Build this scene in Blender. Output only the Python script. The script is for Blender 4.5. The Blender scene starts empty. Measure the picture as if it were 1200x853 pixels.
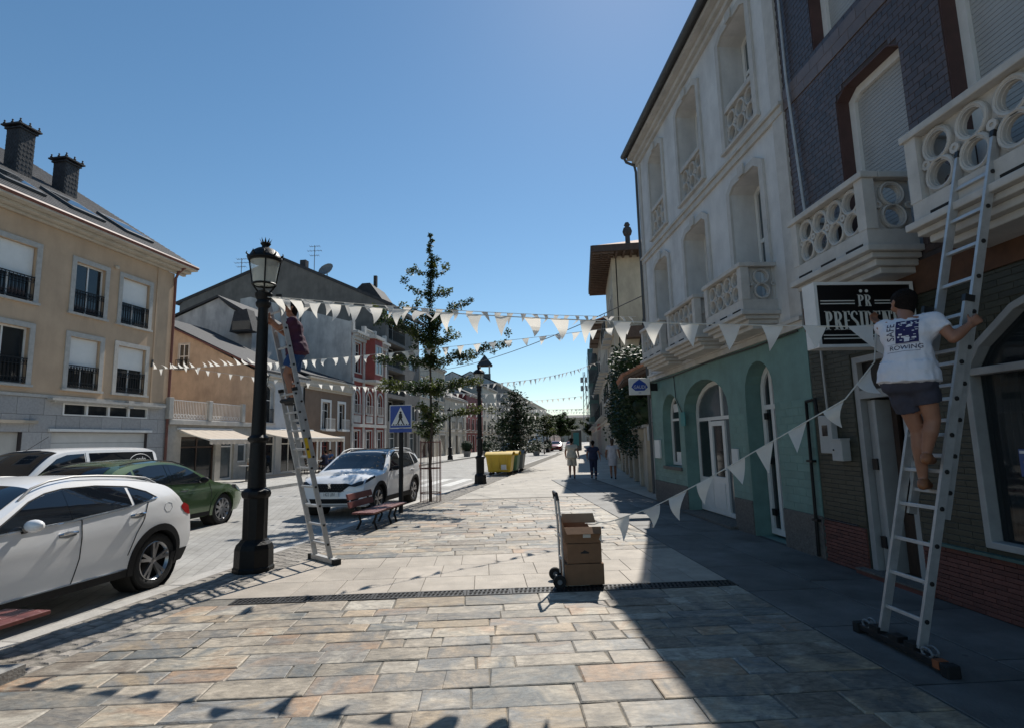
import bpy, bmesh, math, random
from mathutils import Vector, Matrix
from mathutils.geometry import tessellate_polygon
random.seed(7)
R_ = math.radians
sc = bpy.context.scene
COL = sc.collection
# ------------------------------------------------------------ camera, sky, sun, exposure
def cam_axes(pitch, roll, yaw):
    cy, sy, cp, sp = math.cos(yaw), math.sin(yaw), math.cos(pitch), math.sin(pitch)
    f = Vector((sy*cp, cy*cp, sp)); r = Vector((cy, -sy, 0)); u = r.cross(f)
    c, s = math.cos(roll), math.sin(roll)
    return f, r*c+u*s, u*c-r*s
FWD, RGT, UPV = cam_axes(R_(7.787), R_(-1.354), R_(3.159))
CAMP = Vector((0, 0, 1.7))
cd = bpy.data.cameras.new('camera'); cam = bpy.data.objects.new('camera', cd); COL.objects.link(cam)
cd.sensor_width = 36; cd.lens = 650.3*36/1200; cd.clip_start = .05; cd.clip_end = 3000
cam.matrix_world = Matrix(((RGT.x, UPV.x, -FWD.x, CAMP.x), (RGT.y, UPV.y, -FWD.y, CAMP.y), (RGT.z, UPV.z, -FWD.z, CAMP.z), (0, 0, 0, 1)))
sc.camera = cam
SUN_EL, SUN_AZ = R_(47.3), R_(18.2)          # azimuth to the right of +Y
w = bpy.data.worlds.new('World'); sc.world = w; w.use_nodes = True
nt = w.node_tree; bg = nt.nodes['Background']; sky = nt.nodes.new('ShaderNodeTexSky')
sky.sky_type = 'NISHITA'; sky.sun_disc = False; sky.sun_elevation = SUN_EL; sky.sun_rotation = SUN_AZ
sky.air_density = 1.0; sky.dust_density = .1; sky.ozone_density = 1.6; sky.altitude = 100
hsv = nt.nodes.new('ShaderNodeHueSaturation'); hsv.inputs['Saturation'].default_value = 1.15; hsv.inputs['Hue'].default_value = .492
nt.links.new(sky.outputs[0], hsv.inputs['Color']); nt.links.new(hsv.outputs[0], bg.inputs[0]); bg.inputs[1].default_value = .102
sl = bpy.data.lights.new('sun', 'SUN'); sl.energy = 5.0; sl.angle = R_(.53); sl.color = (1, .95, .87)
so = bpy.data.objects.new('sun', sl); COL.objects.link(so)
SUNV = Vector((math.sin(SUN_AZ)*math.cos(SUN_EL), math.cos(SUN_AZ)*math.cos(SUN_EL), math.sin(SUN_EL)))
so.rotation_euler = SUNV.to_track_quat('Z', 'Y').to_euler(); so.location = (20, 40, 50)
sc.view_settings.view_transform = 'Standard'; sc.view_settings.look = 'None'
sc.view_settings.exposure = .12; sc.view_settings.gamma = 1; sc.view_settings.use_curve_mapping = False
# ------------------------------------------------------------ frames of reference
A2 = R_(11.96)                               # the road runs 12 degrees right of the paving
E2 = Vector((math.sin(A2), math.cos(A2), 0)); T2 = Vector((math.cos(A2), -math.sin(A2), 0)); O2 = Vector((-3.57, 8.49, 0))
def RW(s, t, z=0): return O2+E2*s+T2*t+Vector((0, 0, z))
class Fr:
    def __init__(s, o, u, n): s.o = Vector(o); s.u = Vector(u); s.n = Vector(n)
    def P(s, u, z, d=0): return s.o+s.u*u+s.n*d+Vector((0, 0, z))
FRW = Fr((4.62, 0, 0), (0, 1, 0), (-1, 0, 0))            # right facade: u = Y
FLW = Fr(RW(0, -13.3), E2, T2)                           # left facades: u = s
A3 = R_(10); E3 = Vector((math.sin(A3), math.cos(A3), 0)); T3 = Vector((math.cos(A3), -math.sin(A3), 0))
FR3 = Fr((4.75, 15.2, 0), E3, -T3)                       # far right row
# ------------------------------------------------------------ materials
MATS = {}
def stains(n, col, amt):
    """dirt patches, tyre smears and gum spots that lie across the pieces"""
    L = n.links.new; ge = n.nodes.new('ShaderNodeNewGeometry'); a = n.nodes.new('ShaderNodeTexNoise'); a.inputs['Scale'].default_value = .9; a.inputs['Detail'].default_value = 9; a.inputs['Roughness'].default_value = .7; L(ge.outputs['Position'], a.inputs['Vector'])
    r = n.nodes.new('ShaderNodeValToRGB'); r.color_ramp.elements[0].position = .36; r.color_ramp.elements[1].position = .62; r.color_ramp.elements[0].color = (1-amt, 1-amt*1.02, 1-amt*1.05, 1); r.color_ramp.elements[1].color = (1, 1, 1, 1); L(a.outputs['Fac'], r.inputs[0])
    v = n.nodes.new('ShaderNodeTexVoronoi'); v.inputs['Scale'].default_value = 2.3; L(ge.outputs['Position'], v.inputs['Vector']); r2 = n.nodes.new('ShaderNodeValToRGB'); r2.color_ramp.elements[0].position = .035; r2.color_ramp.elements[1].position = .06; r2.color_ramp.elements[0].color = (1-amt*1.2, 1-amt*1.2, 1-amt*1.2, 1); r2.color_ramp.elements[1].color = (1, 1, 1, 1); L(v.outputs['Distance'], r2.inputs[0])
    for q in (r, r2):
        m = n.nodes.new('ShaderNodeMix'); m.data_type = 'RGBA'; m.blend_type = 'MULTIPLY'; m.inputs[0].default_value = 1; L(col, m.inputs[6]); L(q.outputs[0], m.inputs[7]); col = m.outputs[2]
    return col
def mat(name, col, rough=.75, var=.12, scale=4, bump=0, bscale=30, metal=0, rand=0, col2=None, spec=.5, stretch=None, transl=0, hue=0, streak=0, coat=0, stain=0):
    if name in MATS: return MATS[name]
    m = bpy.data.materials.new(name); m.use_nodes = True; n = m.node_tree; L = n.links.new
    b = n.nodes['Principled BSDF']; b.inputs['Roughness'].default_value = rough; b.inputs['Metallic'].default_value = metal
    b.inputs['Specular IOR Level'].default_value = spec
    if coat: b.inputs['Coat Weight'].default_value = coat; b.inputs['Coat Roughness'].default_value = .05
    tc = n.nodes.new('ShaderNodeTexCoord'); oi = n.nodes.new('ShaderNodeObjectInfo')
    mp = n.nodes.new('ShaderNodeMapping'); L(tc.outputs['Object'], mp.inputs[0])
    if stretch: mp.inputs['Scale'].default_value = stretch
    ml = n.nodes.new('ShaderNodeMath'); ml.operation = 'MULTIPLY'; ml.inputs[1].default_value = 90; L(oi.outputs['Random'], ml.inputs[0])
    nz = n.nodes.new('ShaderNodeTexNoise'); nz.noise_dimensions = '4D'; nz.inputs['Scale'].default_value = scale; nz.inputs['Detail'].default_value = 6; nz.inputs['Roughness'].default_value = .62
    L(mp.outputs[0], nz.inputs['Vector']); L(ml.outputs[0], nz.inputs['W'])
    rp = n.nodes.new('ShaderNodeValToRGB'); rp.color_ramp.elements[0].position = .3; rp.color_ramp.elements[1].position = .7
    c2 = col2 or tuple(max(0, c*(1-var*1.4)) for c in col); c1 = tuple(min(1, c*(1+var*.7)) for c in col)
    rp.color_ramp.elements[0].color = (*c2, 1); rp.color_ramp.elements[1].color = (*c1, 1)
    L(nz.outputs['Fac'], rp.inputs[0]); out = rp.outputs[0]
    if streak:                                # rain streaks and stains with a shape of their own
        s2 = n.nodes.new('ShaderNodeTexNoise'); m2 = n.nodes.new('ShaderNodeMapping'); m2.inputs['Scale'].default_value = (.9, .9, .28)
        L(tc.outputs['Object'], m2.inputs[0]); L(m2.outputs[0], s2.inputs['Vector']); s2.inputs['Scale'].default_value = 1.6; s2.inputs['Detail'].default_value = 9; s2.inputs['Roughness'].default_value = .68
        r2 = n.nodes.new('ShaderNodeValToRGB'); r2.color_ramp.elements[0].position = .42; r2.color_ramp.elements[1].position = .68
        r2.color_ramp.elements[0].color = (1, 1, 1, 1); r2.color_ramp.elements[1].color = (1-streak, 1-streak, 1-streak*.95, 1)
        L(s2.outputs['Fac'], r2.inputs[0]); mm = n.nodes.new('ShaderNodeMix'); mm.data_type = 'RGBA'; mm.blend_type = 'MULTIPLY'; mm.inputs[0].default_value = 1
        L(out, mm.inputs[6]); L(r2.outputs[0], mm.inputs[7]); out = mm.outputs[2]
    if stain: out = stains(n, out, stain)
    if rand or hue:
        hs = n.nodes.new('ShaderNodeHueSaturation')
        mr = n.nodes.new('ShaderNodeMapRange'); mr.inputs[3].default_value = 1-rand; mr.inputs[4].default_value = 1+rand
        L(oi.outputs['Random'], mr.inputs[0]); L(mr.outputs[0], hs.inputs['Value'])
        L(out, hs.inputs['Color']); out = hs.outputs[0]
    L(out, b.inputs['Base Color'])
    if bump:
        bz = n.nodes.new('ShaderNodeTexNoise'); bz.inputs['Scale'].default_value = bscale; bz.inputs['Detail'].default_value = 5
        L(mp.outputs[0], bz.inputs['Vector']); bp = n.nodes.new('ShaderNodeBump'); bp.inputs['Strength'].default_value = bump; bp.inputs['Distance'].default_value = .02
        L(bz.outputs['Fac'], bp.inputs['Height']); L(bp.outputs[0], b.inputs['Normal'])
    if transl:
        tr = n.nodes.new('ShaderNodeBsdfTranslucent'); L(out, tr.inputs[0]); mx = n.nodes.new('ShaderNodeMixShader'); mx.inputs[0].default_value = transl
        o = n.nodes['Material Output']; L(b.outputs[0], mx.inputs[1]); L(tr.outputs[0], mx.inputs[2]); L(mx.outputs[0], o.inputs[0])
    MATS[name] = m; return m
def glass_mat(name, tint=(.8, .85, .85), alpha=.35, rough=.04):
    m = bpy.data.materials.new(name); m.use_nodes = True; n = m.node_tree; L = n.links.new
    b = n.nodes['Principled BSDF']; b.inputs['Base Color'].default_value = (*tint, 1); b.inputs['Roughness'].default_value = rough
    t = n.nodes.new('ShaderNodeBsdfTransparent'); t.inputs[0].default_value = (.85, .88, .88, 1); mx = n.nodes.new('ShaderNodeMixShader'); mx.inputs[0].default_value = alpha
    L(t.outputs[0], mx.inputs[1]); L(b.outputs[0], mx.inputs[2]); L(mx.outputs[0], n.nodes['Material Output'].inputs[0]); MATS[name] = m; return m
def slab_mat(name, c1, c2, cm, bw, bh, mortar=.012, rough=.8, ang=0, bump=.3):
    """paving or cladding too far off to pick the pieces apart"""
    m = bpy.data.materials.new(name); m.use_nodes = True; n = m.node_tree; L = n.links.new; b = n.nodes['Principled BSDF']; b.inputs['Roughness'].default_value = rough
    tc = n.nodes.new('ShaderNodeTexCoord'); mp = n.nodes.new('ShaderNodeMapping'); L(tc.outputs['Object'], mp.inputs[0]); mp.inputs['Rotation'].default_value = (0, 0, ang)
    br = n.nodes.new('ShaderNodeTexBrick'); br.inputs['Scale'].default_value = 1; br.inputs['Brick Width'].default_value = bw; br.inputs['Row Height'].default_value = bh; br.inputs['Mortar Size'].default_value = mortar
    br.inputs['Color1'].default_value = (*c1, 1); br.inputs['Color2'].default_value = (*c2, 1); br.inputs['Mortar'].default_value = (*cm, 1); br.inputs['Bias'].default_value = -.1
    L(mp.outputs[0], br.inputs['Vector'])
    nz = n.nodes.new('ShaderNodeTexNoise'); nz.inputs['Scale'].default_value = 1.3; nz.inputs['Detail'].default_value = 8; nz.inputs['Roughness'].default_value = .7; L(mp.outputs[0], nz.inputs['Vector'])
    rp = n.nodes.new('ShaderNodeValToRGB'); rp.color_ramp.elements[0].position = .3; rp.color_ramp.elements[1].position = .72; rp.color_ramp.elements[0].color = (.68, .67, .65, 1); rp.color_ramp.elements[1].color = (1.1, 1.1, 1.1, 1); L(nz.outputs['Fac'], rp.inputs[0])
    mm = n.nodes.new('ShaderNodeMix'); mm.data_type = 'RGBA'; mm.blend_type = 'MULTIPLY'; mm.inputs[0].default_value = 1; L(br.outputs[0], mm.inputs[6]); L(rp.outputs[0], mm.inputs[7]); L(stains(n, mm.outputs[2], .22), b.inputs['Base Color'])
    n2 = n.nodes.new('ShaderNodeTexNoise'); n2.inputs['Scale'].default_value = 60; L(mp.outputs[0], n2.inputs['Vector'])
    ad = n.nodes.new('ShaderNodeMath'); ad.operation = 'MULTIPLY_ADD'; L(n2.outputs['Fac'], ad.inputs[0]); ad.inputs[1].default_value = .5; iv = n.nodes.new('ShaderNodeMath'); iv.operation = 'SUBTRACT'; iv.inputs[0].default_value = 1; L(br.outputs['Fac'], iv.inputs[1]); L(iv.outputs[0], ad.inputs[2])
    bp = n.nodes.new('ShaderNodeBump'); bp.inputs['Strength'].default_value = bump; bp.inputs['Distance'].default_value = .01; L(ad.outputs[0], bp.inputs['Height']); L(bp.outputs[0], b.inputs['Normal'])
    MATS[name] = m; return m
def stone_mat(name, cols, rough=.62, bump=.5):
    """flagstone: every stone takes its own colour, with veins and cloudy patches"""
    m = bpy.data.materials.new(name); m.use_nodes = True; n = m.node_tree; L = n.links.new; b = n.nodes['Principled BSDF']; b.inputs['Roughness'].default_value = rough
    tc = n.nodes.new('ShaderNodeTexCoord'); oi = n.nodes.new('ShaderNodeAttribute'); oi.attribute_name = 'rnd'
    rp = n.nodes.new('ShaderNodeValToRGB'); e = rp.color_ramp.elements; rp.color_ramp.interpolation = 'LINEAR'
    while len(e) < len(cols): e.new(.5)
    for i, c in enumerate(cols): e[i].position = i/(len(cols)-1); e[i].color = (*c, 1)
    ml = n.nodes.new('ShaderNodeMath'); ml.operation = 'MULTIPLY'; ml.inputs[1].default_value = 77; L(oi.outputs['Fac'], ml.inputs[0])
    def noise(sc_, det, dist=0, st=None):
        z = n.nodes.new('ShaderNodeTexNoise'); z.noise_dimensions = '4D'; z.inputs['Scale'].default_value = sc_; z.inputs['Detail'].default_value = det; z.inputs['Distortion'].default_value = dist; z.inputs['Roughness'].default_value = .65
        if st:
            mp = n.nodes.new('ShaderNodeMapping'); mp.inputs['Scale'].default_value = st; L(tc.outputs['Object'], mp.inputs[0]); L(mp.outputs[0], z.inputs['Vector'])
        else: L(tc.outputs['Object'], z.inputs['Vector'])
        L(ml.outputs[0], z.inputs['W']); return z
    a = noise(1.7, 5, 1.2); ad = n.nodes.new('ShaderNodeMath'); ad.operation = 'MULTIPLY_ADD'; L(a.outputs['Fac'], ad.inputs[0]); ad.inputs[1].default_value = .5
    sb = n.nodes.new('ShaderNodeMath'); sb.operation = 'SUBTRACT'; L(oi.outputs['Fac'], sb.inputs[0]); sb.inputs[1].default_value = .25; L(sb.outputs[0], ad.inputs[2]); L(ad.outputs[0], rp.inputs[0])
    g = noise(7, 9, 1.4, (1, 2.4, 1)); r2 = n.nodes.new('ShaderNodeValToRGB'); r2.color_ramp.elements[0].position = .32; r2.color_ramp.elements[1].position = .68; r2.color_ramp.elements[0].color = (.48, .47, .46, 1); r2.color_ramp.elements[1].color = (1.28, 1.26, 1.22, 1); L(g.outputs['Fac'], r2.inputs[0])
    mm = n.nodes.new('ShaderNodeMix'); mm.data_type = 'RGBA'; mm.blend_type = 'MULTIPLY'; mm.inputs[0].default_value = 1; L(rp.outputs[0], mm.inputs[6]); L(r2.outputs[0], mm.inputs[7]); L(stains(n, mm.outputs[2], .3), b.inputs['Base Color'])
    h = noise(16, 7, .8, (1, 1.8, 1)); bp = n.nodes.new('ShaderNodeBump'); bp.inputs['Strength'].default_value = bump; bp.inputs['Distance'].default_value = .012; L(h.outputs['Fac'], bp.inputs['Height']); L(bp.outputs[0], b.inputs['Normal'])
    MATS[name] = m; return m
# ------------------------------------------------------------ mesh helpers
WM = {}                                       # world matrix of every parent
def cprod(a, b): return a.cross(b)
class MB:
    def __init__(s): s.v = []; s.f = []
    def add(s, vs, fs):
        b = len(s.v); s.v += [Vector(x) for x in vs]; s.f += [tuple(b+i for i in f) for f in fs]; return s
    def hexa(s, p): return s.add(p, [(0, 3, 2, 1), (4, 5, 6, 7), (0, 1, 5, 4), (1, 2, 6, 5), (2, 3, 7, 6), (3, 0, 4, 7)])
    def box(s, x0, x1, y0, y1, z0, z1): return s.hexa([(x0, y0, z0), (x1, y0, z0), (x1, y1, z0), (x0, y1, z0), (x0, y0, z1), (x1, y0, z1), (x1, y1, z1), (x0, y1, z1)])
    def fbox(s, F, u0, u1, z0, z1, d0, d1): return s.hexa([F.P(u0, z0, d0), F.P(u1, z0, d0), F.P(u1, z0, d1), F.P(u0, z0, d1), F.P(u0, z1, d0), F.P(u1, z1, d0), F.P(u1, z1, d1), F.P(u0, z1, d1)])
    def bar(s, a, b, w, h, up=(0, 0, 1)):
        a = Vector(a); b = Vector(b); d = (b-a).normalized(); up = Vector(up); sd = d.cross(up)
        if sd.length < 1e-4: sd = d.cross(Vector((1, 0, 0)))
        sd.normalize(); u = sd.cross(d); x = sd*(w/2); y = u*(h/2)
        return s.hexa([a-x-y, a+x-y, a+x+y, a-x+y, b-x-y, b+x-y, b+x+y, b-x+y])
    def tube(s, pts, r, n=8, cap=True):
        pts = [Vector(p) for p in pts]; k = len(pts); rr = r if isinstance(r, (list, tuple)) else [r]*k; rings = []
        prev = None
        for i, p in enumerate(pts):
            d = (pts[min(i+1, k-1)]-pts[max(i-1, 0)]); d = d.normalized() if d.length > 1e-9 else Vector((0, 0, 1))
            if prev is None: a = d.orthogonal().normalized()
            else:
                a = prev-d*prev.dot(d); a = a.normalized() if a.length > 1e-6 else d.orthogonal().normalized()
            prev = a; c = d.cross(a); rings.append([p+(a*math.cos(2*math.pi*j/n)+c*math.sin(2*math.pi*j/n))*rr[i] for j in range(n)])
        b = len(s.v)
        for g in rings: s.v += g
        for i in range(k-1):
            for j in range(n): s.f.append((b+i*n+j, b+i*n+(j+1) % n, b+(i+1)*n+(j+1) % n, b+(i+1)*n+j))
        if cap: s.f.append(tuple(b+j for j in reversed(range(n)))); s.f.append(tuple(b+(k-1)*n+j for j in range(n)))
        return s
    def lathe(s, prof, c=(0, 0, 0), n=16, ax=None, cap=True, flute=0):
        c = Vector(c); Z = Vector(ax or (0, 0, 1)).normalized(); X = Z.orthogonal().normalized() if ax else Vector((1, 0, 0)); Y = Z.cross(X); b = len(s.v)
        for r, z in prof:
            for j in range(n):
                a = 2*math.pi*(j+.5)/n; q = r*(1-(flute if j % 2 else 0)); s.v.append(c+Z*z+(X*math.cos(a)+Y*math.sin(a))*q)
        k = len(prof)
        for i in range(k-1):
            for j in range(n): s.f.append((b+i*n+j, b+i*n+(j+1) % n, b+(i+1)*n+(j+1) % n, b+(i+1)*n+j))
        if cap: s.f.append(tuple(b+j for j in reversed(range(n)))); s.f.append(tuple(b+(k-1)*n+j for j in range(n)))
        return s
    def prism(s, poly, fn, d0, d1, holes=()):
        """2-D outline with holes, extruded: fn(a, b, d) gives the point"""
        loops = [list(poly)]+[list(h) for h in holes]; flat = [p for l in loops for p in l]
        tri = tessellate_polygon([[Vector((p[0], p[1], 0)) for p in l] for l in loops]); b = len(s.v); n = len(flat)
        s.v += [Vector(fn(p[0], p[1], d0)) for p in flat]+[Vector(fn(p[0], p[1], d1)) for p in flat]
        for t in tri: s.f.append(tuple(b+i for i in t)); s.f.append(tuple(b+n+i for i in reversed(t)))
        k = 0
        for l in loops:
            m = len(l)
            for i in range(m): s.f.append((b+k+i, b+k+(i+1) % m, b+n+k+(i+1) % m, b+n+k+i))
            k += m
        return s
    def slab(s, poly, z0, z1, ch=.008, fn=None):
        """chamfered flat piece"""
        n = len(poly); cx = sum(p[0] for p in poly)/n; cy = sum(p[1] for p in poly)/n; fn = fn or (lambda a, b, d: (a, b, d)); b = len(s.v)
        for p in poly: s.v.append(Vector(fn(p[0], p[1], z0)))
        for p in poly: s.v.append(Vector(fn(p[0], p[1], z1-ch*.6)))
        for p in poly:
            dx, dy = cx-p[0], cy-p[1]; q = (p[0]+math.copysign(min(ch, abs(dx)*.4), dx), p[1]+math.copysign(min(ch, abs(dy)*.4), dy)); s.v.append(Vector(fn(q[0], q[1], z1)))
        for k in (0, 1):
            for i in range(n): s.f.append((b+k*n+i, b+k*n+(i+1) % n, b+(k+1)*n+(i+1) % n, b+(k+1)*n+i))
        s.f.append(tuple(b+2*n+i for i in range(n))); return s
    def grid(s, fn, nu, nv):
        b = len(s.v)
        for i in range(nu+1):
            for j in range(nv+1): s.v.append(Vector(fn(i/nu, j/nv)))
        for i in range(nu):
            for j in range(nv): q = b+i*(nv+1)+j; s.f.append((q, q+1, q+nv+2, q+nv+1))
        return s
    def ball(s, c, r, n=12, m=8, sq=(1, 1, 1)):
        c = Vector(c); b = len(s.v)
        for i in range(m+1):
            th = math.pi*i/m
            for j in range(n): ph = 2*math.pi*j/n; s.v.append(c+Vector((r*sq[0]*math.sin(th)*math.cos(ph), r*sq[1]*math.sin(th)*math.sin(ph), r*sq[2]*math.cos(th))))
        for i in range(m):
            for j in range(n): s.f.append((b+i*n+j, b+(i+1)*n+j, b+(i+1)*n+(j+1) % n, b+i*n+(j+1) % n))
        return s
    def build(s, name, m, parent=None, smooth=False, bevel=0, local=False, recalc=True, weld=False):
        me = bpy.data.meshes.new(name); ob = bpy.data.objects.new(name, me); COL.objects.link(ob)
        if parent is not None:
            wm = WM[parent.name]; ob.parent = parent; WM[ob.name] = wm
            if not local: iv = wm.inverted(); vs = [iv @ v for v in s.v]
            else: vs = s.v
        elif local: vs = s.v; WM[ob.name] = Matrix()
        else:
            lo = [min(v[i] for v in s.v) for i in range(3)]; hi = [max(v[i] for v in s.v) for i in range(3)]
            c = Vector(((lo[0]+hi[0])/2, (lo[1]+hi[1])/2, lo[2])); ob.location = c; vs = [v-c for v in s.v]; WM[ob.name] = Matrix.Translation(c)
        me.from_pydata([tuple(v) for v in vs], [], s.f)
        if recalc or weld:
            bm = bmesh.new(); bm.from_mesh(me)
            if weld: bmesh.ops.remove_doubles(bm, verts=bm.verts, dist=1e-4)
            if recalc: bmesh.ops.recalc_face_normals(bm, faces=bm.faces)
            bm.to_mesh(me); bm.free()
        if smooth:
            me.polygons.foreach_set('use_smooth', [True]*len(me.polygons))
            try: me.set_sharp_from_angle(angle=R_(38 if smooth is True else smooth))
            except Exception: pass
        me.materials.append(MATS[m] if isinstance(m, str) else m)
        if bevel: md = ob.modifiers.new('bevel', 'BEVEL'); md.width = bevel; md.segments = 2; md.limit_method = 'ANGLE'
        return ob
def tag(o, label, cat, group=None):
    o['label'] = label; o['category'] = cat
    if group: o['group'] = group
    return o
def thing(name, label, cat, loc=(0, 0, 0), rz=0, group=None):
    o = bpy.data.objects.new(name, None); COL.objects.link(o); o.location = loc; o.rotation_euler = (0, 0, rz); o.empty_display_size = .2
    WM[o.name] = Matrix.Translation(Vector(loc)) @ Matrix.Rotation(rz, 4, 'Z'); return tag(o, label, cat, group)
def structure(o): o['kind'] = 'structure'; return o
KIDS = {}
def copy_tree(o, parent=None):
    c = o.copy(); COL.objects.link(c); c.parent = parent
    for ch in list(o.children): copy_tree(ch, c)
    return c
def dup(o, loc, rz=None, label=None, scale=None):
    c = copy_tree(o); c.location = loc
    if rz is not None: c.rotation_euler = (0, 0, rz)
    if label: c['label'] = label
    if scale: c.scale = (scale,)*3
    return c
def circ(cx, cy, r, n=16, a0=0, a1=2*math.pi, full=True):
    k = n if full else n+1
    return [(cx+r*math.cos(a0+(a1-a0)*i/n), cy+r*math.sin(a0+(a1-a0)*i/n)) for i in range(k)]
def arch(u0, u1, z0, zs, zt, n=10):
    """opening with an arched head: springing zs, crown zt"""
    c = (u0+u1)/2; hw = (u1-u0)/2
    return [(u0, z0), (u1, z0)]+[(c+hw*math.cos(math.pi*i/n), zs+(zt-zs)*math.sin(math.pi*i/n)) for i in range(n+1)]
def rect(u0, u1, z0, z1): return [(u0, z0), (u1, z0), (u1, z1), (u0, z1)]
def cham(u0, u1, z0, z1, c=.16): return [(u0, z0), (u1, z0), (u1, z1-c), (u1-c*1.6, z1), (u0+c*1.6, z1), (u0, z1-c)]
def inset(poly, d):
    n = len(poly); out = []
    for i in range(n):
        a = Vector(poly[i-1]); b = Vector(poly[i]); c = Vector(poly[(i+1) % n]); e1 = (b-a).normalized(); e2 = (c-b).normalized()
        n1 = Vector((-e1.y, e1.x)); n2 = Vector((-e2.y, e2.x)); m = (n1+n2); m = m/max(.3, m.dot(n1)) if m.length > 1e-6 else n1; out.append(tuple(b+m*d))
    return out
def inpoly(p, poly):
    r = False; j = len(poly)-1
    for i in range(len(poly)):
        a, b = poly[i], poly[j]
        if (a[1] > p[1]) != (b[1] > p[1]) and p[0] < (b[0]-a[0])*(p[1]-a[1])/(b[1]-a[1])+a[0]: r = not r
        j = i
    return r
def text_mb(txt, size, fn, extr=.004, font_sx=1, align='CENTER'):
    cu = bpy.data.curves.new('t', 'FONT'); cu.body = txt; cu.size = size; cu.align_x = align; cu.align_y = 'CENTER'; cu.resolution_u = 3
    o = bpy.data.objects.new('t', cu); COL.objects.link(o); bpy.context.view_layer.update()
    me = bpy.data.meshes.new_from_object(o.evaluated_get(bpy.context.evaluated_depsgraph_get())); mb = MB()
    n = len(me.vertices); mb.v = [Vector(fn(v.co.x*font_sx, v.co.y, 0)) for v in me.vertices]+[Vector(fn(v.co.x*font_sx, v.co.y, extr)) for v in me.vertices]
    from collections import Counter
    ec = Counter()
    for p in me.polygons:
        vs = list(p.vertices); mb.f.append(tuple(vs)); mb.f.append(tuple(n+i for i in reversed(vs)))
        for i in range(len(vs)): ec[(vs[i], vs[(i+1) % len(vs)])] += 1
    for (a, b) in ec:
        if (b, a) not in ec: mb.f.append((a, b, n+b, n+a))
    bpy.data.objects.remove(o); bpy.data.curves.remove(cu); bpy.data.meshes.remove(me); return mb
# ------------------------------------------------------------ palette
mat('white_plaster', (.64, .635, .62), .85, .10, 2, .25, 60, streak=.22); mat('trim_stone', (.53, .51, .475), .8, .12, 5, .2, 60, streak=.15)
mat('reveal_paint', (.50, .48, .44), .85, .1, 3); mat('green_paint', (.15, .262, .235), .6, .16, 3, .15, 40, streak=.2)
mat('granite', (.145, .13, .115), .85, .35, 30, .6, 60); mat('white_wood', (.70, .69, .66), .45, .06, 6, .1, 40)
mat('shop_wood', (.34, .34, .33), .5, .1, 6, .1, 40, streak=.2); mat('dark_wood', (.055, .032, .022), .6, .3, 8, .3, 40, stretch=(1, 1, .2)); mat('timber_eave', (.10, .062, .042), .7, .3, 6, .3, 30)
mat('pane', (.012, .016, .02), .06, 0, 1, spec=.6); mat('pane_light', (.09, .11, .12), .08, .3, 2, spec=.6)
mat('interior', (.02, .018, .016), .9, .2, 2); mat('curtain', (.55, .53, .5), .9, .15, 9, stretch=(3, 3, .3))
mat('slate', (.042, .042, .046), .75, .3, 7, .4, 30, rand=.28); mat('slate_plain', (.048, .048, .052), .8, .3, 5, .5, 25); mat('copper', (.16, .055, .04), .5, .25, 8)
mat('iron', (.009, .009, .01), .5, .2, 10, .15, 60, spec=.3); mat('zinc', (.16, .17, .18), .45, .2, 6); mat('zinc_dark', (.06, .065, .07), .5, .2, 6)
mat('purple_tile', (.07, .047, .041), .4, .25, 6, .12, 50, rand=.22); mat('purple_band', (.145, .11, .1), .5, .18, 6, .1, 50, rand=.12); mat('mortar_dark', (.06, .05, .052), .9, .2, 8)
mat('red_reveal', (.075, .035, .03), .6, .2, 6); mat('rust_wall', (.11, .05, .026), .8, .3, 5); mat('olive_tile', (.042, .042, .028), .5, .25, 5, .15, 50, rand=.15)
mat('olive_back', (.05, .05, .035), .9, .2, 5); mat('red_brick', (.15, .055, .042), .8, .2, 9, .3, 60, rand=.16); mat('shutter', (.36, .36, .35), .5, .08, 4)
mat('alu', (.50, .50, .495), .45, .14, 12, .1, 60, metal=.5); mat('alu_dull', (.48, .47, .45), .5, .15, 10, .1, 50, metal=.5); mat('black_plastic', (.015, .015, .015), .5, .2, 10); mat('orange_plastic', (.32, .10, .04), .5, .2, 10)
mat('black_panel', (.004, .004, .005), .35, .1, 4); mat('sign_white', (.72, .71, .68), .5, .08, 5); mat('letter', (.66, .64, .58), .6, .05, 6)
mat('beige_plaster', (.53, .385, .26), .9, .09, 1.2, .2, 70, streak=.14); mat('grey_stone', (.44, .42, .385), .8, .14, 8, .15, 60); mat('granite_panel', (.36, .355, .35), .7, .14, 14, .12, 70, rand=.10)
mat('cornice_cream', (.52, .47, .39), .8, .12, 4, streak=.15); mat('blind', (.74, .73, .69), .6, .04, 4); mat('garage', (.55, .55, .53), .55, .08, 3); mat('frame_white', (.72, .71, .68), .45, .06, 6)
mat('orange_plaster', (.56, .435, .325), .9, .14, 1.5, .25, 60, streak=.3); mat('terrace_paint', (.45, .43, .39), .8, .14, 4, streak=.25); mat('bluewhite_plaster', (.52, .55, .58), .85, .1, 2, streak=.2)
mat('brown_plaster', (.20, .14, .10), .85, .12, 2, streak=.12); mat('red_plaster', (.25, .05, .04), .7, .14, 3); mat('grey_render', (.165, .157, .145), .9, .18, .9, .2, 40, streak=.25); mat('pale_render', (.56, .55, .525), .9, .16, 1, .2, 40, streak=.35)
mat('pink_plaster', (.50, .36, .30), .85, .12, 2, streak=.2); mat('cream_plaster', (.56, .50, .40), .85, .12, 2, streak=.2); mat('tan_plaster', (.42, .36, .28), .85, .12, 2, streak=.2); mat('side_beige', (.50, .43, .32), .85, .12, 1.4, streak=.3)
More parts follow.
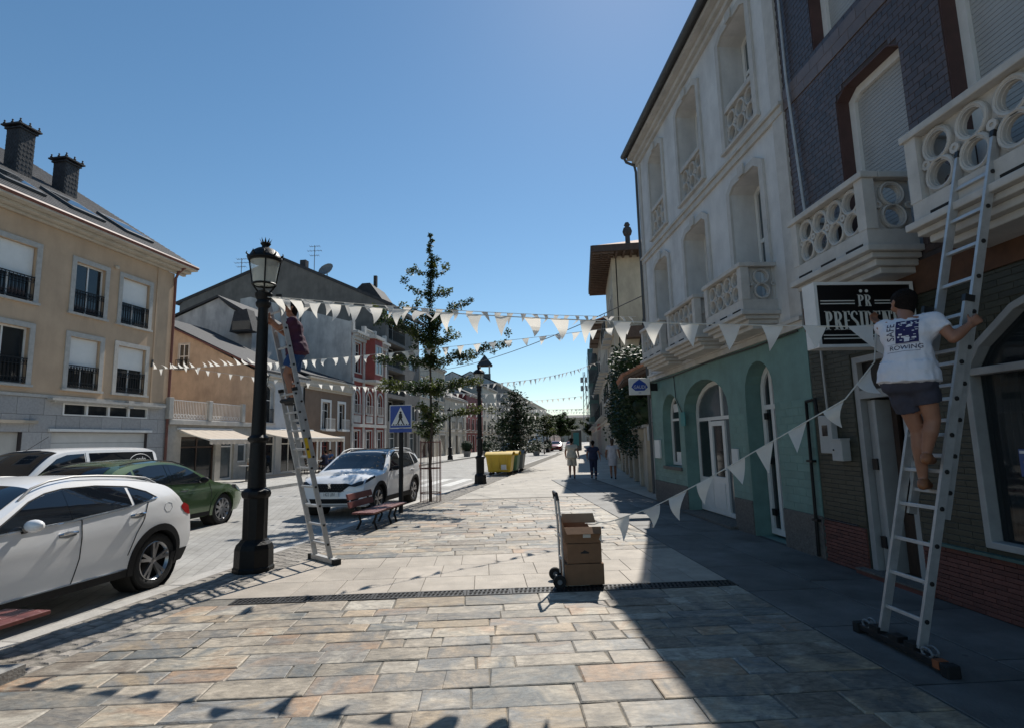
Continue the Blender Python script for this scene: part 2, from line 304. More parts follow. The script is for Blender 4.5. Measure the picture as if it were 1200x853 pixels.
mat('terracotta', (.34, .15, .08), .8, .3, 10, .3, 40); mat('awning', (.66, .57, .47), .85, .08, 4, transl=.25); mat('green_glaze', (.05, .12, .11), .4, .2, 4); mat('blue_paint', (.05, .09, .24), .5, .1, 4)
mat('lamp_black', (.006, .0065, .007), .5, .25, 20, .3, 30, spec=.25); glass_mat('lamp_glass', (.75, .74, .66), .45, .25)
mat('flag', (.84, .81, .75), .85, .04, 9, transl=.45); mat('cord', (.6, .58, .52), .8, .1, 20)
mat('cardboard', (.24, .13, .07), .85, .12, 8, .1, 50, rand=.08); mat('cardboard_in', (.36, .24, .145), .85, .1, 8); mat('rubber', (.012, .012, .012), .8, .2, 15, .3, 60)
mat('bench_red', (.15, .038, .032), .5, .2, 8, .15, 30, stretch=(1, 1, 1)); mat('bin_yellow', (.62, .40, .02), .45, .1, 5, streak=.15); mat('bin_grey', (.17, .18, .18), .5, .15, 5); mat('bin_green', (.05, .14, .09), .5, .15, 5)
mat('sign_blue', (.012, .055, .30), .4, .06, 4); mat('sign_paper', (.62, .62, .6), .6, .06, 6); mat('teal_plate', (.03, .22, .22), .4, .1, 5); mat('meter_white', (.40, .40, .385), .6, .1, 6); mat('concrete', (.33, .32, .30), .9, .16, 4, .3, 50, streak=.2)
mat('bark', (.085, .065, .05), .9, .3, 20, .6, 40); mat('leaf', (.038, .068, .018), .6, .4, 3, transl=.35, rand=.1); mat('leaf_young', (.10, .125, .022), .6, .35, 3, transl=.4); mat('leaf_dark', (.024, .048, .02), .65, .45, 3, transl=.22); mat('ivy', (.022, .05, .017), .55, .5, 3, transl=.2)
mat('car_white', (.84, .84, .84), .25, .02, 3, spec=.5, coat=.6); mat('car_green', (.088, .142, .06), .24, .05, 3, metal=.35, coat=.8); mat('car_dark', (.02, .022, .026), .3, .05, 3, coat=.5); mat('car_red', (.24, .015, .012), .3, .04, 3, coat=.6); mat('car_grey', (.16, .17, .18), .3, .04, 3, metal=.3, coat=.5)
mat('car_glass', (.008, .011, .016), .03, 0, 1, spec=.8); mat('cladding', (.014, .014, .015), .7, .15, 10, spec=.25); mat('chrome', (.75, .75, .75), .14, .04, 6, metal=1); mat('rim', (.42, .42, .43), .3, .08, 10, metal=.85); mat('rim_dark', (.03, .03, .033), .4, .1, 10, metal=.4)
mat('tail_red', (.30, .012, .012), .2, .1, 10, coat=.6); mat('headlamp', (.025, .027, .03), .1, .3, 14, spec=.6); mat('plate', (.72, .72, .70), .5, .03, 10); mat('ink', (.012, .012, .014), .6, 0, 5); mat('seam', (.03, .03, .03), .8, 0, 5); mat('sticker', (.6, .6, .6), .6, .05, 5)
mat('skin', (.36, .19, .12), .55, .12, 12); mat('skin_tan', (.30, .14, .085), .55, .12, 12); mat('hair_dark', (.012, .009, .008), .9, .3, 40, .8, 90, spec=.15); mat('hair_brown', (.06, .035, .02), .6, .3, 40, .6, 120)
mat('shirt_white', (.66, .66, .71), .9, .05, 6, .3, 25); mat('short_navy', (.045, .045, .065), .9, .12, 8, .25, 30); mat('shirt_purple', (.05, .012, .036), .9, .15, 8, .25, 25); mat('short_blue', (.013, .055, .17), .9, .12, 8, .25, 25)
mat('cloth_cream', (.52, .46, .37), .9, .1, 8, .2, 25); mat('cloth_navy', (.02, .025, .06), .9, .12, 8, .2, 25); mat('cloth_pale', (.55, .52, .54), .9, .1, 8, .2, 25); mat('shoe', (.26, .10, .04), .6, .2, 10); mat('shoe_dark', (.02, .02, .022), .6, .2, 10); mat('cloth_blue', (.05, .14, .36), .9, .1, 8); mat('print_navy', (.02, .02, .09), .9, .1, 10)
mat('sett', (.30, .27, .235), .8, .3, 6, .6, 30, rand=.22); mat('sett_far', (.29, .265, .235), .85, .35, 9, .6, 30); mat('joint', (.19, .175, .15), .95, .3, 8, .4, 50)
mat('gutter_stone', (.45, .43, .40), .75, .16, 5, .3, 40, rand=.1); mat('pale_slab', (.43, .375, .31), .68, .14, 4, .25, 50, rand=.08, stain=.25); mat('walk_slab', (.155, .152, .146), .65, .3, 2.2, .3, 40, rand=.16, stain=.38)
mat('grate', (.035, .034, .034), .55, .3, 20, .2, 50, metal=.4); mat('drain_dark', (.005, .005, .005), .9, 0, 5); mat('road_paint', (.66, .65, .62), .8, .2, 6, .2, 40)
stone_mat('flagstone', [(.38, .30, .205), (.22, .225, .225), (.46, .40, .32), (.31, .27, .215), (.145, .16, .165), (.48, .42, .33), (.42, .28, .18), (.25, .235, .215), (.52, .475, .40), (.22, .18, .14), (.40, .345, .275), (.18, .175, .165), (.47, .37, .26)])
slab_mat('road_paving', (.37, .36, .34), (.42, .41, .385), (.30, .29, .275), .32, .16, .010, .75, -A2+math.pi/2, .4)
slab_mat('far_paving', (.44, .405, .355), (.48, .44, .38), (.36, .33, .29), 1.1, .5, .012, .75, 0, .25)
slab_mat('far_walk', (.46, .45, .42), (.50, .49, .46), (.33, .32, .3), .6, .4, .012, .75, -A2, .25)
mat('earth', (.22, .2, .17), .95, .2, .5, .3, 10); mat('hill', (.06, .085, .045), .95, .4, .03)
# ------------------------------------------------------------ ground
def sheet(name, pts, z, m):
    mb = MB(); mb.v = [Vector((p[0], p[1], z)) for p in pts]; mb.f = [tuple(range(len(pts)))]
    o = mb.build(name, m, recalc=False, local=True); structure(o)
    if o.data.polygons[0].normal.z < 0: o.data.flip_normals()
    return o
sheet('ground', [(-600, -200), (600, -200), (600, 1500), (-600, 1500)], -.14, 'earth')
def q2(s, t): p = RW(s, t); return (p.x, p.y)
sheet('road', [q2(-30, -8.0), q2(-30, -.24), q2(330, -.24), q2(330, -8.0)], -.05, 'road_paving')
def xl(y, t=.8):                              # X of the line t = const at a given Y
    s = (y-O2.y+T2.y*-t)/E2.y; return RW(s, t).x
pv = sheet('pavement', [(xl(-20, 0), -20), (30, -20), (40, 60), (130, 330), (xl(330, 0), 330)], -.012, 'far_paving')
fw = MB(); a = [RW(-30, -30), RW(-30, -8.0), RW(330, -8.0), RW(330, -30)]
fw.v = [p+Vector((0, 0, .08)) for p in a]; fw.f = [(0, 1, 2, 3)]
b = len(fw.v); fw.v += [a[1]+Vector((0, 0, -.1)), a[2]+Vector((0, 0, -.1))]; fw.f += [(1, b, b+1, 2)]
structure(fw.build('far_sidewalk', 'far_walk', local=True))
# joint bed under the individually laid stones
mat('joint_dark', (.09, .085, .075), .95, .3, 8); bed = sheet('paving_bed', [(xl(1.2, 0), 1.2), (2.878, 1.2), (2.878, 17), (xl(17, 0), 17)], -.006, 'joint'); sheet('walk_bed', [(2.878, 1.2), (4.7, 1.2), (4.7, 24), (2.878, 24)], -.0055, 'joint_dark')
def jit(a): return random.uniform(-a, a)
def stone(poly, z1, m, parent, name, ch=.009, z0=-.005):
    cx = sum(p[0] for p in poly)/len(poly); cy = sum(p[1] for p in poly)/len(poly)
    mb = MB(); mb.slab([(p[0]-cx, p[1]-cy) for p in poly], z0, z1, ch)
    o = mb.build(name, m, parent, local=True, recalc=False); o.location = (cx, cy, 0); return o
def rnd_attr(o, vals):
    a = o.data.attributes.new('rnd', 'FLOAT', 'FACE'); a.data.foreach_set('value', vals)
flag_n = [0]; flag_rest = MB(); flag_vals = []
def flag(poly, z1, ch):
    rv = random.random()
    if flag_n[0] < 300: o = stone(poly, z1, 'flagstone', pv, 'flagstone', ch); rnd_attr(o, [rv]*len(o.data.polygons)); flag_n[0] += 1
    else: k = len(flag_rest.f); flag_rest.slab(poly, -.005, z1, ch); flag_vals.extend([rv]*(len(flag_rest.f)-k))
def lay_rows(y0, y1, hmin, hmax, lmin, lmax):
    y = y0
    while y < y1-.12:
        h = min(random.uniform(hmin, hmax), y1-y)
        if y1-y-h < .15: h = y1-y
        x = 2.87; e0 = xl(y); e1 = xl(y+h); lft = min(e0, e1); g = .004
        while x > max(e0, e1)+.06:
            l = random.choice([random.uniform(lmin, lmin+.3), random.uniform(lmin+.2, lmax), random.uniform(lmin, lmax)]); nx = x-l; last = nx < max(e0, e1)+.25
            a0, a1 = (e0+.012, e1+.012) if last else (nx+jit(.012)+g, nx+jit(.012)+g)
            flag([(a0, y+g+jit(.009)), (x-g, y+g+jit(.009)), (x-g+jit(.014), y+h-g+jit(.009)), (a1, y+h-g+jit(.009))], .004+jit(.0045), random.uniform(.004, .014))
            x = nx
            if last: break
        y += h
lay_rows(2.5, 6.46, .21, .33, .2, .82)
lay_rows(8.72, 16.6, .22, .33, .25, .95)
o = flag_rest.build('flagstones', 'flagstone', pv, recalc=False); o['kind'] = 'stuff'; rnd_attr(o, flag_vals)
y = 6.73                                      # pale sawn slabs beside the drain
for h in (.66, .66, .655):
    x = 2.87
    while x > xl(y+h)+.05:
        nx = x-random.choice([.38, .5, .6, .62]); last = nx < xl(y+h)+.2; a0, a1 = (xl(y)+.012, xl(y+h)+.012) if last else (nx+.004, nx+.004)
        stone([(a0, y+.003), (x-.003, y+.003), (x-.003, y+h-.003), (a1, y+h-.003)], .003+jit(.001), 'pale_slab', pv, 'slab', .004)
        if last: break
        x = nx
    y += h
for k in range(19):                           # big grey slabs of the walk along the facades
    for (xa, xb, off) in ((2.885, 3.76, 0), (3.768, 4.60, .55)):
        y0 = 1.5+k*1.18+off*.6; stone([(xa+.004, y0+.004), (xb-.004, y0+.004), (xb-.004, y0+1.168), (xa+.004, y0+1.168)], .003+jit(.0015), 'walk_slab', pv, 'slab', .006)
dr = structure(MB().box(-2.80, 2.90, 6.47, 6.72, -.008, -.002).build('drain_channel', 'drain_dark'))
for k in range(11):
    mb = MB(); x0 = -2.79+k*.517; x1 = x0+.507
    mb.box(x0, x1, 6.475, 6.497, -.004, .006); mb.box(x0, x1, 6.693, 6.715, -.004, .006); mb.box(x0, x0+.025, 6.497, 6.693, -.004, .0055); mb.box(x1-.025, x1, 6.497, 6.693, -.004, .0055); mb.box(x0, x1, 6.588, 6.602, -.004, .005)
    for j in range(9): xa = x0+.045+j*.05; mb.hexa([(xa, 6.497, -.004), (xa+.022, 6.497, -.004), (xa+.052, 6.693, -.004), (xa+.03, 6.693, -.004), (xa, 6.497, .005), (xa+.022, 6.497, .005), (xa+.052, 6.693, .005), (xa+.03, 6.693, .005)])
    mb.build('grate', 'grate', dr, recalc=False)
# cobble strip along the kerb: the nearest setts one by one, the rest joined
cs = structure(MB().add([RW(-8, 0, -.02), RW(-8, .8, -.02), RW(60, .8, -.02), RW(60, 0, -.02), RW(-8, 0, -.004), RW(-8, .8, -.004), RW(60, .8, -.004), RW(60, 0, -.004)], [(0, 1, 2, 3), (4, 5, 6, 7), (0, 1, 5, 4), (1, 2, 6, 5), (2, 3, 7, 6), (3, 0, 4, 7)]).build('cobble_strip', 'joint', local=True))
rest = MB(); cnt = 0; lamp_spot = RW(-.3, .5)
for k in range(-42, 170):
    for j in range(5):
        s0 = k*.165+(.08 if j % 2 else 0); t0 = .02+j*.155; p = RW(s0, t0)
        pol = [q2(s0+.008+jit(.008), t0+.008+jit(.006)), q2(s0+.008+jit(.008), t0+.147+jit(.006)), q2(s0+.157+jit(.008), t0+.147+jit(.006)), q2(s0+.157+jit(.008), t0+.008+jit(.006))]
        z1 = .002+random.uniform(-.004, .006)
        if cnt < 300 and s0 > -5.2: stone(pol, z1, 'sett', cs, 'sett', .022, -.004); cnt += 1
        else: rest.slab(pol, -.004, z1, .022)
o = rest.build('setts', 'sett_far', cs, recalc=False); o['kind'] = 'stuff'
for k in range(-8, 60):                       # gutter stones between road and cobbles
    s0 = k*1.0; stone([q2(s0+.004, -.25), q2(s0+.004, -.004), q2(s0+.996, -.004), q2(s0+.996, -.25)], -.012+jit(.002), 'gutter_stone', cs, 'kerb_stone', .01, -.12)
cw = structure(MB().add([RW(13.4, -7.2, -.047), RW(13.4, -7.19, -.047), RW(13.41, -7.19, -.047)], [(0, 1, 2)]).build('crosswalk', 'road_paint', local=True))
for j in range(7):
    t0 = -7.2+j*1.0; stone([q2(14.2, t0), q2(14.2, t0+.5), q2(18.4, t0+.5), q2(18.4, t0)], -.044, 'road_paint', cw, 'stripe', .001, -.0465)
for (x, y, w_, h_, l) in ((-.35, 15.4, .62, .5, 'rectangular iron cover in the flagstones nearer the tree'), (.62, 14.55, .5, .42, 'rectangular iron cover in the flagstones right of the first')):
    c = thing('access_cover', l, 'cover', (x, y, .008)); MB().slab(rect(x-w_/2, x+w_/2, y-h_/2, y+h_/2), .006, .013, .006).build('lid', 'zinc_dark', c, recalc=False)
    mb = MB(); [mb.box(x-w_/2+.04, x+w_/2-.04, y-h_/2+.06+i*.09, y-h_/2+.08+i*.09, .012, .016) for i in range(4)]; mb.build('ribs', 'zinc_dark', c)
# low wooded hill closing the street
mb = MB(); mb.grid(lambda u, v: (-260+u*700, 520+v*260, -1+38*math.sin(math.pi*min(1, v*1.1+.02))*(.55+.3*math.sin(u*7+1)+.15*math.sin(u*17))), 60, 10); structure(mb.build('hill', 'hill', local=True, smooth=True))
# ------------------------------------------------------------ facade helpers
def wall(F, outline, holes, d0, d1, name, m, parent): return MB().prism(outline, F.P, d0, d1, holes).build(name, m, parent)
def trim(F, poly, wd, d0, d1, name, m, parent):
    outer = inset(poly, -wd); return MB().prism(outer, F.P, d0, d1, [poly]).build(name, m, parent)
def bb(poly): us = [p[0] for p in poly]; zs = [p[1] for p in poly]; return min(us), max(us), min(zs), max(zs)
def window(F, poly, d, fr=.06, cols=2, rows=(), m='frame_white', pm='pane', parent=None, name='window', depth=.05, panel=0):
    mb = MB(); inn = inset(poly, fr); mb.prism(poly, F.P, d-depth, d, [inn]); u0, u1, z0, z1 = bb(inn)
    for i in range(1, cols): c = u0+(u1-u0)*i/cols; mb.fbox(F, c-fr*.45, c+fr*.45, z0, z1, d-depth+.004, d-.006)
    for r in rows: zc = z0+(z1-z0)*r; mb.fbox(F, u0, u1, zc-fr*.4, zc+fr*.4, d-depth+.006, d-.008)
    if panel: mb.fbox(F, u0, u1, z0, z0+panel, d-depth+.01, d-.012)
    o = mb.build(name, m, parent)
    MB().prism(inset(poly, fr*.6), F.P, d-depth-.02, d-depth*.6-.004).build('pane', pm, o)
    return o
def eight(u, zc, r, off, n=14):
    a = math.asin(min(.99, off/r)); pts = []
    pts += [(u+r*math.cos(t), zc+off+r*math.sin(t)) for t in [-a+(math.pi+2*a)*i/n for i in range(n+1)]]
    pts += [(u+r*math.cos(t), zc-off+r*math.sin(t)) for t in [math.pi-a+(math.pi+2*a)*i/n for i in range(1, n)]]
    return pts
def tracery(F, u0, u1, z0, z1, d, parent, m, n8=None, th=.05, name='balustrade_panel'):
    """pierced panel of linked rings between two rails"""
    h = z1-z0; r = h*.265; off = r*.86; w_ = u1-u0; n8 = n8 or max(1, round(w_/(r*2.15))); st = w_/n8; hs = [eight(u0+st*(i+.5), (z0+z1)/2, r*.62, off*.55+r*.04) if False else circ(u0+st*(i+.5), (z0+z1)/2+sg*off*.98, r*.66, 14) for i in range(n8) for sg in (-1, 1)]
    mb = MB(); mb.prism(rect(u0, u1, z0, z1), F.P, d-th*1.3, d-th*.7, hs)
    for i in range(n8):
        for sg in (-1, 1):
            c = (u0+st*(i+.5), (z0+z1)/2+sg*off*.98); mb.prism(circ(*c, r*.99, 18), F.P, d-th*.72, d-.002, [circ(*c, r*.70, 18)]); pts = [F.P(p[0], p[1], d) for p in circ(*c, r*.86, 18)]; mb.tube(pts+[pts[0]], r*.09, 5, cap=False)
    for i in range(n8+1): c = u0+st*i; mb.lathe([(.0, 0), (r*.3, 0), (r*.3, .02), (r*.12, .02), (r*.12, .006)], F.P(min(max(c, u0+r*.3), u1-r*.3), (z0+z1)/2, d-.012), 8, ax=F.n)
    return mb.build(name, m, parent, smooth=30)
def balcony(F, u0, u1, z0, z1, dp, parent, m='trim_stone', n8=None, post=.13):
    b = MB(); b.fbox(F, u0-.05, u1+.05, z0+.10, z0+.17, 0, dp+.05); b.fbox(F, u0, u1, z0+.04, z0+.10, 0, dp-.02); b.fbox(F, u0+.05, u1-.05, z0-.03, z0+.04, 0, dp-.09); b.fbox(F, u0+.1, u1-.1, z0-.1, z0-.03, 0, dp-.17)
    bal = b.build('balcony', m, parent, bevel=.012)
    zb = z0+.172; mb = MB()                    # solid plinth, posts and rail
    mb.fbox(F, u0+.01, u1-.01, zb, zb+.18, dp-.14, dp-.005); mb.fbox(F, u0+.01, u0+.14, zb, zb+.18, 0, dp-.14); mb.fbox(F, u1-.14, u1-.01, zb, zb+.18, 0, dp-.14)
    for (a, c) in ((u0, u0+post), (u1-post, u1)): mb.fbox(F, a, c, zb+.18, z1-.07, dp-post, dp)
    mb.build('parapet', m, bal)
    rl = MB(); rl.fbox(F, u0-.03, u1+.03, z1-.07, z1, dp-.17, dp+.03); rl.fbox(F, u0-.03, u0+.15, z1-.07, z1, 0, dp-.17); rl.fbox(F, u1-.15, u1+.03, z1-.07, z1, 0, dp-.17); rl.build('rail', m, bal, bevel=.01)
    tracery(F, u0+post, u1-post, zb+.18, z1-.07, dp-.04, bal, m, n8)
    for us in (u0+.07, u1-.07):                # pierced side panels
        G = Fr(F.P(us, 0, 0), F.n, F.u*(-1 if us < (u0+u1)/2 else 1)); tracery(G, .0, dp-post, zb+.18, z1-.07, .03, bal, m, None, .05)
    mb = MB()
    for k in range(3): c = u0+(u1-u0)*(k+.5)/3; mb.fbox(F, c-.14, c+.14, zb+.02, zb+.045, dp-.006, dp-.002)
    mb.build('drain_slot', 'interior', bal); return bal
def tile_field(F, u0, u1, z0, z1, tw, th, holes, d0, d1, m, parent, name, nparts, key, gap=.004, ch=.003):
    full = []; rest = MB(); r = 0; z = z0
    while z < z1-th*.3:
        zt = min(z+th, z1); u = u0-(tw/2 if r % 2 else 0)
        while u < u1-.01:
            a, b = max(u, u0), min(u+tw, u1); u += tw
            if b-a < .03: continue
            corners = [(a+.002, z+.002), (b-.002, z+.002), (b-.002, zt-.002), (a+.002, zt-.002), ((a+b)/2, (z+zt)/2)]
            segs = [(a, b)]; hit = False
            for h in holes:                     # cut tiles at the openings
                if not any(inpoly(c, h) for c in corners) and not any(a < p[0] < b and z < p[1] < zt for p in h): continue
                hit = True; xs = []
                for zz in (z+.003, (z+zt)/2, zt-.003):
                    for p, q in zip(h, h[1:]+h[:1]):
                        if (p[1] > zz) != (q[1] > zz): xs.append(p[0]+(q[0]-p[0])*(zz-p[1])/(q[1]-p[1]))
                if xs:
                    lo, hi = min(xs), max(xs); ns = []
                    for s0, s1 in segs:
                        if s0 < lo: ns.append((s0, min(s1, lo)))
                        if s1 > hi: ns.append((max(s0, hi), s1))
                    segs = ns
            if hit:
                for s0, s1 in segs:
                    if s1-s0 > .012: rest.slab(rect(s0+gap/2, s1-gap/2, z+gap/2, zt-gap/2), d0, d1, ch, F.P)
                continue
            if b-a > tw-.001 and zt-z > th-.001: full.append((a, z))
            else: rest.slab(rect(a+gap/2, b-gap/2, z+gap/2, zt-gap/2), d0, d1, ch, F.P)
        z += th; r += 1
    full.sort(key=key); base = None
    for i, (a, z) in enumerate(full):
        if i < nparts:
            if base is None:
                G = Fr((0, 0, 0), F.u, F.n); base = MB().slab(rect(gap/2, tw-gap/2, gap/2, th-gap/2), d0, d1, ch, G.P).build(name, m, parent, local=True, recalc=False); o = base
            else: o = base.copy(); COL.objects.link(o)
            o.location = WM[parent.name].inverted() @ F.P(a, z, 0)
        else: rest.slab(rect(a+gap/2, a+tw-gap/2, z+gap/2, z+th-gap/2), d0, d1+random.uniform(0, .0015), ch, F.P)
    if rest.v: ro = rest.build(name+'_field', m, parent, recalc=False); ro['kind'] = 'stuff'
# ------------------------------------------------------------ white house over a green ground floor (right)
F = FRW; U0, U1 = 7.55, 14.95
H = thing('townhouse', 'white plastered three-storey house with green ground floor and pierced stone balconies', 'house', (4.62, 11.2, 0))
cols = [(8.36, 9.44), (10.58, 11.78), (12.92, 13.94)]
up2 = [cham(a, b, 6.92, 9.12, .10) for a, b in cols]; up1 = [cham(a, b, 3.5, 6.14, .10) for a, b in cols]
wall(F, rect(U0, U1, 3.32, 9.72), up1+up2, -.5, 0, 'upper_wall', 'white_plaster', H)
g1 = arch(12.9, 14.08, .98, 2.2, 2.74); g2 = arch(10.24, 12.58, .06, 2.22, 2.87); g3 = arch(8.56, 9.52, .02, 2.4, 2.92)
wall(F, rect(U0, U1, -.015, 3.318), [[(p[0], p[1] if p[1] > .1 else -.01) for p in g] for g in (g1, g2, g3)], -.45, 0, 'ground_wall', 'green_paint', H)
tile_field(F, U0+.01, 14.93, .58, 2.2, .34, .115, [inset(g, -.004) for g in (g1, g2, g3)], -.002, .006, 'green_paint', H, 'tile', 150, lambda p: p[0])
wall(F, rect(U0, U1, .0, .57), [], -.02, .02, 'x', 'granite', H) if False else None
for a, b in ((U0+.002, 8.54), (9.54, 10.22), (12.60, 14.95)):   # granite plinth pieces
    MB().fbox(F, a, b, -.02, .57, -.02, .022).build('plinth', 'granite', H, bevel=.008)
MB().box(5.26, 13.5, U0, U1, 0, 9.7).build('body', 'white_plaster', H)
core = MB(); core.box(5.14, 5.255, U0+.02, U1-.02, .05, 9.6); core.build('interior', 'interior', H)
for i, (a, b) in enumerate(cols):
    for z0, z1, nm in ((6.92, 9.12, 2), (3.5, 6.14, 1)):
        p = cham(a, b, z0, z1, .10); o = inset(p, -.13)
        if nm == 2: o = [(x, max(z, z0)) for x, z in o]
        else: o = [(x, max(z, z0)) for x, z in o]
        MB().prism(o, F.P, .001, .045, [[(x, z if z > z0+.01 else z+.001) for x, z in p]]).build('surround', 'trim_stone', H, bevel=.006)
        MB().fbox(F, (a+b)/2-.10, (a+b)/2+.10, z1+.005, z1+.2, .046, .085).build('keystone', 'trim_stone', H, bevel=.008)
        for s_ in (a-.13, b-.01) if False else (): MB().fbox(F, s_, s_+.14, z1-.42, z1-.3, .046, .07).build('impost', 'trim_stone', H)
        wz0 = z0+.02; wd = window(F, [(x*(1)-(.0), z) for x, z in cham(a+.01, b-.01, wz0, z1-.01, .09)], -.42, .09, 2, (.62,) if nm == 1 else (.36, .68), 'white_wood', 'pane_light', H, panel=.5 if nm == 1 else .3)
    tracery(F, a+.01, b-.01, 6.98, 7.62, -.02, H, 'trim_stone', None, .06, 'window_balustrade'); MB().fbox(F, a+.005, b-.005, 7.62, 7.72, -.12, .02).build('window_rail', 'trim_stone', H, bevel=.01)
    MB().fbox(F, a-.16, b+.16, 6.86, 6.915, .0, .075).build('sill', 'trim_stone', H, bevel=.01)
for c, hw in ((8.72, .72), (10.72, .80), (12.72, .76)): balcony(F, c-hw+.18, c+hw+.18, 3.42, 4.36, .57, H, 'trim_stone', None)
mb = MB(); mb.fbox(F, U0, U1, 6.5, 6.62, 0, .05); mb.fbox(F, U0, U1, 6.62, 6.68, 0, .09); mb.build('string_course', 'trim_stone', H, bevel=.008)
mb = MB(); mb.fbox(F, U0, U1, 3.2, 3.30, 0, .04); mb.fbox(F, U0, U1, 3.302, 3.36, 0, .08); mb.build('belt_course', 'trim_stone', H)
for z0, z1 in ((6.68, 9.45), (3.36, 6.5)): MB().fbox(F, U0, U0+.3, z0, z1, .001, .03).build('pilaster', 'trim_stone', H); MB().fbox(F, U1-.22, U1, z0, z1, .001, .03).build('pilaster', 'trim_stone', H)
mb = MB(); mb.fbox(F, U0, U1+.05, 9.45, 9.55, 0, .08); mb.fbox(F, U0, U1+.08, 9.55, 9.66, 0, .16); mb.fbox(F, U0, U1+.1, 9.66, 9.74, 0, .30); mb.build('cornice', 'trim_stone', H, bevel=.01)
gt = [F.P(u, 9.80, .40) for u in (U0, U1+.12)]; mb = MB(); mb.tube(gt, .075, 10); mb.tube([F.P(U1+.02, 9.74, .4), F.P(U1+.04, 9.6, .33), F.P(U1+.04, 9.5, .1), F.P(U1+.04, 9.3, .06), F.P(U1+.04, .2, .06)], .04, 8); mb.build('gutter', 'zinc_dark', H, smooth=True)
mb = MB(); mb.prism([(-.38, 9.76), (4, 12.1), (8.4, 9.76)], lambda a, b, d: (4.62+a, d, b), U0, U1+.12); mb.build('roof', 'slate_plain', H)
# ground floor joinery
w1 = window(F, inset(arch(12.9, 14.08, .98, 2.2, 2.74), .02), -.2, .07, 1, (.66,), 'white_wood', 'pane', H)
MB().fbox(F, 13.15, 13.8, 2.3, 2.5, -.2, -.196).build('window_sign', 'sign_paper', H); MB().fbox(F, 13.3, 13.75, 1.06, 1.32, -.2, -.195).build('window_notice', 'sign_paper', H)
MB().fbox(F, 12.85, 14.12, .9, .975, -.3, .05).build('sill', 'granite', H)
dr_ = window(F, inset(g2, .02), -.28, .09, 1, (.73,), 'white_wood', 'pane_light', H, 'door_frame'); MB().fbox(F, 11.15, 11.23, 2.1, 2.83, -.33, -.285).build('mullion', 'white_wood', H)
mb = MB(); mb.prism(rect(11.08, 11.82, .1, 2.0), F.P, -.33, -.27, [rect(11.2, 11.7, .85, 1.9)]); mb.fbox(F, 11.22, 11.68, .2, .72, -.27, -.255); d1_ = mb.build('door', 'white_wood', H, bevel=.006); MB().fbox(F, 11.2, 11.7, .85, 1.9, -.315, -.305).build('pane', 'pane', d1_); MB().tube([F.P(11.13, 1.0, -.27), F.P(11.13, 1.0, -.21), F.P(11.22, 1.0, -.21)], .012, 6).build('handle', 'chrome', d1_)
mb = MB(); mb.fbox(F, 11.87, 12.46, .1, .8, -.33, -.285); mb.fbox(F, 11.83, 11.88, .8, 2.05, -.33, -.28); mb.build('door_panel', 'white_wood', H)
MB().fbox(F, 11.88, 12.46, .82, 2.0, -.32, -.305).build('side_light', 'pane', H)
MB().fbox(F, 10.15, 12.66, 0, .058, -.4, .16).build('doorstep', 'granite', H, bevel=.01)
window(F, inset(g3, .015), -.27, .10, 3, (.76,), 'white_wood', 'pane', H, 'door_frame')
mb = MB(); [mb.fbox(F, 9.26, 9.36, z, z+.11, -.27, -.225) for z in (.35, 1.2, 1.95)]; mb.build('hinge', 'iron', H)
MB().fbox(F, 9.9, 10.15, 1.15, 1.45, 0.012, .04).build('house_plaque', 'sign_paper', H); MB().fbox(F, 12.45, 12.7, 1.93, 2.25, .012, .03).build('guesthouse_plate', 'teal_plate', H)
MB().fbox(F, 14.3, 14.72, 1.15, 1.62, .012, .06).build('notice_board', 'sign_white', H)
mb = MB(); mb.tube([F.P(7.66, .03, .05), F.P(7.62, 2.1, .05), F.P(7.62, 2.14, .05), F.P(7.40, 2.16, .05), F.P(7.38, 1.95, .05)], .022, 8); [mb.fbox(F, 7.57, 7.70, z, z+.03, .012, .08) for z in (.5, 1.3)]; o = mb.build('drainpipe', 'iron', H, smooth=True); o['label'] = 'thin black pipe on the joint of the green and brick fronts'
mb = MB(); mb.tube([F.P(7.7, 3.17, .03), F.P(9, 3.15, .03), F.P(11, 3.17, .03), F.P(13, 3.13, .03), F.P(14.9, 3.16, .03)], .014, 6); mb.build('cable', 'black_plastic', H)
mb = MB(); mb.tube([F.P(13.0, 3.13, .03), F.P(12.95, 2.6, .03), F.P(12.75, 2.4, .03), F.P(12.6, 2.25, .03)], .01, 6); mb.build('cable', 'black_plastic', H)
# ------------------------------------------------------------ purple tiled house with the shop (right, near)
P = thing('tiled_house', 'purple tiled house with shop front, red brick dado and stone balconies on the right', 'house', (4.62, 3.5, 0))
V0, V1 = -4.0, 7.548
pw1 = [cham(5.33, 6.42, 3.55, 6.02, .11), cham(3.3, 4.78, 3.55, 6.3, .11), cham(.2, 1.6, 3.55, 6.2, .11)]; pw2 = [cham(5.5, 6.75, 6.9, 9.3, .11), cham(3.3, 4.6, 6.9, 9.3, .11)]
wall(F, rect(V0, V1, 3.12, 10.4), pw1+pw2, -.36, -.012, 'upper_wall', 'mortar_dark', P)
key = lambda p: (p[0]-4.2)**2*.5+(p[1]-4.5)**2+(9 if p[0] < 3.2 else 0)
tile_field(F, 2.2, V1, 3.52, 6.5, .15, .075, pw1+pw2, -.012, 0, 'purple_tile', P, 'wall_tile', 300, lambda p: (p[0]-5.2)**2+(p[1]-5.4)**2)
tile_field(F, 2.2, V1, 6.82, 9.4, .15, .075, pw1+pw2, -.012, 0, 'purple_tile', P, 'wall_tile', 0, lambda p: p[0])
tile_field(F, 2.2, V1, 6.5, 6.82, .32, .16, [], -.012, .014, 'purple_band', P, 'band_tile', 40, lambda p: -p[0])
for w_ in pw1+pw2: MB().prism(inset(w_, -.002), F.P, -.3, -.011, [inset(w_, .012)]).build('reveal', 'red_reveal', P)
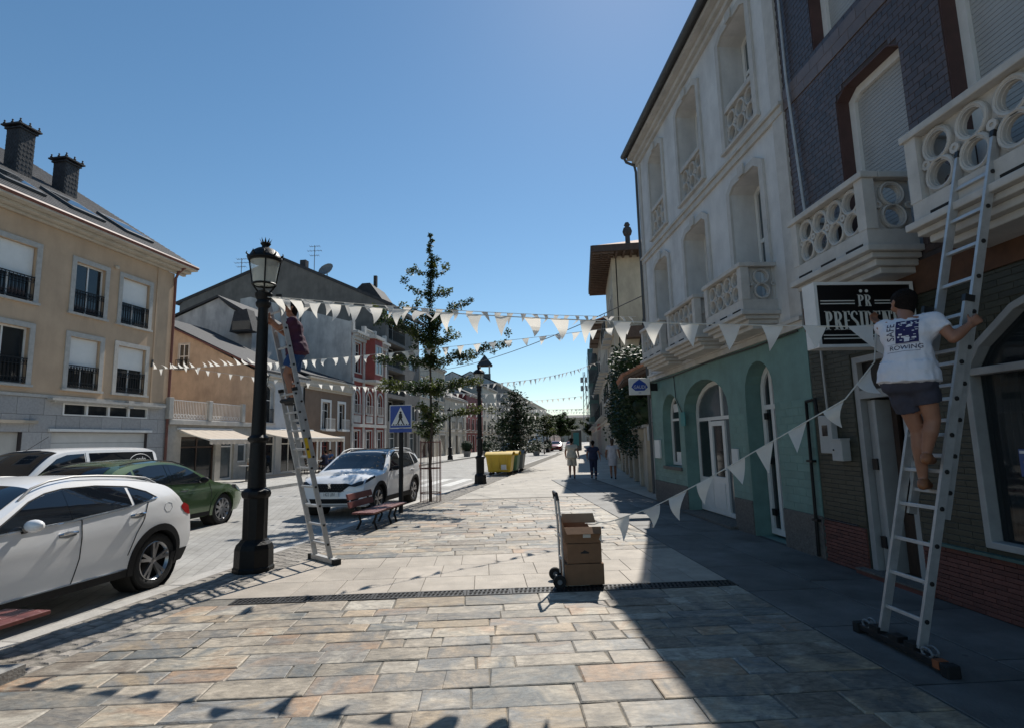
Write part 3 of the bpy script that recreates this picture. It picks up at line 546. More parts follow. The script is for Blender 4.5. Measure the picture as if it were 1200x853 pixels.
for w_ in pw1+pw2:
    u0, u1, z0, z1 = bb(w_); wf = MB().prism(inset(w_, .012), F.P, -.24, -.17, [inset(w_, .11)]).build('window', 'white_wood', P)
    mb = MB(); z = z0+.1
    while z < z1-.1:
        k = max(0, (z-(z1-.2))/.2)*.3; mb.fbox(F, u0+.1+k, u1-.1-k, z, z+.045, -.25, -.215); z += .05
    mb.build('roller_shutter', 'shutter', wf)
balcony(F, 5.36, 6.74, 3.45, 4.43, .57, P, 'trim_stone', None); balcony(F, 2.7, 4.72, 3.42, 4.45, .6, P, 'trim_stone', None)
MB().fbox(F, V0, V1, 3.12, 3.46, -.011, .012).build('fascia', 'rust_wall', P); MB().box(5.02, 13.5, V0, V1, 0, 10.4).build('body', 'mortar_dark', P)
MB().fbox(F, V0, V1, 10.4, 10.6, -.3, .35).build('cornice', 'trim_stone', P); MB().prism([(-.3, 10.6), (4, 12.6), (8.4, 10.6)], lambda a, b, d: (4.62+a, d, b), V0, V1).build('roof', 'slate_plain', P)
MB().tube([F.P(7.35, 10.2, .05), F.P(7.35, 6.9, .05), F.P(7.2, 4.6, .05), F.P(7.12, 4.2, .04)], .02, 8).build('drainpipe', 'alu_dull', P, smooth=True)
# shop front
sd = rect(5.84, 6.68, .06, 2.62); swin = [(2.2, .62), (5.06, .62), (5.06, 2.28), (4.9, 2.5), (4.5, 2.78), (4.0, 2.92), (3.2, 2.95), (2.2, 2.9)]
wall(F, rect(V0, V1, 0, 3.118), [[(p[0], p[1] if p[1] > .1 else .002) for p in sd], swin], -.34, -.012, 'shop_wall', 'olive_back', P)
tile_field(F, 4.0, V1-.01, .56, 3.11, .30, .06, [inset(sd, -.004), inset(swin, -.004)], -.012, -.002, 'olive_tile', P, 'facing_tile', 220, lambda p: abs(p[0]-5.6)+abs(p[1]-1))
tile_field(F, 2.4, V1-.01, .0, .545, .25, .045, [inset(sd, -.02)], -.012, .012, 'red_brick', P, 'brick', 300, lambda p: abs(p[0]-5.5), .006)
MB().fbox(F, 6.84, V1-.012, .546, .56, -.012, .02).build('dado_cap', 'mortar_dark', P); MB().fbox(F, 2.2, 5.7, .546, .575, -.012, .045).build('dado_cap', 'green_glaze', P)
st_ = MB(); st_.fbox(F, 5.72, 6.82, 0, .055, -.3, .10); st_.build('doorstep', 'red_brick', P); MB().fbox(F, 5.74, 6.80, .056, .075, -.3, .12).build('step_tread', 'granite', P)
df = MB(); df.prism(inset(sd, .002), F.P, -.15, -.02, [rect(5.93, 6.59, .06, 2.1), rect(5.93, 6.59, 2.2, 2.54)]); df.build('shop_door_frame', 'shop_wood', P, bevel=.008)
MB().fbox(F, 5.93, 6.59, 2.2, 2.54, -.11, -.09).build('transom_panel', 'black_panel', P)
lv = MB(); lv.fbox(F, 6.5, 6.58, .08, 2.08, -.28, -.1); lv.fbox(F, 6.40, 6.455, .08, 2.08, -.3, -.06); lv.build('folded_leaf', 'shop_wood', P, bevel=.006)
mb = MB(); [mb.fbox(F, 6.44, 6.53, z, z+.13, -.1, -.045) for z in (.35, 1.25)]; mb.build('hinge', 'iron', P)
mb = MB(); mb.prism(rect(5.94, 6.38, .08, 2.08), F.P, -.28, -.24, [rect(6.02, 6.3, .75, 1.98)]); mb.build('door', 'dark_wood', P)
MB().fbox(F, 5.6, 6.7, .08, 2.6, -.335, -.33).build('interior', 'interior', P)
so_ = MB(); so_.prism(inset(swin, -.0), F.P, -.16, .012, [inset(swin, .065)]); so_.fbox(F, 2.2, 4.99, 2.2, 2.27, -.14, .006); sw_ = so_.build('shop_window', 'shop_wood', P, bevel=.008)
MB().prism(inset(swin, .05), F.P, -.12, -.11).build('pane', MATS['pane'], sw_) if False else None
glass_mat('shop_glass', (.02, .025, .028), .55, .03); MB().prism(inset(swin, .05), F.P, -.112, -.104).build('pane', 'shop_glass', sw_)
MB().fbox(F, 2.2, 5.1, .6, 2.95, -.34, -.335).build('window_back', 'interior', P)
mb = MB(); mb.grid(lambda u, v: F.P(4.72+u*.22+.02*math.sin(v*3), .85+v*1.35, -.2+.03*math.sin(u*22)), 24, 8); mb.build('curtain', 'curtain', P, recalc=False)
MB().fbox(F, 4.55, 4.72, 1.28, 1.52, -.1, -.098).build('blue_poster', 'blue_paint', P); MB().lathe([(.0, 0), (.045, 0), (.045, .003), (.032, .003), (.032, 0)], F.P(4.635, 1.4, -.097), 14, ax=F.n).build('poster_ring', 'bin_yellow', P)
MB().fbox(F, 4.56, 4.71, 1.48, 1.505, -.097, -.096).build('poster_line', 'sign_white', P)
# meter boxes on the olive tiles
mbx = thing('meter_box', 'white electricity meter box beside the black pipe', 'meter box', F.P(7.2, 1.42, 0)); MB().fbox(F, 7.05, 7.32, 1.43, 1.93, 0, .09).build('case', 'meter_white', mbx, bevel=.012); MB().fbox(F, 7.13, 7.24, 1.66, 1.8, .09, .096).build('dial_window', 'pane', mbx)
MB().tube([F.P(7.18, 1.94, .03), F.P(7.2, 2.9, .03)], .014, 6).build('conduit', 'meter_white', mbx)
mbx = thing('junction_box', 'smaller white junction box below right of the meter box', 'junction box', F.P(6.93, 1.34, 0)); MB().fbox(F, 6.83, 7.04, 1.34, 1.62, 0, .12).build('case', 'meter_white', mbx, bevel=.012); MB().fbox(F, 6.825, 7.045, 1.60, 1.625, .0, .13).build('lid', 'meter_white', mbx); MB().lathe([(.0, 0), (.012, 0), (.012, .01)], F.P(6.99, 1.48, .12), 8, ax=F.n).build('lock', 'iron', mbx)
# ------------------------------------------------------------ projecting shop sign with lettering
def letter(mb, ch, x, h, w_, st, fn, d=.006):
    """condensed serif capitals out of stems, bars and bowls"""
    sv = st*.55; th = st*.42
    def R(a, b, c, e): mb.prism(rect(x+a, x+b, c, e), fn, 0, d)
    def serif(c, y): R(c-sv, c+st+sv, y, y+th*.6)
    def bowl(x0, x1, y0, y1, t):
        n = 10; cy = (y0+y1)/2; ry = (y1-y0)/2; rx = x1-x0; o = [(x+x0+rx*math.sin(math.pi*i/n), cy-ry*math.cos(math.pi*i/n)) for i in range(n+1)]; i_ = [(x+x0+(rx-t)*math.sin(math.pi*i/n), cy-(ry-th)*math.cos(math.pi*i/n)) for i in range(n+1)]
        mb.prism(o+i_[::-1], fn, 0, d)
    if ch in 'PRDEIN': R(sv, sv+st, 0, h); serif(sv, 0); serif(sv, h-th*.6)
    if ch == 'P': bowl(sv+st, w_, h*.45, h, st)
    if ch == 'R': bowl(sv+st, w_, h*.47, h, st); mb.prism([(x+sv+st, h*.5), (x+sv+st+st*.9, h*.5), (x+w_+sv*.4, 0), (x+w_-st, 0)], fn, .0, d*.97)
    if ch == 'D': bowl(sv+st, w_, 0, h, st)
    if ch == 'E':
        for y in (0, h*.47, h-th): R(sv+st, w_-(w_*.12 if 0 < y < h*.6 else 0), y, y+th)
        R(w_-th, w_, th, h*.2); R(w_-th, w_, h*.8, h-th)
    if ch == 'N': R(w_-st*.6, w_, 0, h); mb.prism([(x+sv, h), (x+sv+st*1.2, h), (x+w_, 0), (x+w_-st*.9, 0)], fn, 0, d*.97); serif(w_-st*.8, h-th*.6)
    if ch == 'T': R(w_*.5-st/2, w_*.5+st/2, 0, h); R(0, w_, h-th, h); serif(w_*.5-st/2, 0); R(0, th, h*.82, h-th); R(w_-th, w_, h*.82, h-th)
    if ch == 'S':
        n = 14; c = []
        for i in range(n+1): t = i/n; a = R_(20+250*t) if t < .5 else 0; c.append(0)
        path = [(w_*.9, h*.80), (w_*.82, h*.93), (w_*.55, h*.985), (w_*.25, h*.93), (w_*.1, h*.79), (w_*.18, h*.64), (w_*.5, h*.52), (w_*.82, h*.38), (w_*.9, h*.22), (w_*.75, h*.07), (w_*.45, h*.015), (w_*.18, h*.07), (w_*.08, h*.2)]
        tk = [.5, .45, .42, .7, 1, 1, 1, 1, 1, .7, .42, .45, .5]; l, r = [], []
        for i, p in enumerate(path):
            a = Vector(path[max(0, i-1)]); b = Vector(path[min(len(path)-1, i+1)]); dv = (b-a).normalized(); nn = Vector((-dv.y, dv.x))*st*.5*tk[i]; l.append((x+p[0]+nn.x, p[1]+nn.y)); r.append((x+p[0]-nn.x, p[1]-nn.y))
        mb.prism(l+r[::-1], fn, 0, d)
SX0, SX1, SY, SZ0, SZ1 = 3.50, 4.56, 5.50, 2.58, 3.25
S = thing('shop_sign', 'black projecting shop sign lettered PRESIDENTE with white frame, above the climbing man', 'sign', (4.0, SY, SZ0))
fs = lambda a, b, d: (SX0+a, SY-d, SZ0+b)
mb = MB(); mb.box(SX0-.012, SX1+.012, SY+.002, SY+.2, SZ0-.012, SZ1+.012); mb.build('case', 'sign_white', S, bevel=.006)
MB().prism(rect(-.012, SX1-SX0+.012, -.012, SZ1-SZ0+.012), fs, -.002, .02, [rect(.02, SX1-SX0-.02, .02, SZ1-SZ0-.02)]).build('frame', 'sign_white', S)
MB().prism(rect(.015, SX1-SX0-.015, .015, SZ1-SZ0-.015), fs, -.001, .008).build('panel', 'black_panel', S)
mb = MB(); x = 0
word = 'PRESIDENTE'; lw = dict(P=.082, R=.092, E=.075, S=.075, I=.042, D=.092, N=.095, T=.08); tot = sum(lw[c]+.012 for c in word); x = -tot/2
fl = lambda a, b, d: fs((SX1-SX0)/2+a, .17+b, .008+d)
for c in word: letter(mb, c, x, .20, lw[c], .026, fl); x += lw[c]+.012
x = -.075; fl2 = lambda a, b, d: fs((SX1-SX0)/2+a, .42+b, .008+d)
for c in 'PR': letter(mb, c, x, .125, .066, .018, fl2); x += .076
for zz in (.445, .475): [mb.prism(rect(a, b, zz, zz+.011), fs, .008, .013) for a, b in ((.05, .42), (.64, 1.01))]
for zz in (.075, .11): mb.prism(rect(.05, 1.01, zz, zz+.011), fs, .008, .013)
for c in (-.032, .032): mb.prism(circ((SX1-SX0)/2+c, .585, .017, 10), fs, .008, .013)
mb.build('lettering', 'letter', S)
MB().box(4.572, 4.61, SY+.06, SY+.14, SZ0+.2, SZ0+.5).build('bracket', 'sign_white', S)
# blue and white guest-house sign on a bracket at the far corner of the green front
S2 = thing('hotel_sign', 'small white projecting sign with a blue lozenge at the green corner', 'sign', F.P(14.35, 2.62, .3)); fs2 = lambda a, b, d: (3.86+a, 14.35-d, 2.80+b)
MB().prism(rect(0, .56, 0, .44), fs2, -.05, 0).build('case', 'sign_white', S2, bevel=.01)
loz = [(.06, .2), (.12, .3), (.28, .41), (.44, .3), (.5, .2), (.4, .11), (.16, .11)]; MB().prism(loz, fs2, 0, .004).build('emblem', 'sign_blue', S2)
mb = text_mb('GAUDI', .13, lambda a, b, d: fs2(.28+a, .2+b, .004+d), .002, .8); mb.build('lettering', 'sign_paper', S2)
mb = text_mb('**', .09, lambda a, b, d: fs2(.28+a, .04+b, .0+d), .003, 1); mb.build('stars', 'sign_blue', S2)
MB().box(4.42, 4.62, 14.36, 14.39, 2.9, 3.1).build('bracket', 'iron', S2)
# ------------------------------------------------------------ generic pieces for the other houses
def railing(F, u0, u1, z0, z1, d, parent, m='iron', step=.11, name='railing', fancy=False):
    mb = MB(); mb.fbox(F, u0, u1, z1-.03, z1, d-.02, d+.02); mb.fbox(F, u0, u1, z0, z0+.03, d-.015, d+.015); n = max(2, int((u1-u0)/step))
    for i in range(n+1): c = u0+(u1-u0)*i/n; mb.fbox(F, c-.009, c+.009, z0+.03, z1-.03, d-.009, d+.009)
    if fancy:
        mb.fbox(F, u0, u1, z1-.20, z1-.18, d-.012, d+.012); mb.fbox(F, u0, u1, z0+.16, z0+.18, d-.012, d+.012)
        for i in range(n):
            c = u0+(u1-u0)*(i+.5)/n
            for zc in (z1-.105, z0+.095): pts = [F.P(c+math.cos(t)*.035, zc+math.sin(t)*.045, d) for t in [k*math.pi/4 for k in range(9)]]; mb.tube(pts, .008, 4, cap=False)
    return mb.build(name, m, parent)
def hole_window(F, u0, u1, z0, z1, parent, fm='frame_white', pm='pane', tm='grey_stone', tw=.12, d=-.14, cols=2, rows=(), sill=True, rail=None, blind=0, head='rect'):
    p = rect(u0, u1, z0, z1) if head == 'rect' else arch(u0, u1, z0, z1-(u1-u0)*(.5 if head == 'round' else .2), z1, 8)
    if tw:
        o = [(x, max(z, z0)) for x, z in inset(p, -tw)]; MB().prism(o, F.P, .001, .04, [[(x, z+.001 if z <= z0 else z) for x, z in p]]).build('surround', tm, parent)
    if sill: MB().fbox(F, u0-tw-.04, u1+tw+.04, z0-.08, z0-.001, -.1, .09).build('sill', tm, parent)
    wn = window(F, p, d, .055, cols, rows, fm, pm, parent)
    if blind: MB().fbox(F, u0+.03, u1-.03, z1-(z1-z0)*blind, z1-.02, d+.002, d+.02).build('blind', 'blind', wn)
    if rail: railing(F, u0, u1, z0+.06, z0+rail, .02, parent, fancy=True, name='window_railing')
    return p
def shell(F, u0, u1, z1, dep, holes, m, parent, z0=0, th=.22, bodym=None):
    wall(F, rect(u0, u1, z0, z1), holes, -th, 0, 'wall', m, parent)
    MB().fbox(F, u0, u1, z0, z1-.02, -dep, -th-.06).build('body', bodym or m, parent); MB().fbox(F, u0+.03, u1-.03, z0+.05, z1-.05, -th-.058, -th-.03).build('interior', 'interior', parent)
def gable_roof(F, u0, u1, z, dep, rise, m, parent, over=.3, name='roof', th=.1, attic=True):
    if attic: MB().prism([(-.05, z-.03), (-dep/2, z+rise-.05), (-dep+.05, z-.03)], lambda p, q, d: F.P(d, q, p), u0+.04, u1-.04).build('attic_wall', 'pale_render', parent)
    mb = MB(); a = [(over, z), (-dep/2, z+rise), (-dep-over, z), (-dep-over, z+th), (-dep/2, z+rise+th), (over, z+th)]
    mb.prism(a, lambda p, q, d: F.P(d, q, p), u0, u1); return mb.build(name, m, parent)
def slate_rows(F, u0, u1, z, dep, rise, parent, over=.3, n=10, tw=.45, m='slate'):
    """visible courses of slates on the street slope"""
    mb = MB(); L = math.hypot(dep/2+over, rise); k = 0
    for i in range(n):
        f0, f1 = i/n, (i+1.12)/n; u = u0-(tw/2 if i % 2 else 0)
        while u < u1:
            a, b = max(u, u0)+.006, min(u+tw, u1)-.006; u += tw
            if b-a < .05: continue
            def pt(uu, f, up): return F.P(uu, z+.1+rise*f+up, over-(dep/2+over)*f)
            mb.hexa([pt(a, f0, .02), pt(b, f0, .02), pt(b, f1, .004), pt(a, f1, .004), pt(a, f0, .036), pt(b, f0, .036), pt(b, f1, .012), pt(a, f1, .012)])
    o = mb.build('slates', m, parent, recalc=False); o['kind'] = 'stuff'; return o
def house(name, label, F, u0, u1, h, dep, m, floors, cols, ww=.9, wh=1.5, first=3.4, step=3.0, tm='grey_stone', roofm='slate_plain', rise=1.6, ground=True, head='rect', balc=(), fm='frame_white', over=.3, doors=True, pm='pane', z0=0):
    t = thing(name, label, 'house', F.P((u0+u1)/2, 0, 0)); holes = []; st = (u1-u0)/cols; sp = []
    for f in range(floors):
        for c in range(cols): uc = u0+st*(c+.5); zb = first+step*f; sp.append((uc, zb, f, c)); holes.append((uc-ww/2, uc+ww/2, zb, zb+wh))
    gh = []
    if ground:
        for c in range(cols): uc = u0+st*(c+.5); gh.append((uc-ww*.65, uc+ww*.65, .12, 2.5))
    def pol(a): return rect(*a) if head == 'rect' else arch(a[0], a[1], a[2], a[3]-(a[1]-a[0])*.5, a[3], 8)
    shell(F, u0, u1, h, dep, [pol(a) for a in holes]+[rect(*a) for a in gh], m, t)
    for a, s in zip(holes, sp): hole_window(F, *a, t, tm=tm, fm=fm, tw=.1, head=head, rail=None, rows=(.6,), pm=pm)
    for i, a in enumerate(gh):
        if i % 2: hole_window(F, *a, t, tm=tm, fm='dark_wood' if i % 4 == 1 else fm, tw=.12, sill=False, rows=(.75,))
        else: hole_window(F, *a, t, tm=tm, fm=fm, tw=.12, sill=False, rows=(.78,), cols=3)
    for f in balc:
        zb = first+step*f-.15
        for c in range(cols):
            uc = u0+st*(c+.5); b = MB().fbox(F, uc-ww*.8, uc+ww*.8, zb-.1, zb, 0, .6).build('balcony', tm, t); railing(F, uc-ww*.8, uc+ww*.8, zb, zb+.95, .55, b, step=.16)
    mb = MB(); mb.fbox(F, u0, u1, h-.25, h-.1, 0, .12); mb.fbox(F, u0, u1, h-.1, h, 0, over); mb.build('cornice', tm, t); MB().fbox(F, u0, u1, 2.9, 3.05, 0, .06).build('belt', tm, t); MB().fbox(F, u0, u1, 0, .5, 0, .03).build('plinth', 'granite', t) if False else None
    gable_roof(F, u0, u1, h, dep, rise, roofm, t, over); return t
def leaf_cloud(mb, c, r, n, size, sq=(1, 1, 1), flat=.5):
    for _ in range(n):
        while True:
            p = Vector((jit(1), jit(1), jit(1)))
            if .15 < p.length < 1: break
        q = Vector((p.x*r*sq[0], p.y*r*sq[1], p.z*r*sq[2]))+Vector(c); a = Vector((jit(1), jit(1), jit(flat))).normalized(); b = a.cross(Vector((jit(1), jit(1), 1))).normalized(); s = size*random.uniform(.6, 1.3)
        k = len(mb.v); mb.v += [q, q+a*s*.5+b*s*.34, q+a*s, q+a*s*.5-b*s*.34]; mb.f.append((k, k+1, k+2, k+3))
# ------------------------------------------------------------ right side beyond the green corner
F = FR3
gw = thing('garden_wall', 'tan stone garden wall with tall pillars and dark gates beyond the green house', 'wall', F.P(6, 0, 0))
pu = [.45, 2.6, 4.8, 7.0, 9.2, 11.4, 13.4]
for i, u in enumerate(pu):
    MB().fbox(F, u-.24, u+.24, 0, 2.0 if i else 1.95, -.5, 0).build('pillar', 'tan_plaster' if i else 'concrete', gw, bevel=.02); MB().fbox(F, u-.3, u+.3, 2.0 if i else 1.95, 2.1, -.56, .06).build('pillar_cap', 'concrete', gw, bevel=.02)
    if i < 6:
        a, b = u+.25, pu[i+1]-.25
        if i in (0, 2): g = MB(); [g.fbox(F, a+k*.12, a+k*.12+.1, .05, 1.85, -.3, -.27) for k in range(int((b-a)/.12))]; g.fbox(F, a, b, .2, .3, -.34, -.3); g.fbox(F, a, b, 1.6, 1.7, -.34, -.3); g.build('gate', 'dark_wood', gw)
        else: MB().fbox(F, a, b, 0, 1.55, -.4, -.12).build('wall_panel', 'tan_plaster', gw); railing(F, a, b, 1.56, 1.98, -.25, gw, step=.14)
cb = thing('meter_cabinet', 'grey utility cabinet on the concrete pillar at the green corner', 'cabinet', F.P(.3, 1.6, .02)); MB().fbox(F, .2, .62, 2.12, 2.75, -.3, .04).build('case', 'zinc', cb, bevel=.015); MB().fbox(F, .18, .64, 2.75, 2.79, -.32, .07).build('lid', 'zinc', cb); MB().fbox(F, .25, .5, 1.6, 2.0, .06, .16).build('lower_box', 'meter_white', cb, bevel=.01)
ivy = thing('ivy', 'dense dark ivy hanging over the garden wall', 'ivy', F.P(7, 1.6, -.2)); mb = MB()
inn = MB()
for k in range(230):
    u = random.uniform(3.0, 13.2); z = random.uniform(1.9, 4.6)+(.9 if 4 < u < 10 else 0)*random.random(); d = random.uniform(-1.3, .45); r_ = random.uniform(.32, .6); leaf_cloud(mb, F.P(u, z, d), r_, 95, .15)
    if k % 3 == 0: inn.ball(F.P(u, z, d-.15), r_*.62, 8, 6)
inn.build('inner_foliage', 'ivy', ivy)
for k in range(30): u = random.uniform(4, 12); leaf_cloud(mb, F.P(u, random.uniform(1.2, 2), .15), .3, 50, .11, (.8, .8, 1.4))
mb.build('foliage', 'ivy', ivy, recalc=False); mb = MB(); [mb.tube([F.P(u, 0, -.6), F.P(u+.2, 1.6, -.55), F.P(u-.1, 3.4, -.5)], [.07, .05, .03], 6) for u in (4, 6.5, 9, 11.5)]; mb.build('stem', 'bark', ivy)
gc = thing('gate_canopy', 'small tiled gate roof with dark timber rafters beside the green house', 'canopy', F.P(1.6, 3.0, 0))
mb = MB(); mb.prism([(.75, 3.45), (-.6, 4.1), (-1.9, 3.45), (-1.9, 3.37), (-.6, 4.0), (.75, 3.37)], lambda p, q, d: F.P(d, q, p), .5, 2.9); mb.build('roof_deck', 'timber_eave', gc); mb = MB()
for k in range(10):
    for j in range(6): u = .5+k*.245; f = j/6; mb.tube([F.P(u+.11, 3.47+.65*f, .78-1.36*f), F.P(u+.11, 3.47+.65*(f+.18)-.02, .78-1.36*(f+.18))], [.085, .07], 6)
mb.build('roof_tiles', 'terracotta', gc); mb = MB(); [mb.bar(F.P(.6+k*.36, 3.32, .75), F.P(.6+k*.36, 3.92, -.55), .07, .09) for k in range(7)]; mb.build('rafters', 'dark_wood', gc)
mb = MB(); [mb.fbox(F, u-.06, u+.06, 2.0, 3.35, -.3, -.18) for u in (.65, 2.7)]; mb.build('post', 'dark_wood', gc)
# house with the deep timber eaves
D = thing('timber_eave_house', 'beige house with deep dark timber eaves and a corner finial, right side', 'house', F.P(17.5, 0, 0)); u0, u1, h = 14.2, 21.0, 11.6
dh = [rect(15.2+k*2.1, 16.2+k*2.1, z, z+1.9) for k in range(3) for z in (3.9, 7.6)]; shell(F, u0, u1, h, 9, dh, 'side_beige', D)
for k in range(3):
    for z in (3.9, 7.6):
        hole_window(F, 15.2+k*2.1, 16.2+k*2.1, z, z+1.9, D, tm='trim_stone', rows=(.65,)); b = MB().fbox(F, 15.0+k*2.1, 16.4+k*2.1, z-.2, z-.06, 0, .5).build('balcony', 'trim_stone', D); railing(F, 15.0+k*2.1, 16.4+k*2.1, z-.06, z+.9, .46, b)
MB().fbox(F, u0-1.0, u1+1.0, h, h+.09, -10, 1.1).build('soffit', 'timber_eave', D); mb = MB()
for k in range(24): u = u0-.95+k*.38; mb.fbox(F, u, u+.11, h-.16, h-.001, -.1, 1.06)
for k in range(26): d = -9.5+k*.4; mb.fbox(F, u0-.96, u0-.02, h-.16, h-.002, d, d+.11)
mb.build('rafters', 'timber_eave', D); MB().fbox(F, u0-1.03, u1+1.03, h-.06, h+.3, 1.05, 1.13).build('fascia', 'dark_wood', D); MB().fbox(F, u0-1.06, u0-.98, h-.06, h+.3, -10, 1.05).build('fascia', 'dark_wood', D)
mb = MB(); mb.add([F.P(u0-1, h+.3, 1.1), F.P(u1+1, h+.3, 1.1), F.P(u1+1, h+.3, -10), F.P(u0-1, h+.3, -10), F.P(u0+3.4, h+2.2, -4.4), F.P(u1-3.4, h+2.2, -4.4)], [(0, 1, 5, 4), (1, 2, 5), (2, 3, 4, 5), (3, 0, 4), (0, 3, 2, 1)]); mb.build('roof', 'terracotta', D)
MB().lathe([(.22, 0), (.22, .1), (.13, .16), (.13, .55), (.2, .6), (.26, .8), (.2, 1.0), (.1, 1.06), (.17, 1.16), (.1, 1.3), (0, 1.34)], F.P(u0-.5, h+.35, -.9), 12).build('finial', 'slate_plain', D, smooth=True)
MB().tube([F.P(u0-.04, h-.2, -2.2), F.P(u0-.04, 6, -1.2), F.P(u0-.04, 4, -1.1)], .05, 6).build('drainpipe', 'iron', D); MB().fbox(F, u0-.7, u0-.001, 6.9, 7.5, -9, -.6).build('side_roof', 'timber_eave', D)
E_ = house('eaved_house', 'cream house with red-brown eaves behind the ivy, right side', F, 22.2, 33, 9.6, 9, 'cream_plaster', 2, 4, balc=(0, 1), over=1.0, roofm='terracotta')
for k in range(4): MB().fbox(F, 22.4+k*2.6, 24.4+k*2.6, 9.35, 9.6, .3, .98).build('eave_bracket', 'timber_eave', E_)
house('ornate_house', 'stone house with curved bays beyond the cream house, right side', F, 33.2, 42, 10.5, 9, 'tan_plaster', 2, 3, balc=(0, 1), over=.5)
G_ = house('gallery_house', 'house with dark green glazed bay windows, right side of the street', F, 42.2, 54, 11.8, 9, 'red_plaster', 2, 4, balc=(), over=.4)
for k in (0, 1):
    b = MB().fbox(F, 42.6+k*5.6, 46.6+k*5.6, 3.4, 11.0, 0, 1.0).build('glazed_bay', 'green_glaze', G_); mb = MB()
    for j in range(5):
        for f in range(4): mb.fbox(F, 42.75+k*5.6+j*.77, 43.4+k*5.6+j*.77, 3.9+f*1.75, 5.3+f*1.75, 1.0, 1.01)
    for f in range(4): MB().fbox(Fr(F.P(42.6+k*5.6, 0, 0), F.n, -F.u), .1, .9, 3.9+f*1.75, 5.3+f*1.75, 0.0, .012).build('pane', 'pane_light', b)
    mb.build('panes', 'pane_light', b)
for i, (a, b, hh, m) in enumerate(((54.2, 66, 8.5, 'cream_plaster'), (66.2, 80, 10, 'pink_plaster'), (80.2, 98, 8, 'tan_plaster'), (98.2, 125, 9, 'cream_plaster'))):
    house('terraced_house', ['cream house just past the green bays, far right side', 'pink house far along the right side', 'tan house far along the right side', 'last cream house at the right end of the street'][i], F, a, b, hh, 9, m, 2 if hh > 8.4 else 1, 4, balc=(0,))
# ------------------------------------------------------------ beige apartment house (left)
F = FLW
B = thing('apartment_house', 'beige three-storey apartment house with slate roof and iron window railings on the left', 'house', F.P(5, 0, 0)); u0, u1 = -9, 13.95
colsL = [(11.27, 12.62), (9.26, 10.48), (6.3, 7.82), (3.6, 5.1), (.6, 2.1)]
w2 = [(a, b, 6.62, 8.5) for a, b in colsL]; w1_ = [(a, b, 3.88, 5.74) for a, b in colsL]
strip = (9.2, 12.9, 2.93, 3.37); gar = (8.9, 13.0, 0.03, 2.335); dor = (6.9, 7.9, .03, 2.335); shop = (2.0, 6.4, .61, 2.335)
wall(F, rect(u0, u1, 3.58, 9.42), [rect(*a) for a in w2+w1_], -.25, 0, 'wall', 'beige_plaster', B)
wall(F, rect(u0, u1, 0, 3.578), [rect(*strip), rect(*gar), rect(*dor), rect(*shop)], -.3, -.02, 'ground_wall', 'mortar_dark', B)
tile_field(F, u0, u1, 0.02, 3.57, .9, .58, [inset(rect(*a), -.004) for a in (strip, gar, dor, shop)], -.02, 0.0, 'granite_panel', B, 'cladding_panel', 200, lambda p: -p[0], .01, .006)
for a, b_, c_, d_ in (strip, gar, dor, shop): pass
MB().fbox(F, u0, u1, 0, 9.4, -18, -.42).build('body', 'beige_plaster', B); MB().fbox(F, u0+.1, u1-.1, .1, 9.3, -.418, -.4).build('interior', 'interior', B)
states = {0: (.52, .47), 1: (0, .60), 2: (.56, 0), 3: (0, .5), 4: (.5, 0)}
for i in range(5):
    for j, a in enumerate((w2[i], w1_[i])): hole_window(F, *a, B, tw=.17, tm='grey_stone', blind=states[i][j], rail=.85, d=-.12, cols=2)
MB().fbox(F, u0, u1, 3.5, 3.6, .0, .05).build('belt_course', 'grey_stone', B)
mb = MB(); mb.fbox(F, 8.6, 13.6, 3.42, 3.5, .001, .25); mb.fbox(F, 8.75, 13.5, 3.36, 3.42, .001, .18); mb.build('garage_hood', 'grey_stone', B); MB().fbox(F, 11.75, 12.0, 3.3, 3.6, .05, .2).build('hood_bracket', 'grey_stone', B)
fr_ = MB(); fr_.prism(rect(*strip), F.P, -.1, .02, [rect(9.26+k*.92, 10.1+k*.92, 2.98, 3.32) for k in range(4)]); sf = fr_.build('strip_window', 'frame_white', B)
for k in range(4): MB().fbox(F, 9.26+k*.92, 10.1+k*.92, 2.96, 3.3, -.08, -.06).build('pane', 'pane', sf)
mb = MB(); [mb.fbox(F, 8.92, 12.98, .1+k*.376, .1+(k+1)*.376-.012, -.18, -.13) for k in range(6)]; mb.build('garage_door', 'garage', B); MB().fbox(F, 8.75, 13.15, 2.37, 2.46, .001, .08).build('lintel', 'frame_white', B)
MB().fbox(F, 6.92, 7.88, .1, 2.34, -.2, -.15).build('door', 'reveal_paint', B); MB().fbox(F, 6.85, 6.9, .05, 3.2, .001, .04).build('door_trim', 'frame_white', B); mb = MB(); mb.fbox(F, 6.9, 8.3, 2.62, 2.72, .001, .12); mb.build('name_bar', 'tan_plaster', B)
window(F, rect(*shop), -.15, .08, 3, (.75,), 'frame_white', 'pane_light', B, 'shop_window')
mb = MB(); mb.fbox(F, u0, u1+.5, 9.42, 9.52, 0, .15); mb.fbox(F, u0, u1+.55, 9.52, 9.64, 0, .38); mb.fbox(F, u0, u1+.6, 9.64, 9.74, -.2, .68); mb.build('cornice', 'cornice_cream', B, bevel=.02)
gable_roof(F, u0, u1+.55, 9.75, 18, 6.15, 'slate_plain', B, .62); slate_rows(F, u0, u1+.55, 9.75, 18, 6.15, B, .62, 34, .36)
mb = MB(); mb.tube([F.P(u0, 9.78, .68), F.P(u1+.58, 9.78, .68)], .075, 8); mb.tube([F.P(u1-.02, 9.72, .6), F.P(u1-.02, 9.45, .2), F.P(u1-.02, 9.2, .08), F.P(u1-.02, .3, .08)], .055, 8); mb.build('gutter', 'copper', B, smooth=True)
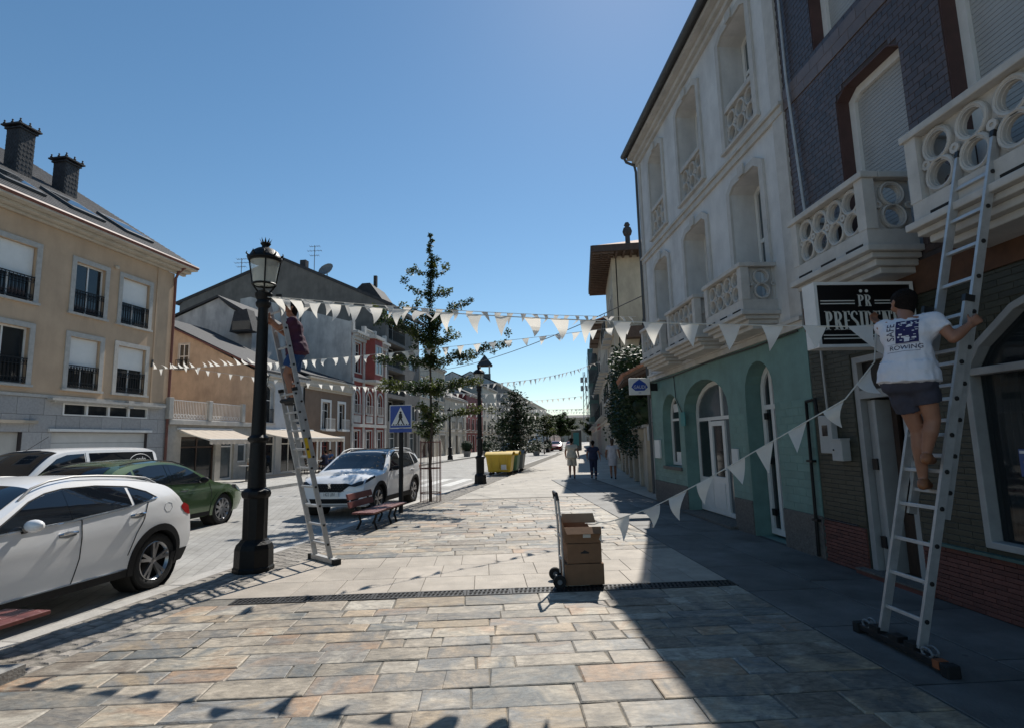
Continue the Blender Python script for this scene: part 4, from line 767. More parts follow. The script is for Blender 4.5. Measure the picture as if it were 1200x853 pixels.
MB().fbox(F, 12.98, 13.12, 3.6, 9.42, .001, .035).build('pilaster', 'beige_plaster', B); mb = MB(); mb.ball(F.P(10.9, 8.78, .07), .09, 8, 6, (1, 1, .8)); mb.build('alarm_lamp', 'cornice_cream', B); MB().tube([F.P(12.95, 5.1, .02), F.P(12.95, 5.4, .06)], .04, 6).build('vent', 'zinc_dark', B)
def on_roof(u, f): return F.P(u, 9.86+6.15*f, .62-(9+.62)*f)
for (ua, ub, f0, f1) in ((6.9, 8.3, .11, .27), (9.3, 10.7, .11, .27), (11.7, 13.1, .11, .27)):
    t_ = MB(); nrm = (on_roof(0, 1)-on_roof(0, 0)).cross(F.u).normalized(); nrm = nrm if nrm.z > 0 else -nrm
    q = [on_roof(ua, f0), on_roof(ub, f0), on_roof(ub, f1), on_roof(ua, f1)]; t_.hexa([p+nrm*.02 for p in q]+[p+nrm*.12 for p in q]); sk = t_.build('skylight', 'zinc_dark', B)
    q = [on_roof(ua+.12, f0+.03), on_roof(ub-.12, f0+.03), on_roof(ub-.12, f1-.03), on_roof(ua+.12, f1-.03)]; MB().hexa([p+nrm*.1 for p in q]+[p+nrm*.128 for p in q]).build('pane', 'pane', sk)
for i, (u, f, hh) in enumerate(((9.85, .45, 1.65), (11.8, .45, 1.25))):
    p = on_roof(u, f); bz = p.z-.6; tz = p.z+hh; mb = MB(); G0 = Fr((p.x, p.y, 0), F.u, F.n); mb.fbox(G0, -.30, .30, bz, tz, -.30, .30); ch = mb.build('chimney', 'slate_plain', B)
    sc_ = MB(); z = p.z-.3; r = 0
    while z < tz-.05:
        for side in range(4):
            for j in range(5):
                u_ = -.32+j*.14+(.07 if r % 2 else 0); ua, ub = max(u_, -.31), min(u_+.13, .31)
                if ub-ua < .04: continue
                H_ = [Fr((p.x, p.y, 0), F.u, F.n), Fr((p.x, p.y, 0), -F.u, -F.n), Fr((p.x, p.y, 0), F.n, -F.u), Fr((p.x, p.y, 0), -F.n, F.u)][side]
                um = (ua+ub)/2; sc_.prism([(ua, z+.12), (ua, z+.045), (um, z-.02), (ub, z+.045), (ub, z+.12)], H_.P, .301, .312+.006*(r % 2))
        z += .1; r += 1
    so2 = sc_.build('slate_scales', 'slate', ch); so2['kind'] = 'stuff'
    mb = MB(); mb.fbox(G0, -.45, .45, tz+.12, tz+.18, -.45, .45); mb.fbox(G0, -.37, .37, tz, tz+.05, -.37, .37); [mb.fbox(G0, a-.05, a+.05, tz+.05, tz+.12, b-.05, b+.05) for a in (-.27, .27) for b in (-.27, .27)]
    for a in (-.37, 0, .37):
        for b in (-.37, 0, .37): mb.lathe([(.03, 0), (.06, .06), (.02, .12), (.04, .16), (0, .2)], G0.P(a, tz+.18, b), 6)
    mb.build('chimney_cap', 'slate_plain', ch)
# ------------------------------------------------------------ orange house with terrace over a shop
Oh = thing('terrace_house', 'low shop with white-railed roof terrace beside the beige apartment house', 'house', F.P(17, 0, 0))
o1, o2, o3 = rect(14.9, 17.2, .1, 2.2), rect(17.6, 18.6, .1, 2.2), rect(18.9, 19.7, .9, 2.1)
shell(F, 13.97, 20.15, 2.72, 9, [o1, o2, o3], 'terrace_paint', Oh)
for o_, c_ in ((o1, 2), (o2, 1), (o3, 1)): window(F, o_, -.12, .08, c_, (.8,), 'dark_wood' if c_ == 2 else 'frame_white', 'pane' if c_ == 2 else 'pane_light', Oh)
MB().fbox(F, 13.97, 20.1, 2.73, 2.95, -9, .18).build('terrace_slab', 'terrace_paint', Oh, bevel=.02)
for a, b_ in ((14.05, 16.35), (16.65, 18.9)):
    railing(F, a, b_, 2.96, 3.82, .08, Oh, 'frame_white', .1, 'terrace_railing'); mb = MB()
    for k in range(int((b_-a)/.2)):
        c = a+.1+k*.2; pts = [F.P(c+math.cos(t)*.08, 3.12+math.sin(t)*.09, .09) for t in [q*math.pi/4 for q in range(9)]]; mb.tube(pts, .012, 4, cap=False)
    mb.build('railing_scroll', 'frame_white', Oh)
for u in (14.0, 16.5, 19.0): MB().fbox(F, u-.13, u+.13, 2.96, 3.9, .0, .2).build('terrace_post', 'terrace_paint', Oh, bevel=.02)
# ------------------------------------------------------------ white-blue house with arched window
W_ = thing('arched_window_house', 'low pale house with arched windows and a weathered orange side wall', 'house', F.P(22.7, 0, 0)); ah = [arch(21.0, 21.9, 3.0, 4.7, 5.1, 8), arch(23.9, 24.8, 3.0, 4.7, 5.15, 8)]; gh_ = [rect(20.7, 22.3, .12, 2.3), rect(22.9, 24.8, .12, 2.3)]
shell(F, 20.2, 25.28, 5.75, 14, ah+gh_, 'bluewhite_plaster', W_)
SW = Fr(RW(20.17, -13.3), -T2, -E2); MB().prism([(.02, 0), (14, 0), (14, 5.75), (7, 9.35), (.02, 5.82)], SW.P, -.02, .03, [rect(4.15, 4.78, 6.1, 7.5)]).build('side_wall', 'orange_plaster', W_); MB().fbox(SW, 4.1, 4.85, 6.0, 7.6, -.03, -.021).build('interior', 'interior', W_); hole_window(SW, 4.15, 4.78, 6.1, 7.5, W_, tw=.06, tm='trim_stone', rows=(.5,), d=.015); railing(SW, 4.05, 4.88, 6.05, 6.6, .14, W_)
for a, b_ in ((21.0, 21.9), (23.9, 24.8)): hole_window(F, a, b_, 3.0, 5.15, W_, tm='grey_stone', tw=.14, head='seg', rows=(.6,)); railing(F, a, b_, 3.02, 3.8, .05, W_)
for g in gh_: window(F, g, -.12, .08, 2, (.8,), 'frame_white', 'pane', W_)
mb = MB(); mb.fbox(F, 20.2, 25.28, 5.45, 5.6, 0, .15); mb.fbox(F, 20.2, 25.28, 5.6, 5.76, 0, .4); mb.build('cornice', 'trim_stone', W_); gable_roof(F, 20.0, 25.28, 5.77, 14, 3.6, 'slate_plain', W_, .45, attic=False); MB().tube([SW.P(-.4, 5.85, .2), SW.P(7, 9.3, .2)], .05, 6).build('verge', 'copper', W_); MB().tube([F.P(25.2, 5.6, .4), F.P(25.2, 5.3, .06), F.P(25.2, .3, .06)], .05, 6).build('drainpipe', 'iron', W_); MB().fbox(F, 21.5, 24.0, 5.9, 6.35, .1, .25).build('attic_panel', 'trim_stone', W_)
# ------------------------------------------------------------ brown house
Bn = thing('brown_house', 'brown two-storey house with white window surrounds', 'house', F.P(28.7, 0, 0)); bh = [rect(27.65, 28.75, 2.75, 4.6), rect(30.05, 31.0, 2.75, 4.6)]; bg_ = [rect(26.0, 27.0, .12, 2.0), rect(27.65, 28.75, .5, 2.0), rect(29.9, 30.9, .12, 2.1)]
shell(F, 25.3, 32.0, 5.6, 9, bh+bg_, 'brown_plaster', Bn)
for p in bh: a, b_, c_, d_ = bb(p); hole_window(F, a, b_, c_, d_, Bn, tm='frame_white', tw=.18, rows=(.7,)); q = MB().fbox(F, a-.12, b_+.12, c_-.14, c_-.02, .092, .4).build('balcony', 'frame_white', Bn); railing(F, a-.1, b_+.1, c_-.02, c_+.72, .36, q, 'frame_white', .12)
for i, p in enumerate(bg_): a, b_, c_, d_ = bb(p); hole_window(F, a, b_, c_, d_, Bn, tm='frame_white', tw=.18, rows=(.75,), fm='red_plaster', sill=False)
mb = MB(); mb.fbox(F, 25.3, 32.0, 5.3, 5.45, 0, .1); mb.fbox(F, 25.3, 32.0, 5.45, 6.0, 0, .25); mb.fbox(F, 25.3, 32.0, 6.0, 6.1, 0, .42); mb.build('cornice', 'cornice_cream', Bn); gable_roof(F, 25.3, 32.0, 6.11, 9, 1.6, 'slate_plain', Bn, .3); MB().fbox(F, 25.3, 32, 0, .45, 0, .04).build('plinth', 'cornice_cream', Bn)
# ------------------------------------------------------------ red house with bay
Rd = thing('red_house', 'tall red and white house with bay window and arched openings', 'house', F.P(35.4, 0, 0)); u0, u1 = 32.05, 38.9; cs3 = [33.1, 35.4, 37.7]
h3 = [rect(c-.5, c+.5, 7.2, 9.5) for c in (33.1,)]+[rect(c-.5, c+.5, 7.2, 9.5) for c in (37.7,)]; h2 = [arch(c-.5, c+.5, 4.1, 5.3, 5.8, 8) for c in cs3]; h1 = [rect(c-.55, c+.55, .12, 2.7) for c in cs3]
shell(F, u0, u1, 10.3, 9.5, h1+h2+h3, 'red_plaster', Rd, bodym='pale_render')
for p in h3: hole_window(F, *bb(p), Rd, tm='trim_stone', tw=.16, rows=(.7,))
for c in cs3: hole_window(F, c-.5, c+.5, 4.1, 5.8, Rd, tm='trim_stone', tw=.16, head='round', rows=(.6,)); hole_window(F, c-.55, c+.55, .12, 2.7, Rd, tm='trim_stone', tw=.12, sill=False, rows=(.75,)); MB().fbox(F, c-.62, c+.62, 3.35, 3.9, .001, .08).build('apron', 'trim_stone', Rd); railing(F, c-.6, c+.6, 3.95, 4.75, .12, Rd, 'trim_stone', .14)
for u in (u0, 34.1, 36.4, u1-.28): MB().fbox(F, u, u+.28, 0, 9.7, .001, .12).build('pilaster', 'trim_stone', Rd)
for z in (3.0, 6.5): MB().fbox(F, u0, u1, z, z+.25, .002, .16).build('string_course', 'trim_stone', Rd)
mb = MB(); mb.fbox(F, u0, u1, 9.7, 9.95, .001, .2); mb.fbox(F, u0, u1, 10.15, 10.35, .001, .5); [mb.fbox(F, u0+.1+k*.42, u0+.28+k*.42, 9.95, 10.15, .001, .42) for k in range(16)]; mb.build('cornice', 'trim_stone', Rd)
by = MB(); by.prism([(34.3, 0), (36.5, 0), (36.2, .8), (34.6, .8)], lambda a, b, d: F.P(a, d, b), 6.75, 10.1); bay = by.build('bay_window', 'red_plaster', Rd); mb = MB(); mb.fbox(F, 34.75, 36.05, 7.3, 9.5, .8, .82); mb.build('pane', 'pane_light', bay); mb = MB(); mb.prism(rect(34.68, 36.12, 7.2, 9.6), F.P, .8, .86, [rect(34.8, 36.0, 7.3, 9.5)]); mb.fbox(F, 35.36, 35.44, 7.3, 9.5, .8, .85); mb.prism([(34.15, 0), (36.65, 0), (36.35, 1.0), (34.45, 1.0)], lambda a, b, d: F.P(a, d, b), 6.55, 6.75); mb.prism([(34.15, 0), (36.65, 0), (36.35, 1.0), (34.45, 1.0)], lambda a, b, d: F.P(a, d, b), 10.1, 10.36); mb.build('bay_trim', 'trim_stone', bay)
mb = MB(); mb.fbox(F, u0, u1, 10.36, 10.5, -.3, .1); [mb.fbox(F, a, a+.35, 10.5, 11.1, -.2, .1) for a in (u0, 34.2, 36.3, u1-.35)]; [mb.fbox(F, 34.55+k*.3, 34.67+k*.3, 10.5, 10.9, -.1, .02) for k in range(6)]; mb.fbox(F, 34.5, 36.3, 10.9, 11.0, -.15, .06); mb.build('parapet', 'trim_stone', Rd)
PW = Fr(RW(32.0, -13.3), -T2, -E2)            # its bare side wall towards the camera: u = depth, n = towards the camera
MB().prism([(.02, 0), (9.5, 0), (9.5, 13.4), (8.6, 13.5), (.02, 11.0)], PW.P, -.35, .03).build('side_wall', 'pale_render', Rd); MB().fbox(PW, 4.2, 4.28, 6, 12, .03, .08).build('cable', 'zinc_dark', Rd); gable_roof(F, 32.4, u1, 10.4, 9.5, 1.5, 'slate_plain', Rd, .0)
# grey low wall and dormer behind the orange house
Gw = thing('grey_backhouse', 'pale grey rendered house with slate dormer behind the orange wall', 'house', RW(26.5, -20)); QW = Fr(RW(26, 0), -T2, -E2)
MB().prism([(17.6, 0), (24.5, 0), (24.5, 10.2), (20.2, 11.8), (19.2, 11.0), (17.6, 10.2)], QW.P, -4.5, 0).build('wall', 'pale_render', Gw); mb = MB(); mb.prism([(17.0, 9.2), (18.7, 9.2), (18.4, 10.6), (17.5, 10.7)], QW.P, .0, .8); dm = mb.build('dormer', 'slate_plain', Gw); MB().prism([(17.4, 10.22), (19.1, 11.04), (20.2, 11.84), (24.7, 10.24), (24.7, 10.36), (20.2, 11.98), (17.4, 10.36)], QW.P, -4.6, .15).build('roof', 'slate_plain', Gw); MB().fbox(QW, 17.2, 18.5, 9.3, 9.9, .8, .82).build('pane', 'pane', dm)
# ------------------------------------------------------------ tall grey block whose gable rises behind
Bk = thing('grey_block', 'tall grey apartment block with balconies and big bare gable', 'apartment block', F.P(42, 0, 0)); u0, u1 = 38.95, 48.2
bh = [rect(39.6, 43.9, z, z+2.15) for z in (3.6, 6.1, 8.6, 11.0)]; gh2 = [rect(39.8+k*2.7, 41.9+k*2.7, .12, 2.7) for k in range(3)]; bw2 = [rect(45.0, 47.4, z, z+1.5) for z in (3.9, 6.4, 8.9)]
shell(F, u0, u1, 13.2, 20, [], 'grey_render', Bk) if False else wall(F, rect(u0, u1, 0, 13.2), bh+gh2+bw2, -1.2, 0, 'wall', 'grey_render', Bk)
MB().fbox(F, u0+.3, u1, 0, 13.1, -20, -1.25).build('body', 'grey_render', Bk)
for p in bh:
    a, b_, c_, d_ = bb(p); window(F, rect(a+.6, b_-.4, c_+.05, d_-.1), -1.1, .08, 3, (), 'frame_white', 'pane', Bk); railing(F, a, b_, c_+.05, c_+1.0, -.05, Bk, 'iron', .16, 'balcony_railing')
for p in gh2: window(F, p, -.3, .08, 2, (.8,), 'frame_white', 'pane_light', Bk)
for p in bw2: window(F, p, -.2, .08, 3, (), 'frame_white', 'pane_light', Bk)
GW = Fr(RW(38.95, -13.3), -T2, -E2); MB().prism([(.0, 0), (20.8, 0), (20.8, 15.2), (20, 16.0), (10.4, 19.2), (-.0, 14.4)], GW.P, -.3, .04).build('gable', 'grey_render', Bk)
mb = MB(); mb.prism([(-.6, 14.1), (10.4, 19.3), (21.2, 15.6), (21.2, 15.3), (10.4, 19.0), (-.6, 13.8)], GW.P, -9.3, .1); mb.build('roof', 'slate_plain', Bk); mb = MB(); mb.fbox(GW, 9.3, 9.9, 18.4, 19.7, -3, -2.4); mb.build('chimney', 'slate_plain', Bk); MB().prism([(.9, 14.6), (4.2, 16.2), (3.4, 16.9), (2.6, 16.9)], GW.P, -6, -2.4).build('dormer', 'slate_plain', Bk); MB().fbox(GW, 2.5, 2.8, 16.9, 18.0, -4, -3.7).build('flue', 'slate_plain', Bk)
def antenna(p, h, label):
    a = thing('roof_antenna', label, 'antenna', p, group=None); p = Vector(p); MB().tube([p, p+Vector((0, 0, h))], .035, 6).build('mast', 'zinc', a); mb = MB()
    for k, (z, l) in enumerate(((h*.97, .5), (h*.8, .7), (h*.62, .45))):
        mb.tube([p+Vector((-l, .1, z)), p+Vector((l, -.1, z))], .02, 4); [mb.tube([p+Vector((x*l, -.25, z)), p+Vector((x*l, .25, z))], .014, 4) for x in (-.9, -.5, 0, .5, .9)]
    mb.build('aerial', 'zinc', a)
antenna(GW.P(7.6, 17.9, -1), 2.6, 'tall television antenna on the grey gable roof'); antenna(GW.P(15.2, 17.6, -1), 2.2, 'smaller television antenna left on the grey gable roof'); antenna(RW(15.2, -19, 8.2)+Vector((0, 0, 0)), 2.0, 'bushy antenna behind the beige house corner')
ds = thing('satellite_dish', 'grey satellite dish near the top of the grey gable', 'dish', GW.P(6.0, 17.1, -.5)); mb = MB(); mb.lathe([(.0, .0), (.35, .05), (.6, .16), (.75, .3), (.73, .31), (.58, .19), (.34, .08), (0, .03)], GW.P(6.0, 17.7, -.5), 14, ax=(-.3, -.8, .5), cap=False); mb.build('reflector', 'zinc', ds, smooth=True); MB().tube([GW.P(6.0, 17.0, -.5), GW.P(6.0, 17.7, -.45)], .05, 6).build('mount', 'zinc_dark', ds)
# ------------------------------------------------------------ more of the left row, receding
Gl = house('glazed_gallery_house', 'house with white glazed gallery behind the near tree', F, 48.4, 58, 10.2, 9, 'cream_plaster', 2, 4, ww=1.9, wh=2.2, first=3.4, step=3.1, fm='frame_white', pm='pane_light')
spec = [(58.2, 69, 7.2, 'cream_plaster', 1, 3, 'cream two-storey house beyond the gallery, left side'), (69.2, 80, 8.4, 'red_plaster', 1, 4, 'dull red house behind the second lamp, left side'), (80.2, 93, 10.6, 'cream_plaster', 2, 4, 'cream house left of the turret, left side'), (93.2, 108, 12.2, 'grey_render', 2, 4, 'grey house with turret, left side'), (108.2, 126, 12.2, 'pink_plaster', 2, 5, 'pinkish house beyond the conifer, left side'), (126.2, 150, 12, 'tan_plaster', 2, 5, 'tan long house far along the left side'), (150.2, 190, 12, 'cream_plaster', 2, 6, 'cream long house far along the left side'), (190.2, 260, 11, 'pink_plaster', 2, 8, 'farthest pink house on the left side')]
for a, b, hh, m, fl_, cl, lb in spec: house('row_house', lb, F, a, b, hh, 10, m, fl_, cl, balc=(0,), rise=2.4)
tw = thing('turret', 'small open roof turret above the grey house beyond the second lamp', 'turret', F.P(97, 12.2, -3)); mb = MB(); p = F.P(97, 0, -3)
mb.box(p.x-1.1, p.x+1.1, p.y-1.1, p.y+1.1, 12.5, 14.4); mb.build('base', 'grey_render', tw); mb = MB(); [mb.box(p.x+a-.15, p.x+a+.15, p.y+b-.15, p.y+b+.15, 14.4, 16.0) for a in (-.9, .9) for b in (-.9, .9)]; mb.build('post', 'trim_stone', tw); MB().add([(p.x-1.5, p.y-1.5, 16.0), (p.x+1.5, p.y-1.5, 16), (p.x+1.5, p.y+1.5, 16), (p.x-1.5, p.y+1.5, 16), (p.x, p.y, 18.2)], [(0, 1, 4), (1, 2, 4), (2, 3, 4), (3, 0, 4), (3, 2, 1, 0)]).build('roof', 'slate_plain', tw)
ms = thing('lattice_mast', 'thin lattice mast at the far end of the street', 'mast', (48.5, 260, 0)); mb = MB(); [mb.tube([(48.5+a, 260+b, 0), (48.5+a*.3, 260+b*.3, 33)], .12, 4) for a in (-1.2, 1.2) for b in (-1.2, 1.2)]; [mb.tube([(48.5-1.2*(1-.7*k/12), 260-1.2*(1-.7*k/12), k*2.7), (48.5+1.2*(1-.7*(k+1)/12), 260-1.2*(1-.7*(k+1)/12), (k+1)*2.7)], .09, 4) for k in range(12)]; mb.build('lattice', 'zinc', ms); mb = MB(); [mb.box(48.5+a-.5, 48.5+a+.5, 259, 261, z, z+2.4) for a in (-1.2, 1.2) for z in (24, 28)]; mb.build('antenna_panels', 'zinc', ms)
end = house('end_building', 'ochre building closing the far end of the street', Fr((20, 300, 0), (1, 0, 0), (0, -1, 0)), 0, 60, 13, 12, 'tan_plaster', 3, 9)
# ------------------------------------------------------------ awnings
def awning(u0, u1, z0, z1, d, label):
    a = thing('awning', label, 'awning', F.P((u0+u1)/2, z1, d)); mb = MB(); n = 14
    mb.grid(lambda p, q: F.P(u0+(u1-u0)*p, z0+(z1-z0)*q-.05*math.sin(math.pi*q)+.01*math.sin(p*40), .05+d*q), 28, 6); mb.build('canopy', 'awning', a, recalc=False); mb = MB()
    mb.grid(lambda p, q: F.P(u0+(u1-u0)*p, z1-q*(.2+.03*abs(math.sin(p*math.pi*14))), d+.05+.01*math.sin(p*60)), 84, 3); mb.build('valance', 'awning', a, recalc=False)
    mb = MB(); mb.tube([F.P(u0, z1, d+.04), F.P(u1, z1, d+.04)], .03, 6); [mb.tube([F.P(u, z0-.1, .03), F.P(u, z1-.05, d)], .022, 6) for u in (u0+.1, (u0+u1)/2, u1-.1)]; mb.tube([F.P(u0, z0, .06), F.P(u1, z0, .06)], .06, 8); mb.build('frame', 'frame_white', a)
awning(14.6, 18.3, 2.55, 2.05, 1.6, 'cream awning over the shop below the orange house'); awning(20.0, 26.4, 2.62, 2.1, 2.2, 'longer cream awning below the arched-window house')
# ------------------------------------------------------------ cars
def interp(tab, x):
    if x <= tab[0][0]: return tab[0][1]
    for i in range(len(tab)-1):
        (a, p), (b, q) = tab[i], tab[i+1]
        if x <= b:
            m0 = (q-tab[i-1][1])/(b-tab[i-1][0]) if i > 0 else (q-p)/(b-a); m1 = (tab[i+2][1]-p)/(tab[i+2][0]-a) if i+2 < len(tab) else (q-p)/(b-a)
            t = (x-a)/(b-a); h = b-a; return (2*t**3-3*t*t+1)*p+(t**3-2*t*t+t)*h*m0+(-2*t**3+3*t*t)*q+(t**3-t*t)*h*m1
    return tab[-1][1]
class Car:
    """local x runs from nose (-L/2) to tail (+L/2)"""
    def __init__(s, L, W, top, belt, zroof, z0, wheels, wr, front, rear, roofw=.74, pf=.10, pr=.07):
        s.L, s.W, s.top, s.belt, s.zr, s.z0, s.wheels, s.wr, s.front, s.rear, s.rw, s.pf, s.pr = L, W, top, belt, zroof, z0, wheels, wr, front, rear, roofw, pf, pr
    def zt(s, x): return interp(s.top, x)
    def bz(s, x): return interp(s.belt, x)
    def plan(s, x): a = max(0, 1-x/1.1); b = max(0, 1-(s.L-x)/1.1); return 1-s.pf*a**2.2-s.pr*b**2.2
    def hw(s, x, z):
        b = s.bz(x); h = s.W/2*s.plan(x)
        if z <= b: t = (z-s.z0)/max(.1, b-s.z0); f = .945+.055*math.sin(math.pi*min(1, max(0, t))**.8*.62)/math.sin(math.pi*.5) if t < 1 else 1; c = .013*math.exp(-((t-.72)/.07)**2); return h*(min(f, 1.0)-(.012*max(0, t-.8)/.2)+c*.5)
        t = (z-b)/max(.1, s.zr-b); return h*(.988-(.988-s.rw)*min(1.1, t)**1.15)
    def warp(s, x, y, z):
        f = max(0, 1-x/.8); r = max(0, 1-(s.L-x)/.7); g = (abs(y)/(s.W/2))
        return x-s.L/2+f*f*(interp(s.front, z)+.22*g**2.4)-r*r*(interp(s.rear, z)+.12*g**2.4)
    def P(s, x, y, z): return Vector((s.warp(x, y, z), y, z))
    def side(s, x, z, sg, off=0): y = sg*(s.hw(x, z)+off); return s.P(x, y, z)
    def topP(s, x, f, off=0):
        ht = s.hw(x, s.zt(x)-.07); y = f*ht; g = abs(f); return s.P(x, y, s.zt(x)-.07*(g**4)*.9-.012*g*g+off)
    def section(s, x):
        zt = s.zt(x); pts = []; n = 16
        for k in range(n+1): z = s.z0+(zt-.07-s.z0)*(k/n); pts.append((s.hw(x, z), z))
        ht = pts[-1][0]
        for g in (.96, .9, .8, .65, .45, .22): pts.append((g*ht, zt-.07*(g**4)*.9-.012*g*g))
        return pts, zt
    def body(s, m, parent):
        xs = [0]; step = .055
        while xs[-1] < s.L-.03: xs.append(min(s.L, xs[-1]+step))
        if s.L-xs[-1] > 1e-6: xs.append(s.L)
        mb = MB(); rings = []
        for x in xs:
            pts, zt = s.section(x); ring = [s.P(x, y, z) for y, z in pts]+[s.P(x, 0, zt)]+[s.P(x, -y, z) for y, z in reversed(pts)]; rings.append(ring)
        n = len(rings[0]); 
        for r in rings: mb.v += r
        for i in range(len(xs)-1):
            for j in range(n-1):
                x = (xs[i]+xs[i+1])/2; q = (i*n+j, i*n+j+1, (i+1)*n+j+1, (i+1)*n+j); c = sum((mb.v[k] for k in q), Vector())/4
                if abs(c.y) > .4 and any((c.x-(wx-s.L/2))**2+(c.z-s.wr)**2 < (s.wr+.066)**2 for wx in s.wheels): continue
                mb.f.append(q)
        for x, i0 in ((0, 0), (s.L, len(xs)-1)):       # nose and tail faces
            pts, zt = s.section(x); rows = pts+[(0, zt)]; b = len(mb.v); nc = 14
            for y, z in rows:
                for k in range(nc+1): mb.v.append(s.P(x, y*(1-2*k/nc), z))
            for i in range(len(rows)-1):
                for k in range(nc): q = b+i*(nc+1)+k; mb.f.append((q, q+1, q+nc+2, q+nc+1))
        mb.box(-s.L/2+.4, s.L/2-.3, -s.W/2+.16, s.W/2-.16, s.z0-.04, s.z0+.02) 
        return mb.build('body', m, parent, smooth=32, local=True, weld=True)
    def patch(s, st, sg, off, name, m, parent, n=6):
        """surface piece on the side given as stations (x, zlow, zhigh)"""
        mb = MB(); xs = []
        for (a, b) in zip(st[:-1], st[1:]):
            k = max(1, int(abs(b[0]-a[0])/.06)); xs += [tuple(a[i]+(b[i]-a[i])*j/k for i in range(3)) for j in range(k)]
        xs.append(st[-1])
        for x, zl, zh in xs:
            for j in range(n+1): z = zl+(zh-zl)*j/n; mb.v.append(s.side(x, z, sg, off))
        for i in range(len(xs)-1):
            for j in range(n): q = i*(n+1)+j; mb.f.append((q, q+1, q+n+2, q+n+1))
        return mb.build(name, m, parent, smooth=True, local=True)
    def toppatch(s, x0, x1, f, off, name, m, parent, f1=None):
        mb = MB(); f1 = f1 or f; mb.grid(lambda u, v: s.topP(x0+(x1-x0)*u, (f+(f1-f)*u)*(2*v-1), off)+Vector((-.004 if x0 < s.L/2 else .004, 0, 0)), 14, 18); return mb.build(name, m, parent, smooth=True, local=True)
    def nose(s, poly, off, name, m, parent, rear=False, th=.0):
        X = s.L if rear else 0; mb = MB(); sg = 1 if rear else -1
        tri = tessellate_polygon([[Vector((p[0], p[1], 0)) for p in poly]])
        def sub(a, b, c, k):
            if k == 0: i = len(mb.v); mb.v.extend(s.P(X, p[0], p[1])+Vector((sg*off, 0, 0)) for p in (a, b, c)); mb.f.append((i, i+1, i+2)); return
            m = lambda p, q: ((p[0]+q[0])/2, (p[1]+q[1])/2); ab, bc, ca = m(a, b), m(b, c), m(c, a)
            for t in ((a, ab, ca), (ab, b, bc), (ca, bc, c), (ab, bc, ca)): sub(*t, k-1)
        for t in tri: sub(*[poly[i] for i in t], 2)
        return mb.build(name, m, parent, local=True, weld=True)
    def seam(s, pts, sg, parent, r=.004, m='seam', off=.001, name='door_seam'):
        mb = MB(); q = []
        for (a, b) in zip(pts[:-1], pts[1:]): k = max(1, int(math.hypot(b[0]-a[0], b[1]-a[1])/.06)); q += [(a[0]+(b[0]-a[0])*j/k, a[1]+(b[1]-a[1])*j/k) for j in range(k)]
        q.append(pts[-1]); mb.tube([s.side(x, z, sg, off) for x, z in q], r, 5); return mb.build(name, m, parent, local=True)
    def arches(s, parent, m='cladding', wd=.05):
        wd += .035
        for wx in s.wheels:
            for sg in (1, -1):
                mb = MB(); n = 26; ra = s.wr+.03
                for i in range(n+1):
                    a = R_(-16)+R_(212)*i/n; x = wx+ra*math.cos(a); x2 = wx+(ra+wd)*math.cos(a); z = max(s.z0-.02, s.wr+ra*math.sin(a)); z2 = max(s.z0-.02, s.wr+(ra+wd)*math.sin(a)); h1, h2 = s.hw(x, max(z, s.z0)), s.hw(x2, max(z2, s.z0))
                    mb.v += [s.P(x, sg*(h1-.10), z), s.P(x, sg*(h1+.012), z), s.P(x2, sg*(h2+.012), z2), s.P(x2, sg*(h2-.01), z2)]
                for i in range(n):
                    for j in range(3): q = i*4+j; mb.f.append((q, q+1, q+5, q+4))
                mb.build('wheel_arch', m, parent, smooth=True, local=True)
                mb = MB(); c = s.P(wx, 0, s.wr); hy = s.hw(wx, s.wr)
                mb.tube([(c.x, sg*(hy-.32), s.wr), (c.x, sg*(hy-.03), s.wr)], s.wr+.045, 24); mb.f = mb.f[:-1]; mb.build('wheel_well', 'interior', parent, local=True)
    def wheel_set(s, parent, spokes=5, rimm='rim', dark=True):
        for wx in s.wheels:
            for sg in (1, -1):
                c = s.P(wx, 0, s.wr); hy = s.hw(wx, s.wr)-.015; wv = Vector((0, sg, 0)); R = s.wr; ri = R*.70; mb = MB()
                mb.lathe([(ri, -.19), (R*.95, -.2), (R, -.17), (R, -.05), (R*.95, -.012), (R*.86, 0), (ri, -.008), (ri-.012, -.02), (ri-.012, -.19)], Vector((c.x, 0, R))+wv*hy, 32, ax=(0, sg, 0)); w_ = mb.build('wheel', 'rubber', parent, smooth=40, local=True)
                mb = MB(); C0 = Vector((c.x, 0, R))+wv*(hy-.012); mb.lathe([(ri-.03, -.03), (ri-.004, 0), (ri-.012, .006), (ri-.03, -.015)], C0, 32, ax=(0, sg, 0), cap=False)
                mb.lathe([(0, .0), (R*.16, 0), (R*.14, .014), (0, .018)], C0-wv*.03, 14, ax=(0, sg, 0), cap=False)
                for k in range(spokes):
                    for dd in ((-.16, .16) if spokes == 5 else (0,)):
                        a = 2*math.pi*k/spokes+.3; a0 = a+dd*.35; a1 = a+dd*1.0
                        p0 = C0+Vector((math.cos(a0), 0, math.sin(a0)))*R*.12-wv*.025; p1 = C0+Vector((math.cos(a1), 0, math.sin(a1)))*(ri-.012)-wv*.004; mb.bar(p0, p1, .036 if dd else .06, .03, up=wv)
                mb.build('rim', rimm, w_, smooth=30, local=True)
                mb = MB(); mb.lathe([(0, 0), (ri-.01, 0)], C0-wv*.085, 24, ax=(0, sg, 0), cap=False); mb.build('brake_disc', 'rim_dark', w_, local=True)
def put_car(name, label, s_mid, t_mid, toward):
    p = RW(s_mid, t_mid, -.05); return thing(name, label, 'car', p, R_(90)-A2+(0 if toward else math.pi), None)
